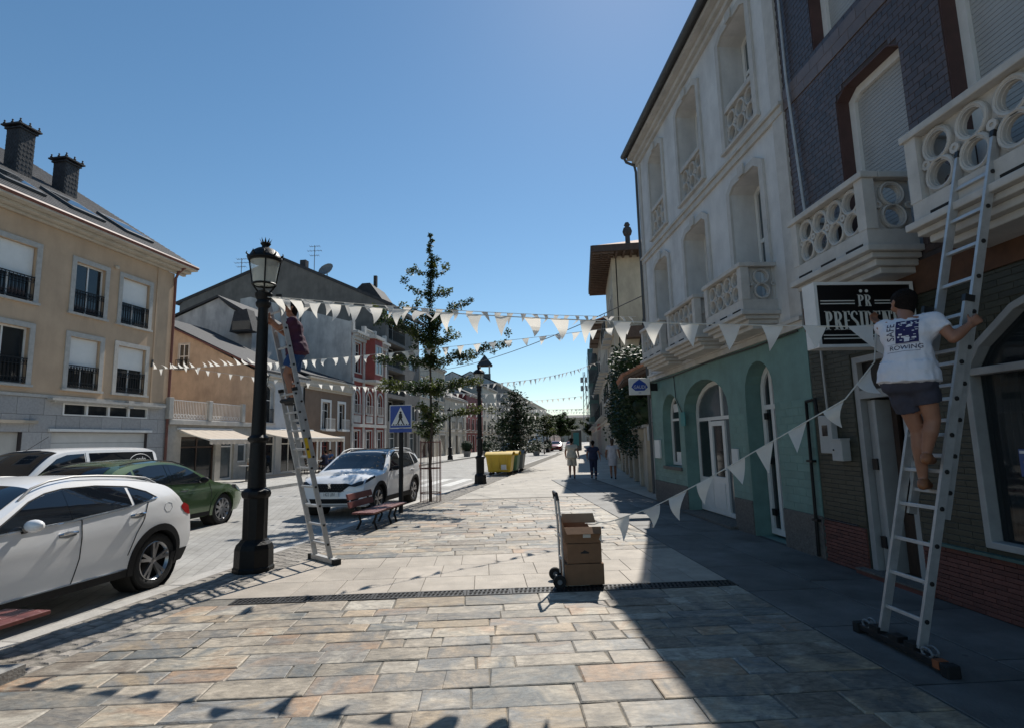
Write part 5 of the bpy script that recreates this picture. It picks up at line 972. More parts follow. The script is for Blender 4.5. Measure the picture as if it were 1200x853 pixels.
def mirrors(c, r, x, z, m, hh=.075):
    for sg in (1, -1):
        y = c.hw(x, z)+.12; mb = MB(); mb.ball((c.warp(x, sg*y, z)+.0, sg*y, z+.03), 1, 12, 8, (.062, .105, hh*.82)); o = mb.build('mirror', m, r, smooth=True, local=True); mb = MB(); mb.bar((c.warp(x, sg*y, z), sg*(y-.1), z-.015), (c.warp(x, sg*y, z), sg*(y-.19), z-.06), .05, .04); mb.build('mirror_arm', 'cladding', o, local=True)
def handles(c, r, spots, m='chrome'):
    for sg in (1, -1):
        for x, z in spots:
            mb = MB(); mb.tube([c.side(x-.1, z-.004, sg, .004), c.side(x-.08, z, sg, .03), c.side(x, z+.006, sg, .04), c.side(x+.08, z+.004, sg, .03), c.side(x+.1, z, sg, .004)], [.014, .017, .018, .017, .014], 8); mb.build('door_handle', m, r, smooth=True, local=True)
            c.patch([(x-.1, z-.03, z+.005), (x, z-.045, z+.02), (x+.1, z-.03, z+.01)], sg, .0015, 'handle_recess', 'car_grey', r, 3)
# --- white hatchback in the left foreground (heading towards the camera)
c = Car(4.42, 1.80, [(0, .70), (.12, .80), (.5, .92), (1.45, 1.03), (1.8, 1.19), (2.2, 1.385), (2.55, 1.465), (2.95, 1.465), (3.4, 1.43), (3.75, 1.375), (3.98, 1.30), (4.18, 1.12), (4.34, .99), (4.42, .92)], [(0, .78), (1.5, .955), (2.2, .985), (3.2, 1.06), (3.9, 1.10), (4.42, 1.06)], 1.47, .26, (.86, 3.72), .345, [(.2, .12), (.45, 0), (.7, .03), (.9, .2)], [(.2, .14), (.5, 0), (.8, .02), (1.0, .06), (1.4, .2)], .69)
r = put_car('parked_car', 'white hatchback with black sills and roof rail, cropped at the left edge', -2.55, -.35-.9, True)
c.body('car_white', r); c.arches(r, 'cladding', .045); c.wheel_set(r)
for sg in (1, -1):
    c.patch([(1.66, .985, .99), (1.85, .99, 1.09), (2.1, 1.0, 1.235), (2.3, 1.01, 1.30), (2.5, 1.015, 1.33)], sg, .004, 'side_window', 'car_glass', r); c.patch([(2.62, 1.03, 1.335), (2.9, 1.05, 1.33), (3.26, 1.08, 1.29)], sg, .004, 'side_window', 'car_glass', r); c.patch([(3.30, 1.083, 1.285), (3.42, 1.10, 1.255), (3.53, 1.12, 1.205), (3.6, 1.14, 1.16)], sg, .004, 'quarter_window', 'car_glass', r)
    c.patch([(2.49, 1.02, 1.33), (2.63, 1.03, 1.335)], sg, .0065, 'pillar', 'car_glass', r); c.seam([(1.66, .975), (2.5, 1.0), (3.2, 1.06), (3.66, 1.135)], sg, r, .009, 'chrome', .004, 'belt_trim'); c.seam([(1.66, .985), (1.87, 1.105), (2.11, 1.245), (2.3, 1.312), (2.5, 1.342), (2.9, 1.342), (3.3, 1.30), (3.53, 1.22), (3.65, 1.14)], sg, r, .008, 'cladding', .003, 'window_trim')
    c.seam([(2.60, 1.0), (2.60, .6), (2.54, .34)], sg, r, .006); c.seam([(1.60, .96), (1.5, .7), (1.5, .34)], sg, r, .006); c.seam([(3.5, 1.09), (3.44, .9), (3.34, .74), (3.24, .5)], sg, r, .006)
    c.patch([(1.27, .25, .335), (2.2, .25, .335), (3.28, .25, .335)], sg, .006, 'sill', 'cladding', r, 3); c.seam([(1.3, .34), (3.25, .34)], sg, r, .008, 'chrome', .006, 'sill_trim')
    c.patch([(4.16, .95, .99), (4.24, .89, 1.02), (4.32, .86, 1.0), (4.4, .85, .97)], sg, .006, 'tail_light', 'tail_red', r); c.patch([(3.98, .24, .40), (4.2, .26, .42), (4.4, .27, .42)], sg, .006, 'bumper_skirt', 'cladding', r)
    c.seam([(3.77, .985), (3.79, 1.035), (3.85, 1.055), (3.92, 1.035), (3.93, .985), (3.88, .935), (3.81, .935), (3.77, .985)], sg, r, .002, 'car_grey', .001, 'fuel_flap')
    mb = MB(); mb.tube([c.topP(x, sg*.93, .045 if 2.1 < x < 3.7 else .0) for x in (2.05, 2.2, 2.4, 2.7, 3.0, 3.4, 3.65, 3.8)], .013, 6); mb.build('roof_rail', 'zinc', r, local=True, smooth=True)
c.toppatch(1.52, 2.24, .90, .006, 'windscreen', 'car_glass', r, .86); c.toppatch(3.92, 4.22, .8, .007, 'rear_window', 'car_glass', r, .84)
mb = MB(); mb.grid(lambda u, v: c.topP(3.70+u*.24, .8*(2*v-1), .02+.03*u), 4, 12); mb.build('spoiler', 'car_white', r, smooth=True, local=True)
mirrors(c, r, 1.98, 1.0, 'car_white'); handles(c, r, ((2.44, .885), (3.34, .965)), 'chrome')
# --- dark green car heading away
c = Car(4.35, 1.84, [(0, .68), (.15, .80), (.5, .92), (1.2, 1.03), (1.6, 1.22), (2.05, 1.44), (2.5, 1.535), (3.0, 1.54), (3.6, 1.48), (4.0, 1.33), (4.25, 1.08), (4.35, .98)], [(0, .8), (1.2, .97), (2.4, 1.02), (3.4, 1.09), (4.35, 1.12)], 1.53, .27, (.9, 3.5), .35, [(.2, .14), (.45, 0), (.7, .02), (.9, .22)], [(.2, .12), (.5, 0), (1.0, .05), (1.4, .3)], .70, .13)
r = put_car('moving_car', 'dark green crossover in the road behind the white hatchback', 3.12, -3.4-.92, False)
c.body('car_green', r); c.arches(r, 'car_green', .05); c.wheel_set(r, 10)
for sg in (1, -1):
    c.patch([(1.55, 1.0, 1.01), (1.75, 1.005, 1.17), (2.0, 1.01, 1.32), (2.3, 1.02, 1.40), (2.5, 1.03, 1.425)], sg, .004, 'side_window', 'car_glass', r); c.patch([(2.62, 1.045, 1.43), (3.0, 1.07, 1.42), (3.4, 1.1, 1.36)], sg, .004, 'side_window', 'car_glass', r); c.patch([(3.46, 1.105, 1.34), (3.7, 1.14, 1.25), (3.82, 1.16, 1.18)], sg, .004, 'quarter_window', 'car_glass', r)
    c.patch([(2.51, 1.03, 1.425), (2.61, 1.04, 1.43)], sg, .0065, 'pillar', 'car_glass', r); c.seam([(1.55, .99), (2.5, 1.02), (3.4, 1.085), (3.85, 1.15)], sg, r, .009, 'cladding', .003, 'belt_trim'); c.seam([(2.56, 1.02), (2.54, .6), (2.48, .34)], sg, r); c.seam([(1.44, .98), (1.36, .7), (1.38, .34)], sg, r); c.seam([(3.42, 1.07), (3.34, .8), (3.1, .6), (2.98, .4)], sg, r)
    c.patch([(1.32, .26, .35), (3.1, .26, .35)], sg, .006, 'sill', 'cladding', r, 3); c.patch([(.08, .68, .78), (.3, .74, .86), (.62, .82, .88)], sg, .006, 'headlight', 'headlamp', r); c.patch([(4.0, .95, 1.08), (4.3, .93, 1.06)], sg, .006, 'tail_light', 'tail_red', r)
    mb = MB(); mb.tube([c.topP(x, sg*.93, .03) for x in (2.0, 2.3, 2.8, 3.3, 3.6)], .012, 6); mb.build('roof_rail', 'cladding', r, local=True, smooth=True)
c.toppatch(1.3, 2.1, .9, .006, 'windscreen', 'car_glass', r, .86); c.toppatch(3.72, 4.2, .82, .006, 'rear_window', 'car_glass', r, .8); mirrors(c, r, 1.75, 1.03, 'cladding'); handles(c, r, ((2.2, .88), (3.2, .95)), 'car_green')
c.nose([(-.5, .45), (.5, .45), (.55, .62), (-.55, .62)], .008, 'grille', 'cladding', r); mb = MB(); mb.lathe([(.05, 0), (.03, .02), (.012, .03)], (0.55, .0, 1.52), 8); mb.build('roof_aerial', 'cladding', r, local=True)
# --- white sport utility car facing the camera
c = Car(4.45, 1.86, [(0, .78), (.1, .92), (.5, 1.0), (1.2, 1.07), (1.55, 1.24), (2.0, 1.50), (2.4, 1.60), (3.0, 1.61), (3.7, 1.57), (4.15, 1.46), (4.35, 1.15), (4.45, 1.02)], [(0, .85), (1.2, 1.0), (2.4, 1.04), (3.4, 1.1), (4.45, 1.14)], 1.6, .28, (.93, 3.62), .355, [(.2, .10), (.42, 0), (.62, .015), (.78, .05), (.95, .25)], [(.2, .12), (.5, 0), (1.0, .05), (1.4, .25)], .73, .14)
r = put_car('sport_utility_car', 'white sport utility car facing the camera behind the red bench', 5.1+2.22, -.27-.93, True)
c.body('car_white', r); c.arches(r, 'cladding', .05); c.wheel_set(r)
for sg in (1, -1):
    c.patch([(1.52, 1.03, 1.04), (1.75, 1.035, 1.2), (2.0, 1.04, 1.36), (2.3, 1.05, 1.46), (2.5, 1.06, 1.49)], sg, .004, 'side_window', 'car_glass', r); c.patch([(2.6, 1.07, 1.49), (3.0, 1.09, 1.49), (3.5, 1.12, 1.46)], sg, .004, 'side_window', 'car_glass', r); c.patch([(3.56, 1.13, 1.45), (3.85, 1.16, 1.39), (3.98, 1.18, 1.28)], sg, .004, 'quarter_window', 'car_glass', r)
    c.patch([(1.5, 1.015, 1.03), (1.98, 1.36, 1.42), (2.4, 1.5, 1.54), (3.6, 1.49, 1.53), (4.0, 1.4, 1.46)], sg, .002, 'window_trim', 'cladding', r, 2); c.seam([(2.55, 1.05), (2.52, .6), (2.48, .36)], sg, r); c.seam([(1.42, 1.0), (1.34, .7), (1.38, .36)], sg, r); c.seam([(3.5, 1.1), (3.4, .8), (3.15, .6), (3.05, .4)], sg, r)
    c.patch([(1.35, .27, .40), (3.2, .27, .40)], sg, .006, 'sill', 'cladding', r, 3); c.patch([(4.1, .95, 1.1), (4.4, .93, 1.08)], sg, .006, 'tail_light', 'tail_red', r)
    c.nose([(sg*.46, .76), (sg*.62, .74), (sg*.775, .79), (sg*.78, .86), (sg*.70, .865), (sg*.56, .81)], .014, 'headlight', 'headlamp', r); c.patch([(.02, .80, .88), (.3, .86, .94), (.62, .92, .97)], sg, .006, 'headlight_side', 'headlamp', r)
    c.nose([(sg*.56, .40), (sg*.68, .36), (sg*.74, .54), (sg*.66, .58)], .012, 'fog_recess', 'cladding', r)
    mb = MB(); mb.tube([c.topP(x, sg*.92, .06 if 2.1 < x < 3.9 else .0) for x in (1.95, 2.15, 2.5, 3.0, 3.5, 3.85, 4.0)], .015, 6); mb.build('roof_rail', 'alu', r, local=True, smooth=True)
c.toppatch(1.32, 2.05, .91, .006, 'windscreen', 'car_glass', r, .86); c.toppatch(2.12, 3.9, .86, .004, 'panoramic_roof', 'car_glass', r); mirrors(c, r, 1.72, 1.07, 'cladding'); handles(c, r, ((2.25, .92), (3.3, .98)), 'car_white')
gr = c.nose([(-.30, .62), (.30, .62), (.52, .79), (.40, .82), (-.40, .82), (-.52, .79)], .010, 'grille', 'cladding', r); mb = MB()
for i in range(-5, 6):
    for j in range(4): y = i*.07+(.035 if j % 2 else 0); z = .645+j*.045; p = c.P(0, y, z); mb.box(p.x-.02, p.x-.012, y-.012, y+.012, z-.008, z+.008)
mb.build('grille_studs', 'rim_dark', gr, local=True)
c.nose([(-.48, .36), (.48, .36), (.52, .47), (-.52, .47)], .010, 'lower_intake', 'cladding', r); c.nose([(-.72, .29), (.72, .29), (.74, .33), (-.74, .33)], .022, 'skid_trim', 'alu', r)
p = c.P(0, 0, .56); pl = MB().box(p.x-.03, p.x-.012, -.26, .26, .515, .625).build('number_plate', 'plate', r, local=True); MB().box(p.x-.032, p.x-.0295, .215, .26, .515, .625).build('country_band', 'sign_blue', pl, local=True)
mb = text_mb('1422 LBV', .105, lambda a, b, d: (p.x-.031-d, -.02-a, .57+b), .001, .72); mb.build('plate_text', 'ink', pl, local=True)
mb = MB(); q = c.P(0, 0, .77); mb.prism([(-.035, -.06), (-.01, -.045), (.02, -.065), (.03, -.04), (.01, -.02), (.035, .02), (.05, .05), (.02, .035), (.015, .065), (-.02, .065), (-.035, .035), (-.02, .02), (-.03, -.01)], lambda a, b, d: (q.x-.016-d, a, .77+b), 0, .012); mb.build('emblem', 'chrome', r, local=True)
# --- white van on the far side
c = Car(4.4, 1.82, [(0, .85), (.2, 1.0), (.6, 1.12), (.85, 1.25), (1.2, 1.53), (1.55, 1.74), (2.0, 1.80), (3.0, 1.815), (4.1, 1.80), (4.3, 1.77), (4.4, 1.70)], [(0, .9), (1, 1.12), (2, 1.18), (4.4, 1.18)], 1.8, .26, (.85, 3.55), .33, [(.2, .1), (.5, 0), (.9, .12), (1.2, .3)], [(.2, .04), (.6, 0), (1.2, .02), (1.8, .1)], .80, .12, .03)
r = put_car('van', 'white van with black windows parked before the beige house', 1.35+2.2, -6.2-.91, True); c.body('car_white', r); c.arches(r, 'cladding', .04); c.wheel_set(r)
for sg in (1, -1):
    c.patch([(.95, 1.13, 1.19), (1.2, 1.14, 1.37), (1.5, 1.14, 1.58), (1.75, 1.14, 1.66), (2.17, 1.14, 1.68)], sg, .004, 'side_window', 'car_glass', r); c.patch([(2.29, 1.14, 1.685), (3.2, 1.14, 1.69), (4.24, 1.14, 1.68)], sg, .004, 'side_window', 'car_glass', r)
    c.patch([(1.3, .27, .40), (3.1, .27, .40)], sg, .006, 'sill', 'cladding', r, 3); c.seam([(2.2, 1.7), (2.2, .4)], sg, r); c.seam([(3.3, 1.1), (3.2, .4)], sg, r)
    mb = text_mb('ondo', .17, lambda a, b, d: c.side(3.72-a*sg, 1.50+b, sg, .008+d), .002, .9); mb.build('window_lettering', 'sticker', r, local=True)
    mb = MB(); pts = [c.side(3.72+.40*math.cos(t), 1.36+.27*math.sin(t), sg, .008) for t in [math.pi*k/16 for k in range(17)]]; mb.tube(pts, .008, 5); mb.build('window_arc', 'sticker', r, local=True)
c.toppatch(.72, 1.6, .92, .006, 'windscreen', 'car_glass', r, .9); mirrors(c, r, 1.15, 1.2, 'cladding', .12); c.toppatch(1.62, 1.66, .3, .004, 'roof_edge', 'cladding', r); mb = MB(); mb.tube([c.topP(1.62, .2, 0), c.topP(1.62, .2, 0)+Vector((.5, 0, .32))], .006, 5); mb.build('roof_aerial', 'cladding', r, local=True)
# --- far parked cars
def far_car(name, label, s, t, body, tall=1.5, L=4.3, toward=True):
    k = tall/1.5; c = Car(L, 1.8, [(0, .68*k), (.15, .8*k), (1.2, 1.0*k), (1.6, 1.2*k), (2.05, 1.42*k), (2.6, 1.5*k), (3.5, 1.47*k), (4.0, 1.3*k), (L, .95*k)], [(0, .8*k), (1.2, .95*k), (L, 1.05*k)], tall, .27, (.9, 3.45), .33, [(.2, .1), (.45, 0), (.9, .2)], [(.2, .1), (.5, 0), (1.4, .3)], .74)
    r = put_car(name, label, s, t, toward); c.body(body, r); c.arches(r); c.wheel_set(r, 10)
    for sg in (1, -1): c.patch([(1.6, 1.0*k, 1.02*k), (2.1, 1.02*k, 1.34*k), (2.9, 1.04*k, 1.4*k), (3.6, 1.08*k, 1.3*k)], sg, .004, 'side_window', 'car_glass', r); c.nose([(sg*.5, .66*k), (sg*.8, .68*k), (sg*.8, .76*k), (sg*.55, .74*k)], .01, 'headlight', 'headlamp', r); c.nose([(sg*.5, .8*k), (sg*.82, .8*k), (sg*.82, .92*k), (sg*.5, .9*k)], .01, 'tail_light', 'tail_red', r, True)
    c.toppatch(1.3, 2.1, .9, .006, 'windscreen', 'car_glass', r, .86); c.toppatch(3.7, 4.1, .82, .006, 'rear_window', 'car_glass', r); c.nose([(-.45, .42), (.45, .42), (.5, .58), (-.5, .58)], .008, 'grille', 'cladding', r)
far_car('parked_car', 'silver grey car behind the waste containers', 45, -3.2, 'car_grey', 1.5)
far_car('parked_car', 'white van-like car far behind the conifer, left lane', 71, -4.0, 'car_white', 1.9)
far_car('parked_car', 'red car across the pavement near the far lamp', 77, -1.4, 'car_red', 1.5)
far_car('parked_car', 'second red car beside the first, far down the street', 80, .8, 'car_red', 1.45)
# ------------------------------------------------------------ street lamps
def make_lamp(loc, label):
    t = thing('street_lamp', label, 'street lamp', loc, group='ornate lamps along the street'); mk = lambda mb, n, m='lamp_black', p=t, sm=True: mb.build(n, m, p, smooth=sm, local=True)
    mk(MB().lathe([(.0, 0), (.27, 0), (.27, .05), (.255, .07), (.25, .30), (.23, .36), (.19, .40), (.17, .43)], n=8), 'base', sm=False)
    mk(MB().lathe([(.165, .43), (.165, .98), (.19, 1.0), (.2, 1.04), (.19, 1.08), (.13, 1.12)], n=20, flute=.07), 'pedestal')
    mk(MB().lathe([(.12, 1.1), (.115, 1.4), (.105, 1.75), (.14, 1.78), (.145, 1.82), (.10, 1.86), (.09, 2.4), (.075, 3.5), (.07, 3.7), (.1, 3.73), (.11, 3.78), (.09, 3.82), (.12, 3.88), (.125, 3.92), (.06, 3.97)], n=16, flute=.05), 'shaft')
    mb = MB(); [mb.tube([(.05*math.cos(a), .05*math.sin(a), 3.9), (.12*math.cos(a), .12*math.sin(a), 4.0), (.155*math.cos(a), .155*math.sin(a), 4.06)], .014, 6) for a in [k*math.pi/2+.4 for k in range(4)]]
    for z, r in ((4.06, .16), (4.42, .215)): pts = [(r*math.cos(2*math.pi*k/20), r*math.sin(2*math.pi*k/20), z) for k in range(21)]; mb.tube(pts, .017, 6, cap=False)
    for k in range(4): a = k*math.pi/2+.4; mb.tube([(.16*math.cos(a), .16*math.sin(a), 4.06), (.215*math.cos(a), .215*math.sin(a), 4.42)], .011, 6)
    mk(mb, 'lantern_frame'); mk(MB().lathe([(.152, 4.07), (.206, 4.42)], n=24, cap=False), 'lantern_glass', 'lamp_glass'); mk(MB().lathe([(0, 4.07), (.15, 4.07), (.15, 4.08), (0, 4.08)], n=20, cap=False), 'lantern_floor', 'lamp_glass')
    mk(MB().lathe([(.0, 4.425), (.225, 4.425), (.245, 4.44), (.24, 4.47), (.22, 4.49), (.19, 4.55), (.12, 4.60), (.06, 4.62), (.05, 4.65), (.075, 4.69), (.06, 4.7)], n=20), 'lantern_cap')
    mb = MB()
    for k in range(10): a = 2*math.pi*k/10; c, s_ = math.cos(a), math.sin(a); mb.add([(c*.05-s_*.02, s_*.05+c*.02, 4.68), (c*.05+s_*.02, s_*.05-c*.02, 4.68), (c*.095, s_*.095, 4.765)], [(0, 1, 2)]); mb.tube([(c*.23, s_*.23, 4.47), (c*.265, s_*.265, 4.50), (c*.255, s_*.255, 4.53)], [.016, .012, .004], 5)
    mk(mb, 'crown', sm=False); return t
LAMP1 = Vector((-3.2, 8.17, 0)); lamp = make_lamp(LAMP1, 'black ornate street lamp in the foreground with the ladder leaning on it')
LAMP2 = RW(14.65, .42)
for p, lb in ((LAMP2, 'street lamp beside the yellow container'), (RW(13.2, -8.3, .08), 'street lamp on the far sidewalk seen behind the leaning ladder'), (RW(42, -8.3, .08), 'far-side lamp near the round hedges'), (RW(66, -1.7), 'lamp by the red cars far down the pavement'), (RW(98, -3.4), 'farthest street lamp on the pavement')): dup(lamp, p, 0, lb)
# ------------------------------------------------------------ ladders
def ladder(name, label, base, top, side, hw, step=.28, z_from=0, fly=None, foot='black', rung_r=.016, length=None):
    base, top, side = Vector(base), Vector(top), Vector(side).normalized(); d = (top-base); Ln = d.length; d.normalize(); nrm = side.cross(d).normalized(); t = thing(name, label, 'ladder', base)
    def section(a, b, off, wdt, nm):
        for sg in (-1, 1):
            mb = MB(); p = base+side*sg*wdt+nrm*off; mb.bar(p+d*a, p+d*b, .026, .068, up=nrm); o = mb.build('rail', 'alu', t); mb = MB()
            k = a+.2
            while k < b-.05: mb.lathe([(0, 0), (.018, 0), (.018, .006), (0, .008)], p+d*k+side*sg*.013, 8, ax=side*sg, cap=False); k += step
            mb.build('rung_caps', 'black_plastic', o)
        k = a+.2
        while k < b-.05: MB().bar(base-side*wdt+d*k+nrm*off, base+side*wdt+d*k+nrm*off, .03, .028, up=nrm).build('rung', 'alu', t, bevel=.004); k += step
        for sg in (-1, 1): MB().bar(base+side*sg*wdt+nrm*off+d*(b-.04), base+side*sg*wdt+nrm*off+d*(b+.012), .034, .078, up=nrm).build('end_cap', 'black_plastic', t)
    section(.08, fly[0] if fly else Ln, 0, hw, 'a')
    if fly: section(fly[1], Ln, -.075, hw-.035, 'b')
    return t, d, nrm, side
L1, d1, n1, s1 = ladder('extension_ladder', 'aluminium extension ladder leaning on the foreground street lamp', (-2.36, 8.6, 0), (-3.22, 8.40, 3.92), (.68, -.73, 0), .23, fly=(2.6, 1.35))
mb = MB(); mb.bar(Vector((-2.36, 8.6, .045))-s1*.33, Vector((-2.36, 8.6, .045))+s1*.33, .09, .07); mb.build('stabiliser_bar', 'alu_dull', L1, bevel=.008); [MB().bar(Vector((-2.36, 8.6, .04))+s1*a, Vector((-2.36, 8.6, .04))+s1*(a+math.copysign(.07, a)), .11, .08).build('rubber_foot', 'rubber', L1) for a in (-.33, .33)]
MB().bar(Vector((-2.36, 8.6, 0))+s1*.23+d1*1.55+n1*.0+s1*.015, Vector((-2.36, 8.6, 0))+s1*.23+d1*1.85+s1*.015, .003, .05, up=n1).build('yellow_label', 'bin_yellow', L1)
L2, d2, n2, s2 = ladder('extension_ladder', 'long aluminium extension ladder leaning on the right balcony', (3.21, 4.41, .02), (4.0, 4.04, 4.02), (0, -1, 0), .2, fly=(2.75, 1.05)); bc = Vector((3.21, 4.41, 0))
mb = MB(); mb.bar(bc+Vector((0, .42, .06)), bc+Vector((0, -.44, .06)), .07, .05); mb.build('stabiliser_bar', 'black_plastic', L2, bevel=.008)
for a in (.42, -.44): MB().bar(bc+Vector((0, a, .045)), bc+Vector((0, a+math.copysign(.07, a), .045)), .1, .09).build('rubber_foot', 'rubber', L2, bevel=.01)
for a in (.34, -.30): mb = MB(); pts = [bc+Vector((-.02, a+.05*math.cos(t), .105+.03*math.sin(t))) for t in [k*math.pi/5 for k in range(11)]]; mb.tube(pts, .009, 6); mb.tube([p+Vector((.05, 0, .01)) for p in pts], .009, 6); mb.build('clamp', 'zinc', L2)
for a in (.28, .06, -.1): MB().bar(bc+Vector((0, a, .105)), bc+Vector((0, a-.1, .105)), .085, .04).build('bracket', 'black_plastic', L2)
MB().bar(bc+Vector((0, -.36, .06)), bc+Vector((0, -.42, .06)), .076, .056).build('orange_sleeve', 'orange_plastic', L2)
# ------------------------------------------------------------ hand truck and boxes
HT = thing('hand_truck', 'upright hand truck with black wheels carrying cardboard boxes', 'hand truck', (.93, 6.82, 0)); hx = .915
mb = MB(); [mb.tube([(hx, y, .10), (hx-.015, y, .7), (hx-.04, y, 1.0)], .014, 8) for y in (6.70, 6.98)]; [mb.tube([(hx-.01, 6.70, z), (hx-.01, 6.98, z)], .011, 8) for z in (.3, .55, .8)]; mb.build('frame', 'alu', HT, smooth=True)
MB().tube([(hx-.04, 6.69, .98), (hx-.055, 6.70, 1.06), (hx-.055, 6.98, 1.06), (hx-.04, 6.99, .98)], .018, 8).build('handle', 'black_plastic', HT, smooth=True); MB().box(hx, hx+.30, 6.68, 7.0, .012, .022).build('toe_plate', 'alu', HT)
for y in (6.62, 7.03): wv = MB().lathe([(.03, -.022), (.07, -.024), (.075, -.014), (.075, .014), (.07, .024), (.03, .022)], (hx-.06, y, .076), 20, ax=(0, 1, 0)).build('wheel', 'rubber', HT, smooth=True); MB().lathe([(0, -.028), (.028, -.028), (.03, .028), (0, .028)], (hx-.06, y, .076), 12, ax=(0, 1, 0), cap=False).build('hub', 'zinc', wv)
MB().tube([(hx-.06, 6.6, .076), (hx-.06, 7.05, .076)], .01, 8).build('axle', 'zinc', HT)
def carton(z0, z1, dx, dy, lab, opened=False, rot=0):
    cx, cy = 1.155, 6.84; hw, hd = .215+dx, .20+dy; t = thing('cardboard_box', lab, 'box', (cx, cy, z0), rot, 'cardboard boxes on the hand truck'); mb = MB(); th = .006; h = z1-z0
    if not opened: mb.box(-hw, hw, -hd, hd, 0, h-.003); mb.build('carton', 'cardboard', t, local=True, bevel=.006); mb = MB(); mb.box(-hw-.001, hw+.001, -.025, .025, h-.0025, h-.001); mb.box(-.025, .025, -hd-.0015, -hd, h-.08, h-.004) if False else None; mb.build('tape', 'cardboard_in', t, local=True)
    else:
        mb.box(-hw, hw, -hd, -hd+th, 0, h); mb.box(-hw, hw, hd-th, hd, 0, h); mb.box(-hw, -hw+th, -hd+th, hd-th, 0, h); mb.box(hw-th, hw, -hd+th, hd-th, 0, h); mb.box(-hw+th, hw-th, -hd+th, hd-th, 0, .008); mb.build('carton', 'cardboard', t, local=True)
        for p in ([(-hw, -hd, h), (hw*.1, -hd, h), (hw*.1, -hd-.03, h+.0), (-hw, -hd-.06, h+.02)],): pass
        mb = MB(); mb.hexa([(-hw, hd-.004, h), (hw, hd-.004, h), (hw, hd, h), (-hw, hd, h), (-hw+.02, hd+.05, h+.10), (hw-.02, hd+.05, h+.10), (hw-.02, hd+.054, h+.10), (-hw+.02, hd+.054, h+.10)]); mb.build('flap', 'cardboard_in', t, local=True)
        mb = MB(); mb.hexa([(-hw, -hd, h), (-hw+.004, -hd, h), (-hw+.004, hd, h), (-hw, hd, h), (-hw-.03, -hd+.02, h+.1), (-hw-.026, -hd+.02, h+.1), (-hw-.026, hd-.02, h+.1), (-hw-.03, hd-.02, h+.1)]); mb.build('flap', 'cardboard', t, local=True)
        mb = MB(); mb.hexa([(-hw, -hd-.002, h-.004), (hw, -hd-.002, h-.004), (hw, -hd-.002, h), (-hw, -hd-.002, h), (-hw+.02, -hd-.08, h-.07), (hw-.02, -hd-.08, h-.07), (hw-.02, -hd-.08, h-.066), (-hw+.02, -hd-.08, h-.066)]); mb.build('flap', 'cardboard', t, local=True)
    return t
carton(.024, .262, .012, .0, 'lowest and widest cardboard box on the hand truck'); t = carton(.266, .49, -.012, -.005, 'middle cardboard box with a dark print on the hand truck', rot=.02)
mb = MB(); mb.prism([(-.05, 0), (-.02, .012), (.0, .028), (.02, .02), (.06, .0), (.05, -.012), (-.04, -.01)], lambda a, b, d: (a, -.196-d, .12+b), 0, .001); mb.build('print', 'ink', t, local=True); t = carton(.494, .675, .002, -.005, 'open topmost cardboard box with flaps on the hand truck', True, rot=-.03); MB().box(.0, .09, -.198, -.1965, .06, .115).build('paper_label', 'sign_paper', t, local=True)
# ------------------------------------------------------------ benches
def bench(s0, s1, t0, label):
    b = thing('bench', label, 'bench', RW((s0+s1)/2, t0+.2), 0, 'red slatted benches'); FB = Fr(RW(0, t0), E2, T2)
    for k in range(3): MB().fbox(FB, s0, s1, .335, .37, .02+k*.155, .16+k*.155).build('seat_plank', 'bench_red', b, bevel=.006)
    sb = s0+.62*(s1-s0)
    for k in range(2): mb = MB(); z = .45+k*.15; mb.hexa([FB.P(s0, z, -.05-k*.03), FB.P(sb, z, -.05-k*.03), FB.P(sb, z, -.015-k*.03), FB.P(s0, z, -.015-k*.03), FB.P(s0, z+.12, -.085-k*.03), FB.P(sb, z+.12, -.085-k*.03), FB.P(sb, z+.12, -.05-k*.03), FB.P(s0, z+.12, -.05-k*.03)]); mb.build('back_plank', 'bench_red', b, bevel=.006)
    for s_ in (s0+.3, sb-.1, s1-.5):
        mb = MB(); mb.tube([FB.P(s_, .0, .42), FB.P(s_, .16, .36), FB.P(s_, .33, .42)], .025, 6); mb.tube([FB.P(s_, .0, .0), FB.P(s_, .16, .08), FB.P(s_, .33, .02)] if s_ > sb else [FB.P(s_, .0, .0), FB.P(s_, .16, .08), FB.P(s_, .33, .02), FB.P(s_, .5, -.095), FB.P(s_, .7, -.155)], .025, 6); mb.fbox(FB, s_-.02, s_+.02, .305, .333, .0, .47); mb.build('leg', 'iron', b)
bench(2.95, 4.85, .36, 'dark red bench in front of the white sport utility car'); bench(-5.3, -3.3, .12, 'dark red bench at the lower left edge, beside the white hatchback')
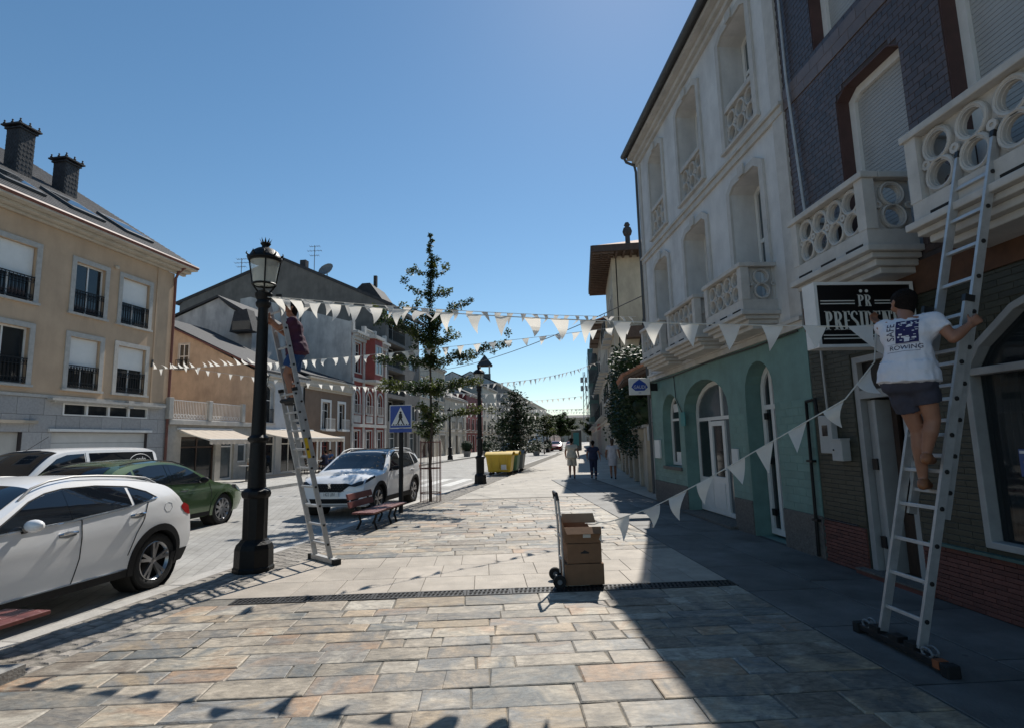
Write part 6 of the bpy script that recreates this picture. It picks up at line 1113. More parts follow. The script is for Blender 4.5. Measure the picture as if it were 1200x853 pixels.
# ------------------------------------------------------------ pedestrian crossing sign
sp = RW(5.8, .34); PS = thing('crossing_sign', 'blue pedestrian crossing sign on a dark post above the bench', 'traffic sign', sp); MB().tube([sp, sp+Vector((0, 0, 2.7))], .055, 10).build('post', 'iron', PS)
fd = Vector((-.12, -1, 0)).normalized(); ud = Vector((0, 0, 1)).cross(-fd)*-1; ud = Vector((-fd.y, fd.x, 0)); FS = Fr(sp+Vector((0, 0, 2.06))+fd*.05, ud, fd); MB().fbox(FS, -.28, .28, 0, .58, -.01, .01).build('plate', 'sign_blue', PS, bevel=.004); MB().prism(rect(-.28, .28, 0, .58), FS.P, .0105, .013, [rect(-.262, .262, .018, .562)]).build('border', 'sign_white', PS)
MB().prism([(-.235, .07), (.235, .07), (0, .53)], FS.P, .011, .014).build('triangle', 'sign_white', PS)
mb = MB(); mb.prism(circ(0, .395, .03, 10), FS.P, .0145, .017); mb.prism([(-.035, .365), (.035, .365), (.05, .27), (.03, .24), (.09, .10), (.06, .10), (0, .22), (-.06, .10), (-.09, .10), (-.035, .25), (-.05, .28)], FS.P, .0145, .0165); [mb.prism(rect(-.19+k*.065, -.155+k*.065, .078, .105), FS.P, .0145, .0162) for k in range(7)]; mb.build('pictogram', 'ink', PS)
MB().fbox(FS, -.28, .28, -.10, -.012, -.01, .008).build('plate_lower', 'sign_blue', PS)
# ------------------------------------------------------------ waste containers, planters
def container(s, t, m, label, lid=None):
    p = RW(s, t); k = thing('waste_container', label, 'container', p, R_(90)-A2-math.pi/2, 'waste containers on the pavement edge'); mb = MB()
    mb.hexa([(-.55, -.42, .16), (.55, -.42, .16), (.55, .42, .16), (-.55, .42, .16), (-.66, -.5, 1.0), (.66, -.5, 1.0), (.66, .5, 1.0), (-.66, .5, 1.0)]); mb.build('body', m, k, local=True, bevel=.04); mb = MB(); mb.grid(lambda u, v: (-.69+1.38*u, -.53+1.06*v, 1.01+.14*math.sin(math.pi*v)**.6), 8, 12); [mb.box(-.69, .69, y, y+.03, .94, 1.02) for y in (-.53, .5)]; mb.build('lid', lid or m, k, local=True, smooth=True)
    mb = MB(); [mb.box(a-.02, a+.02, -.52, -.47, .3, .95) for a in (-.4, 0, .4)]; mb.build('ribs', m, k, local=True)
    for a in (-.45, .45):
        for b in (-.34, .34): MB().lathe([(.03, -.025), (.08, -.025), (.08, .025), (.03, .025)], (a, b, .08), 12, ax=(0, 1, 0)).build('castor', 'rubber', k, local=True)
    MB().box(.12, .42, -.515, -.50, .28, .52).build('sticker', 'sign_paper', k, local=True)
container(20.2, .25, 'bin_yellow', 'yellow waste container beside the second street lamp'); container(21.6, .35, 'bin_green', 'dark green waste container just behind the yellow one', 'bin_yellow'); container(23.0, .45, 'bin_grey', 'grey waste container at the back of the row', 'bin_grey')
def planter(p, label, r=.65):
    t = thing('hedge_planter', label, 'planter', p, group='round hedges in pots'); MB().lathe([(.0, 0), (r*.5, 0), (r*.66, .5), (r*.72, .52), (r*.7, .58), (0, .56)], p, 14, cap=False).build('pot', 'concrete', t, smooth=True); mb = MB()
    leaf_cloud(mb, Vector(p)+Vector((0, 0, .55+r*.85)), r, 1500, .12); MB().ball(Vector(p)+Vector((0, 0, .55+r*.85)), r*.82, 12, 8).build('inner_foliage', 'leaf_dark', t); mb.build('foliage', 'leaf_dark', t, recalc=False)
planter(RW(54, -1.8), 'round hedge in a pot right of the conifer'); planter(RW(51, -8.9, .08), 'round hedge in a pot left of the yellow container, far side of the road'); planter(RW(53, -7.2, -.02), 'round hedge just above the yellow container'); planter(RW(70, -2.0), 'round hedge beside the far lamp and red car')
bd = thing('advert_board', 'white advertising board behind the far hedge', 'board', RW(72, -2.9)); MB().fbox(Fr(RW(72, -2.9), T2, -E2), -.9, .9, 1.2, 3.2, -.05, .05).build('panel', 'sign_white', bd); MB().fbox(Fr(RW(72, -2.9), T2, -E2), -.06, .06, 0, 1.2, -.05, .05).build('post', 'zinc', bd)
kk = thing('kiosk', 'dark teal advertising pillar left of the walking people, far away', 'kiosk', RW(76, 1.7)); MB().fbox(Fr(RW(76, 1.7), T2, -E2), -.75, .75, 0, 3.0, -.5, .5).build('body', 'car_dark', kk, bevel=.05); MB().fbox(Fr(RW(76, 1.7), T2, -E2), -.4, .4, .7, 2.6, .5, .52).build('poster', 'teal_plate', kk)
sl_ = MB(); sl_.slab([(-4.0, 4.35), (-3.62, 4.42), (-3.55, 4.75), (-3.95, 4.72)], -.004, .09, .02); tag(sl_.build('stone_block', 'concrete', recalc=False), 'low grey stone block at the lower left edge of the picture', 'block')
# ------------------------------------------------------------ cafe furniture under the awnings
def chair(p, rz, label):
    t = thing('cafe_chair', label, 'chair', p, rz, 'dark chairs under the awnings'); MB().box(-.2, .2, -.2, .2, .43, .46).build('seat', 'iron', t, local=True); mb = MB(); [mb.box(-.2, .2, .19, .21, z, z+.06) for z in (.58, .7, .82)]; mb.build('backrest', 'iron', t, local=True)
    for a in (-.18, .18):
        for b in (-.18, .18): MB().tube([(a, b, 0), (a, b, .86 if b > 0 else .44)], .014, 6).build('leg', 'iron', t, local=True)
    return t
def table(p, label): t = thing('cafe_table', label, 'table', p, group='round tables under the awnings'); mb = MB(); mb.lathe([(0, .71), (.35, .71), (.35, .74), (0, .74)], p, 18, cap=False); mb.build('top', 'alu_dull', t); MB().lathe([(.22, 0), (.22, .02), (.03, .04), (.025, .71)], p, 10).build('pedestal', 'iron', t)
ch = chair(RW(22.2, -11.2, .08), .4, 'dark chair left of the cafe table below the long awning'); spots = [((23.6, -10.9), 2.6, 'dark chair right of the cafe table below the long awning'), ((21.0, -10.6), 1.2, 'dark chair at the left end below the long awning'), ((25.2, -11.4), -2, 'dark chair near the brown house under the awning'), ((17.2, -11.3), .5, 'dark chair under the shorter awning')]
for (s_, t_), rz, lb in spots: dup(ch, RW(s_, t_, .08), rz, lb)
table(RW(22.9, -11.1, .08), 'round cafe table below the long awning'); table(RW(16.6, -11.2, .08), 'round cafe table below the shorter awning')
# ------------------------------------------------------------ bunting
def bunting(label, pts, sag, sp=.36, fw=.25, fh=.29, swing=.42, up=False, segs=None, simple=False):
    """cord through the given points with pennants hanging from it"""
    P_ = [Vector(p) for p in pts]; cur = []
    for a, b in zip(P_[:-1], P_[1:]):
        n = max(4, int((b-a).length/.25))
        for i in range(n): t = i/n; cur.append(a.lerp(b, t)+Vector((0, 0, -sag*4*t*(1-t)*(b-a).length)))
    cur.append(P_[-1]); t_ = thing('bunting', label, 'bunting', cur[0], 0, 'strings of pale pennants across the street'); MB().tube(cur, .006 if not simple else .009, 5).build('cord', 'cord', t_)
    acc = 0; nx = .2
    for a, b in zip(cur[:-1], cur[1:]):
        L = (b-a).length; d = (b-a).normalized()
        while nx <= acc+L:
            p = a+d*(nx-acc); nx += sp*random.uniform(.92, 1.08); sd = d.cross(Vector((0, 0, 1))).normalized(); an = random.gauss(0, swing)+(2.5 if up and random.random() < .85 else 0); dn = (Vector((0, 0, -1))*math.cos(an)+sd*math.sin(an)); w = fw/2*random.uniform(.85, 1.05); h = fh*random.uniform(.9, 1.08); cv = random.uniform(-.09, .09); tw = random.uniform(-.15, .15); mb = MB()
            if simple: mb.v = [p-d*w, p+d*w, p+dn*h]; mb.f = [(0, 1, 2)]
            else:
                nv = 5
                for i in range(nv+1):
                    f = i/nv; ww = w*(1-f); c = p+dn*h*f+sd*cv*math.sin(math.pi*f)+sd*tw*f*f+d*tw*.6*f*f; mb.v += [c-d*ww+sd*.012*(1-f), c+sd*.02*math.sin(f*5+cv*60)*(1-f), c+d*ww-sd*.01*(1-f)]
                for i in range(nv):
                    for j in range(2): q = i*3+j; mb.f.append((q, q+1, q+4, q+3))
            mb.build('pennant', 'flag', t_, smooth=not simple, recalc=False)
        acc += L
    return t_
HL = LAMP1+Vector((.06, -.05, 0)); HAND = Vector((3.60, 4.78, 2.66))
bunting('nearest bunting string from the foreground lamp across to the man on the right ladder', [HL+Vector((0, 0, 3.86)), (3.42, 4.86, 2.66), HAND], .012, sp=.36, fw=.21, fh=.25, swing=.22)
bunting('loose end of bunting falling from the man on the right ladder to the cardboard boxes', [HAND, (3.42, 4.62, 2.30), (3.19, 4.72, 1.99), (2.98, 5.02, 1.80), (2.68, 5.40, 1.54), (2.3, 5.85, 1.22), (1.86, 6.25, .92), (1.45, 6.55, .74), (1.2, 6.75, .70)], .004, swing=.35, fw=.22, fh=.26, sp=.37)
bunting('bunting string from the foreground lamp to the far balcony of the white house', [HL+Vector((.04, .06, 3.88)), (4.1, 14.2, 4.85)], .008, sp=.36, fw=.20, fh=.23, swing=.25)
bunting('wind-blown bunting string from the beige house over the road to the white house corner', [FLW.P(12.95, 5.0, .1), RW(10.0, -6.5, 4.55)], .004, up=True, swing=.2, sp=.44, fw=.24, fh=.27); bunting('rest of the wind-blown string from mid-road to the far corner of the white house', [RW(10.0, -6.5, 4.55), (-1.5, 15.6, 4.3), (4.3, 14.75, 4.75)], .004, sp=.46, fw=.23, fh=.26)
bunting('bunting string from the beige house across the road to the second lamp', [FLW.P(13.9, 5.3, .1), RW(14.5, -6, 4.2), LAMP2+Vector((0, 0, 3.9))], .01, sp=.5, fw=.2, fh=.24, simple=True)
bunting('bunting string from the second lamp to the timber-eave house', [LAMP2+Vector((0, 0, 4.0)), FR3.P(20, 6.6, .6)], .02, sp=.55, fw=.24, fh=.27, simple=True)
for i, (a, b, lb) in enumerate([(FLW.P(31, 6.0, .3), RW(22, .4, 4.2), 'bunting string from the brown house over the waste containers'), (FLW.P(46, 5.0, .2), RW(37, .4, 3.6), 'bunting string below the glazed gallery behind the near tree'), (FLW.P(62, 6.6, .2), FR3.P(40, 6.0, .3), 'bunting string across the street beyond the conifer'), (FLW.P(80, 7, .2), FR3.P(58, 5.6, .3), 'fifth bunting string across the far street'), (FLW.P(100, 8, .2), FR3.P(78, 6.6, .3), 'sixth bunting string across the far street'), (FLW.P(125, 9, .2), FR3.P(98, 7.0, .3), 'farthest bunting string across the street')]): bunting(lb, [a, b], .012, sp=.6+.08*i, fw=.26+.03*i, fh=.28+.04*i, simple=True)
cw_ = thing('overhead_cable', 'grey cable crossing the street above the tree', 'cable', FLW.P(38, 8.4, .2)); a, b = FLW.P(38, 8.4, .2), FRW.P(14.9, 5.6, .1); MB().tube([a.lerp(b, k/20)+Vector((0, 0, -1.2*4*k/20*(1-k/20)))for k in range(21)], .014, 5).build('cord', 'zinc_dark', cw_)
# ------------------------------------------------------------ trees
def limb_tree(name, label, p, h, limbs, leafm, density=1, guard=False, lean=(0, 0), tip=.5, leaf=.10, r0=.055, youngm=None):
    p = Vector(p); t = thing(name, label, 'tree', p); tr = MB(); crown = MB(); young = MB(); top = p+Vector((lean[0], lean[1], h))
    tr.tube([p.lerp(top, k/8)+Vector((jit(.03), jit(.03), 0))*(k % 8 > 0) for k in range(9)], [r0*(1-.92*k/8) for k in range(9)], 8)
    for (zf, az, ln, rise, bush) in limbs:
        a = p.lerp(top, zf); dv = Vector((math.cos(az), math.sin(az), 0)); n = max(3, int(ln/.16)); pts = [a+dv*ln*k/n+Vector((jit(.04), jit(.04), rise*ln*(k/n)**1.3-.05*math.sin(k)))for k in range(n+1)]; tr.tube(pts, [max(.006, r0*.45*(1-zf*.5)*(1-k/n*.85)) for k in range(n+1)], 5)
        for k in range(n+1):
            f = k/n; r = bush*(1.0-.35*f)*random.uniform(.7, 1.25); tgt = young if (youngm and (random.random() < .28 or (zf < .45 and f > .55))) else crown
            leaf_cloud(tgt, pts[k]+Vector((jit(.05), jit(.05), .03)), r, int(26*density*(r/.2)**1.4)+4, leaf, (1, 1, .72))
            if random.random() < .55:               # side twigs
                q = pts[k]+Vector((jit(1), jit(1), jit(.6)+.2)).normalized()*random.uniform(.15, .4); tr.tube([pts[k], q], [.008, .004], 4); leaf_cloud(tgt, q, .13, int(16*density), leaf)
    for k in range(int(22*tip)): z = 1-(k/22)*.45; leaf_cloud(crown, p.lerp(top, z)+Vector((jit(.05), jit(.05), 0)), .06+.17*(1-z)/.45*random.uniform(.6, 1.1), int(22*density), leaf*.9, (1, 1, 1.1))
    tr.build('trunk', 'bark', t); crown.build('crown', leafm, t, recalc=False)
    if young.v: young.build('young_foliage', youngm, t, recalc=False)
    if guard:
        g = MB(); [g.bar(p+Vector((.3*math.cos(a), .3*math.sin(a), 0)), p+Vector((.3*math.cos(a), .3*math.sin(a), 1.75)), .035, .012) for a in [k*math.pi/7 for k in range(14)]]
        for z in (.25, .95, 1.7): g.tube([p+Vector((.3*math.cos(a), .3*math.sin(a), z)) for a in [k*math.pi/8 for k in range(17)]], .014, 5, cap=False)
        g.build('tree_guard', 'copper', t)
T1 = RW(8.3, .32); W2 = math.atan2(T2.y, T2.x)
limb_tree('young_tree', 'tall slim tree with layered sparse branches behind the crossing sign', T1, 8.0, [(.29, 0.1, 1.5, .22, .22), (.27, 3.2, .9, .1, .2), (.30, 4.6, 1.0, .2, .2), (.40, -.15, 1.35, .18, .27), (.41, 3.0, 1.4, .05, .27), (.40, 1.4, 1.0, .2, .24), (.50, .05, 2.25, .28, .25), (.51, 3.3, 1.45, .04, .26), (.52, 4.8, 1.0, .15, .22), (.58, .5, .75, .3, .27), (.585, 3.6, 1.35, .42, .26), (.60, 2.4, .9, .3, .25), (.62, 3.4, 1.6, .40, .22), (.63, 5.4, .7, .3, .22), (.66, .3, 1.25, .62, .22), (.68, 2.9, .8, .35, .18), (.76, .2, .62, .3, .18), (.765, 3.1, .62, .35, .19), (.84, .2, .5, .4, .15), (.845, 3.0, .55, .2, .15), (.88, 1.3, .4, .3, .13)], 'leaf', 4.6, True, (.03, 0), .9, .075, .05, 'leaf_young')
def conifer(name, label, p, h, w, leafm='leaf_dark', dens=1):
    L_ = []; n = 11
    for k in range(n):
        zf = .2+.74*k/n
        for j in range(5): L_.append((zf, j*1.05+k*.7, w*(1-zf)**.85*random.uniform(.8, 1.15)+.12, .12, .2+.1*(1-zf)))
    limb_tree(name, label, p, h, L_, leafm, dens, False, (0, 0), 1, .15, .08)
conifer('conifer', 'dark conifer behind the waste containers', RW(25, .35), 5.0, 2.5, dens=.26)
far = [(RW(38, -9), 4.4, 1.6, 'small tree on the far sidewalk before the glazed gallery'), (RW(58, -1.3), 4.6, 2.0, 'tree behind the conifer, right of it'), (RW(74, -2.6), 5, 2.4, 'tree beyond the far lamp on the pavement'), (RW(76, -9), 6, 2.6, 'tree on the far sidewalk in mid distance'), (RW(90, -1.5), 6, 3, 'tree over the red cars'), (RW(104, -9), 7, 3.2, 'larger tree far along the left sidewalk'), (RW(120, -2), 7, 3.4, 'round tree near the end of the pavement'), (RW(140, -8), 8, 3.8, 'tree near the end of the left sidewalk'), (RW(160, -4), 8, 4, 'last tree in the middle of the street end'), (RW(100, 4), 6, 3, 'tree behind the dark teal pillar, far right of the pavement'), (RW(135, 6), 7, 3.6, 'tree at the far right end of the pavement')]
for p, h, w, lb in far:
    L_ = [(.4+.5*random.random(), random.uniform(0, 6.28), w*random.uniform(.4, .8), random.uniform(.1, .7), .3*w*.7) for _ in range(13)]; limb_tree('street_tree', lb, p, h, L_, 'leaf', .55, False, (0, 0), .5, .16 if h < 5 else .26, .08, 'leaf_young' if h < 5 else None)
# ------------------------------------------------------------ people
def capsule(mb, a, b, ra, rb, n=12):
    a, b = Vector(a), Vector(b); d = (b-a).normalized() if (b-a).length > 1e-6 else Vector((0, 0, 1)); pts, rr = [], []
    for k in (90, 60, 30): pts.append(a-d*ra*math.sin(R_(k))); rr.append(max(.001, ra*math.cos(R_(k))))
    pts.append(a); rr.append(ra); pts.append(b); rr.append(rb)
    for k in (30, 60, 90): pts.append(b+d*rb*math.sin(R_(k))); rr.append(max(.001, rb*math.cos(R_(k))))
    mb.tube(pts, rr, n)
from mathutils import noise as mnoise
def skinned(mb, name, m, parent, vox, sm=5, folds=0):
    """fuse the limbs into one continuous surface"""
    me = bpy.data.meshes.new('tmp'); me.from_pydata([tuple(v) for v in mb.v], [], mb.f); bm = bmesh.new(); bm.from_mesh(me); bmesh.ops.recalc_face_normals(bm, faces=bm.faces); bm.to_mesh(me); bm.free()
    o = bpy.data.objects.new('tmp', me); COL.objects.link(o); r = o.modifiers.new('r', 'REMESH'); r.mode = 'VOXEL'; r.voxel_size = vox; s = o.modifiers.new('s', 'SMOOTH'); s.factor = .5; s.iterations = sm
    bpy.context.view_layer.update(); e = bpy.data.meshes.new_from_object(o.evaluated_get(bpy.context.evaluated_depsgraph_get())); bpy.data.objects.remove(o)
    if folds:                                  # creases in the cloth
        for v in e.vertices:
            q = v.co; w_ = mnoise.noise(Vector((q.x*9, q.y*9, q.z*16+3)))*.7+abs(mnoise.noise(Vector((q.x*16+7, q.y*16, q.z*7))))*-.9; v.co = q+v.normal*w_*folds
    out = MB(); out.v = [v.co.copy() for v in e.vertices]; out.f = [tuple(p.vertices) for p in e.polygons]; bpy.data.meshes.remove(e)
    return out.build(name, m, parent, smooth=80, recalc=False)
def hand(mb, wrist, tip_dir, palm_n, thumb_side, curl=.6, k=1):
    d = Vector(tip_dir).normalized(); nrm = Vector(palm_n); nrm = (nrm-d*nrm.dot(d)).normalized(); sd = d.cross(nrm)*thumb_side; w = Vector(wrist); c = w+d*.05*k
    for j in range(4): o = sd*(.03-.02*j)*k; capsule(mb, w+o*.6+d*.01, c+o+d*.04*k, .014*k, .012*k, 8)
    for j, ln in enumerate((.07, .08, .075, .058)):
        o = sd*(.032-.0215*j)*k; p0 = c+o+d*.04*k; d1 = (d*math.cos(curl*.7)+nrm*math.sin(curl*.7)); d2 = (d*math.cos(curl*1.9)+nrm*math.sin(curl*1.9)); p1 = p0+d1*ln*.5*k; p2 = p1+d2*ln*.55*k; capsule(mb, p0, p1, .0095*k, .0085*k, 8); capsule(mb, p1, p2, .0085*k, .007*k, 8)
    t0 = w+sd*.028*k+d*.025*k; t1 = t0+(sd*.7+d*.6+nrm*.3).normalized()*.04*k; t2 = t1+(sd*.2+d*.8+nrm*.6).normalized()*.03*k; capsule(mb, t0, t1, .012*k, .0105*k, 8); capsule(mb, t1, t2, .0105*k, .008*k, 8)
def person(name, label, J, right, face, top, bot, skin, hair, shoe, H=1.75, vox=.014, sleeve=.55, leg_cover=.5, dress=False, hairlen=0, grip=(.5, .5), loose=1.0, palm=None, bottom_flare=1.0):
    k = H/1.75; V = {a: Vector(b) for a, b in J.items()}; rt = Vector(right).normalized(); fc = Vector(face).normalized(); up = (V['neck']-V['pelvis']).normalized(); fw = up.cross(rt)
    if fw.dot(fc) < 0 and abs(fw.dot(fc)) > .3: fw = -fw
    low = min(V['l_fo'].z, V['r_fo'].z); t = thing(name, label, 'person', (V['pelvis'].x, V['pelvis'].y, low-.04)); b = MB()
    shL, shR = V['neck']-rt*.185*k-up*.055*k, V['neck']+rt*.185*k-up*.055*k; hpL, hpR = V['pelvis']-rt*.085*k, V['pelvis']+rt*.085*k; mid = V['pelvis'].lerp(V['neck'], .5)
    def torso(mb, g):
        capsule(mb, shL, shR, .062*k*g, .062*k*g); chest = V['pelvis'].lerp(V['neck'], .72); capsule(mb, chest-rt*.085*k, chest+rt*.085*k, .115*k*g, .115*k*g); capsule(mb, chest-rt*.07*k, mid-rt*.055*k, .115*k*g, .108*k*g); capsule(mb, chest+rt*.07*k, mid+rt*.055*k, .115*k*g, .108*k*g); capsule(mb, mid-rt*.055*k, hpL, .108*k*g, .118*k*g); capsule(mb, mid+rt*.055*k, hpR, .108*k*g, .118*k*g); capsule(mb, shL, chest-rt*.06*k, .06*k*g, .1*k*g); capsule(mb, shR, chest+rt*.06*k, .06*k*g, .1*k*g)
    torso(b, .92); capsule(b, V['neck']-up*.05*k, V['head']-up*.02, .062*k, .052*k)
    for s_, sh, hp in (('l_', shL, hpL), ('r_', shR, hpR)):
        capsule(b, sh, V[s_+'el'], .052*k, .041*k); capsule(b, V[s_+'el'], V[s_+'el'].lerp(V[s_+'ha'], .35), .042*k, .043*k); capsule(b, V[s_+'el'].lerp(V[s_+'ha'], .35), V[s_+'ha'], .043*k, .028*k)
        capsule(b, hp, V[s_+'kn'], .088*k, .057*k); cf = V[s_+'kn'].lerp(V[s_+'fo'], .32)-fw*.012*k; capsule(b, V[s_+'kn'], cf, .056*k, .057*k); capsule(b, cf, V[s_+'fo']+Vector((0, 0, .03)), .057*k, .035*k)
        td = V[s_+'ha']-V[s_+'el']; hand(b, V[s_+'ha'], td, (palm or {}).get(s_, -rt if s_ == 'r_' else rt), 1 if s_ == 'r_' else -1, grip[0 if s_ == 'l_' else 1], k)
        hd = Vector((fw.x, fw.y, 0)); hd = hd.normalized() if hd.length > .1 else Vector((0, 1, 0)); capsule(b, V[s_+'fo']-hd*.03*k, V[s_+'fo']+hd*.13*k+Vector((0, 0, -.022)), .034*k, .026*k)
    h = V['head']; hs = Vector((0, 0, 1)); fr = fc.cross(hs).normalized()
    capsule(b, h+hs*.035*k-fc*.012*k, h+hs*.03*k+fc*.012*k, .090*k, .084*k); capsule(b, h+hs*.02*k, h-hs*.075*k+fc*.035*k, .07*k, .042*k); capsule(b, h+fc*.085*k+hs*.015*k, h+fc*.105*k-hs*.02*k, .011*k, .014*k, 8); capsule(b, h-fr*.05*k+fc*.045*k-hs*.02*k, h-fr*.03*k+fc*.065*k-hs*.02*k, .03*k, .026*k); capsule(b, h+fr*.05*k+fc*.045*k-hs*.02*k, h+fr*.03*k+fc*.065*k-hs*.02*k, .03*k, .026*k)
    for sg in (-1, 1): capsule(b, h+fr*sg*.083*k-hs*.012*k-fc*.005*k, h+fr*sg*.09*k+hs*.022*k-fc*.012*k, .011*k, .014*k, 8)
    body = skinned(b, 'body', skin, t, vox*.8, 4)
    e = MB(); [e.ball(h+fr*sg*.032*k+fc*.078*k+hs*.016*k, .012*k, 8, 6) for sg in (-1, 1)]; e.build('eye', 'ink', body, smooth=True); e = MB(); e.tube([h+fr*.022*k+fc*.088*k-hs*.058*k, h+fc*.094*k-hs*.056*k, h-fr*.022*k+fc*.088*k-hs*.058*k], .006*k, 6); e.build('mouth', 'skin_tan', body)
    hm = MB(); capsule(hm, h+hs*.045*k-fc*.028*k, h+hs*.052*k+fc*.018*k, .090*k, .083*k); capsule(hm, h+hs*.02*k-fc*.036*k, h-hs*.075*k-fc*.04*k, .08*k, .05*k); [capsule(hm, h+fr*sg*.05*k+hs*.05*k+fc*.01*k, h+fr*sg*.066*k-hs*.0*k-fc*.015*k, .045*k, .026*k) for sg in (-1, 1)]
    if hairlen: capsule(hm, h+hs*.02*k-fc*.04*k, h-hs*hairlen-fc*.05*k, .095*k, .06*k)
    skinned(hm, 'hair', hair, t, vox, 3)
    g = 1.06*loose; s = MB(); torso(s, g)
    for sh, el in ((shL, V['l_el']), (shR, V['r_el'])): e_ = sh.lerp(el, sleeve); dv = (e_-sh).normalized(); s.tube([sh, sh.lerp(e_, .5), e_], [.07*k*loose, .068*k*loose, .07*k*loose], 14)
    hem = V['pelvis']-up*.05*k; s.tube([V['pelvis'].lerp(V['neck'], .45), V['pelvis'].lerp(V['neck'], .2), hem], [.13*k*loose, .15*k*loose, .17*k*loose], 18); s.tube([hem-rt*.075*k, hem+up*.16-rt*.06*k], [.16*k*loose, .145*k*loose], 16); s.tube([hem+rt*.075*k, hem+up*.16+rt*.06*k], [.16*k*loose, .145*k*loose], 16)
    shirt = skinned(s, 'shirt', top, t, vox, 4, .014 if vox < .018 else .01)
    p = MB(); capsule(p, hpL-up*.03*k, hpR-up*.03*k, .12*k, .12*k)
    if dress:
        z = V['l_kn'].lerp(V['r_kn'], .5); q = V['pelvis'].lerp(z, leg_cover); p.tube([V['pelvis']+up*.08, V['pelvis']-up*.06, q], [.14*k, .17*k, .2*k*bottom_flare], 20)
    else:
        for hp, s_ in ((hpL, 'l_'), (hpR, 'r_')):
            kn, fo = V[s_+'kn'], V[s_+'fo']
            if leg_cover <= 1: e_ = hp.lerp(kn, leg_cover); p.tube([hp+up*.02, hp.lerp(e_, .5), e_], [.108*k, .104*k*loose, .102*k*loose*bottom_flare], 14)
            else: p.tube([hp+up*.02, hp.lerp(kn, .5), kn, kn.lerp(fo, .5), kn.lerp(fo, leg_cover-1)], [.108*k, .092*k, .072*k, .066*k, .062*k], 14)
    skinned(p, 'shorts' if leg_cover <= 1 else 'trousers', bot, t, vox, 3, .011 if vox < .018 else .008)
    for s_ in ('l_', 'r_'):
        f = V[s_+'fo']; hd = Vector((fw.x, fw.y, 0)).normalized(); sh_ = MB(); capsule(sh_, f-hd*.045*k+Vector((0, 0, -.02)), f+hd*.14*k+Vector((0, 0, -.03)), .038*k, .034*k); capsule(sh_, f-hd*.03*k+Vector((0, 0, -.005)), f+hd*.03*k+Vector((0, 0, 0)), .042*k, .04*k); skinned(sh_, 'shoe', shoe, t, vox*.7, 2)
    return t, shirt, V, rt, up, fw
# man on the right-hand ladder
J = dict(pelvis=(3.30, 4.11, 2.10), neck=(3.36, 4.12, 2.585), head=(3.40, 4.19, 2.70), l_el=(3.60, 4.55, 2.50), l_ha=(3.60, 4.74, 2.66), r_el=(3.50, 3.88, 2.37), r_ha=(3.62, 3.86, 2.46), l_kn=(3.40, 4.20, 1.70), l_fo=(3.40, 4.22, 1.295), r_kn=(3.42, 4.07, 1.78), r_fo=(3.38, 4.12, 1.50))
J['l_fo'] = (3.43, 4.245, 1.30)
mp_, shirt, V, rt, up, fw = person('person', 'man in white printed t-shirt and navy shorts climbing the right ladder', J, (.62, -.78, 0), (.15, .98, 0), 'shirt_white', 'short_navy', 'skin_tan', 'hair_dark', 'shoe', 1.68, .011, .55, .62, grip=(1.0, 1.1), palm={'r_': (.3, .9, 0), 'l_': (0, 0, 1)}, loose=.96)
# print on the back of the shirt, laid on the cloth
from mathutils.bvhtree import BVHTree
bvh = BVHTree.FromPolygons([WM[shirt.name] @ v.co for v in shirt.data.vertices], [tuple(p.vertices) for p in shirt.data.polygons])
pc = V['pelvis'].lerp(V['neck'], .66); bk = -fw
def on_back(a, b, d=0):
    o = pc+rt*a+up*b+bk*.6; hit = bvh.ray_cast(o, -bk); return (hit[0] if hit[0] else pc+rt*a+up*b+bk*.13)+bk*(.003+d)
pr_ = MB()
def cloth_patch(mb, a0, a1, b0, b1, d=0, n=4, m=4):
    mb.grid(lambda u, v: on_back(a0+(a1-a0)*u, b0+(b1-b0)*v, d), n, m)
cloth_patch(pr_, -.055, .095, -.065, .115, 0, 8, 10); pr_.build('shirt_print', 'print_navy', shirt, recalc=False, smooth=True); pr_ = MB(); random.seed(5)
for _ in range(34): a = random.uniform(-.045, .075); b = random.uniform(-.055, .10); cloth_patch(pr_, a, a+random.uniform(.008, .03), b, b+random.uniform(.003, .012), .0012, 2, 2)
cloth_patch(pr_, .0, .035, -.055, -.02, .0012, 2, 2); pr_.build('print_pattern', 'shirt_white', shirt, recalc=False)
mb = text_mb('ROWING', .05, lambda a, b, d: on_back(.012+a, -.10+b, 0), 0, 1.05); mb.build('print_text', 'print_navy', shirt, recalc=False)
mb = text_mb('SAFE', .075, lambda a, b, d: on_back(-.087-b, .03+a, 0), 0, .9); mb.build('print_text', 'print_navy', shirt, recalc=False)
mb = MB(); cloth_patch(mb, -.115, .1, -.1315, -.129, 0, 10, 1); cloth_patch(mb, -.115, .1, -.0715, -.0695, 0, 10, 1); cloth_patch(mb, .099, .101, -.13, -.07, 0, 1, 4); mb.build('print_rule', 'print_navy', shirt, recalc=False)
# man on the ladder at the lamp
J = dict(pelvis=(-2.84, 8.62, 3.12), neck=(-2.90, 8.58, 3.62), head=(-2.93, 8.56, 3.77), l_el=(-3.05, 8.38, 3.44), l_ha=(-3.15, 8.28, 3.58), r_el=(-3.03, 8.64, 3.40), r_ha=(-3.16, 8.40, 3.52), l_kn=(-2.95, 8.50, 2.77), l_fo=(-2.85, 8.47, 2.385), r_kn=(-2.93, 8.66, 2.74), r_fo=(-2.83, 8.60, 2.36))
person('person', 'man in purple shirt and blue shorts high on the ladder at the lamp', J, (-.25, .97, 0), (-.95, -.3, 0), 'shirt_purple', 'short_blue', 'skin_tan', 'hair_dark', 'shoe_dark', 1.70, .014, .55, .72, grip=(1, 1), loose=1.1)
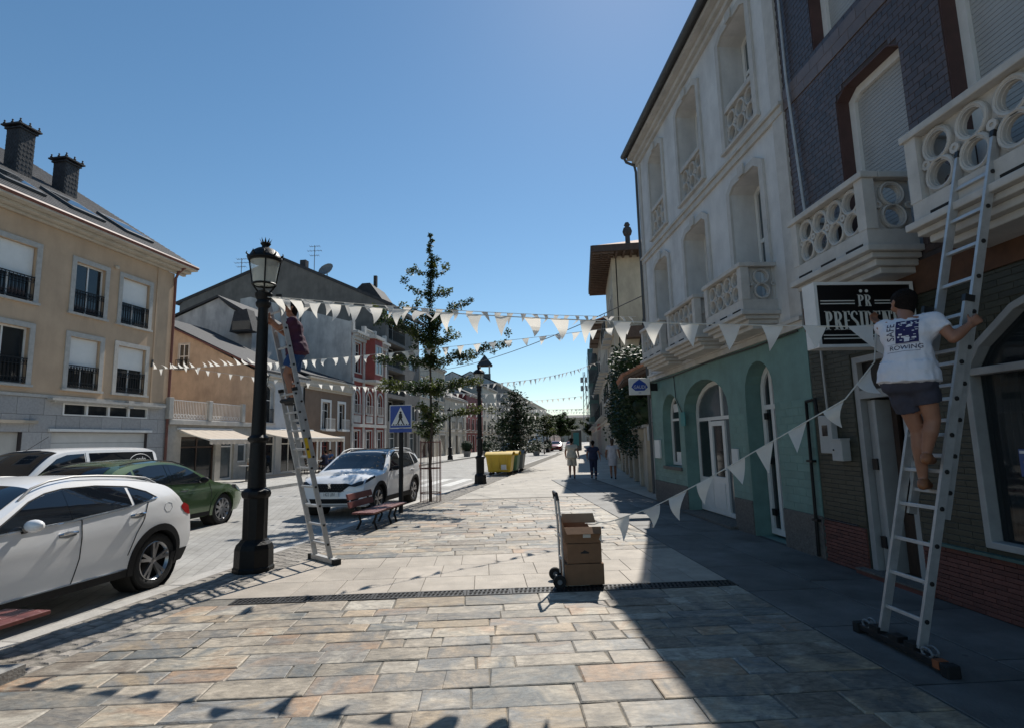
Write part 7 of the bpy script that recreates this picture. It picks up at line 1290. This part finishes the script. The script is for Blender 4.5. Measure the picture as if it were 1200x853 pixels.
# three people walking away
def walker(p, H, stride, label, *a, **k):
    p = Vector(p); f = Vector((.19, .98, 0)).normalized(); r = Vector((f.y, -f.x, 0)); q = H/1.75; z = lambda h: Vector((0, 0, h*q))
    J = dict(pelvis=p+z(.93), neck=p+f*.03+z(1.46), head=p+f*.05+z(1.625), l_el=p-r*.27*q+f*stride*.10+z(1.17), l_ha=p-r*.27*q+f*(stride*.25+.05)+z(.95), r_el=p+r*.27*q-f*stride*.10+z(1.17), r_ha=p+r*.31*q-f*stride*.12+z(.93), l_kn=p-r*.09*q-f*stride*.04+z(.50), l_fo=p-r*.09*q-f*stride*.34+z(.085 if stride < .2 else .13), r_kn=p+r*.09*q+f*stride*.18+z(.50), r_fo=p+r*.09*q+f*stride*.28+z(.07))
    return person('person', label, J, r, f, *a, H=H, vox=.02, **k)
walker((3.80, 24.0, 0), 1.74, .55, 'walker in cream shirt and cream knee-length shorts, leftmost of the three', 'cloth_cream', 'cloth_cream', 'skin_tan', 'hair_dark', 'shoe_dark', leg_cover=.85, loose=1.12, bottom_flare=1.1)
walker((4.57, 23.2, 0), 1.62, .3, 'walker in dark navy clothes between the two in pale clothes', 'cloth_navy', 'cloth_navy', 'skin_tan', 'hair_dark', 'shoe_dark', leg_cover=1.8, loose=1.05)
pw_ = walker((5.32, 22.9, 0), 1.68, .5, 'walker in pale top and short skirt nearest the garden wall', 'cloth_pale', 'cloth_pale', 'skin_tan', 'hair_brown', 'shoe_dark', dress=True, leg_cover=.75, hairlen=.12)
bg2 = thing('handbag', 'small pale bag at the side of the rightmost walker', 'bag', (5.62, 22.93, .62)); mb = MB(); mb.hexa([(5.52, 22.86, .64), (5.66, 22.84, .64), (5.67, 23.0, .64), (5.53, 23.02, .64), (5.54, 22.88, .86), (5.65, 22.86, .86), (5.66, 22.98, .86), (5.55, 23.0, .86)]); mb.build('body', 'cloth_cream', bg2, bevel=.02); MB().tube([(5.59, 22.88, .86), (5.60, 22.93, 1.02), (5.60, 22.97, .86)], .01, 6).build('strap', 'cardboard', bg2)
def sitter(s, t, az, label, *a):
    p = RW(s, t, .08); f = Vector((math.cos(az), math.sin(az), 0)); r = Vector((f.y, -f.x, 0)); z = lambda h: Vector((0, 0, h))
    J = dict(pelvis=p+z(.52), neck=p+z(1.04)-f*.04, head=p+z(1.20), l_el=p-r*.25+f*.1+z(.78), l_ha=p-r*.15+f*.34+z(.74), r_el=p+r*.25+f*.1+z(.78), r_ha=p+r*.15+f*.34+z(.74), l_kn=p-r*.1+f*.42+z(.52), l_fo=p-r*.1+f*.46+z(.07), r_kn=p+r*.1+f*.42+z(.52), r_fo=p+r*.12+f*.40+z(.07))
    person('person', label, J, r, f, *a, H=1.7, vox=.024, leg_cover=1.8)
sitter(17.2, -11.3, 1.6, 'seated person in beige top under the shorter awning', 'cloth_cream', 'cloth_navy', 'skin', 'hair_brown', 'shoe_dark'); sitter(25.2, -11.4, -2.2, 'seated person in blue top at the end of the long awning', 'cloth_blue', 'cloth_navy', 'skin', 'hair_dark', 'shoe_dark'); sitter(23.6, -10.9, 2.4, 'seated person in dark clothes right of the cafe table', 'cloth_navy', 'short_navy', 'skin', 'hair_dark', 'shoe_dark')
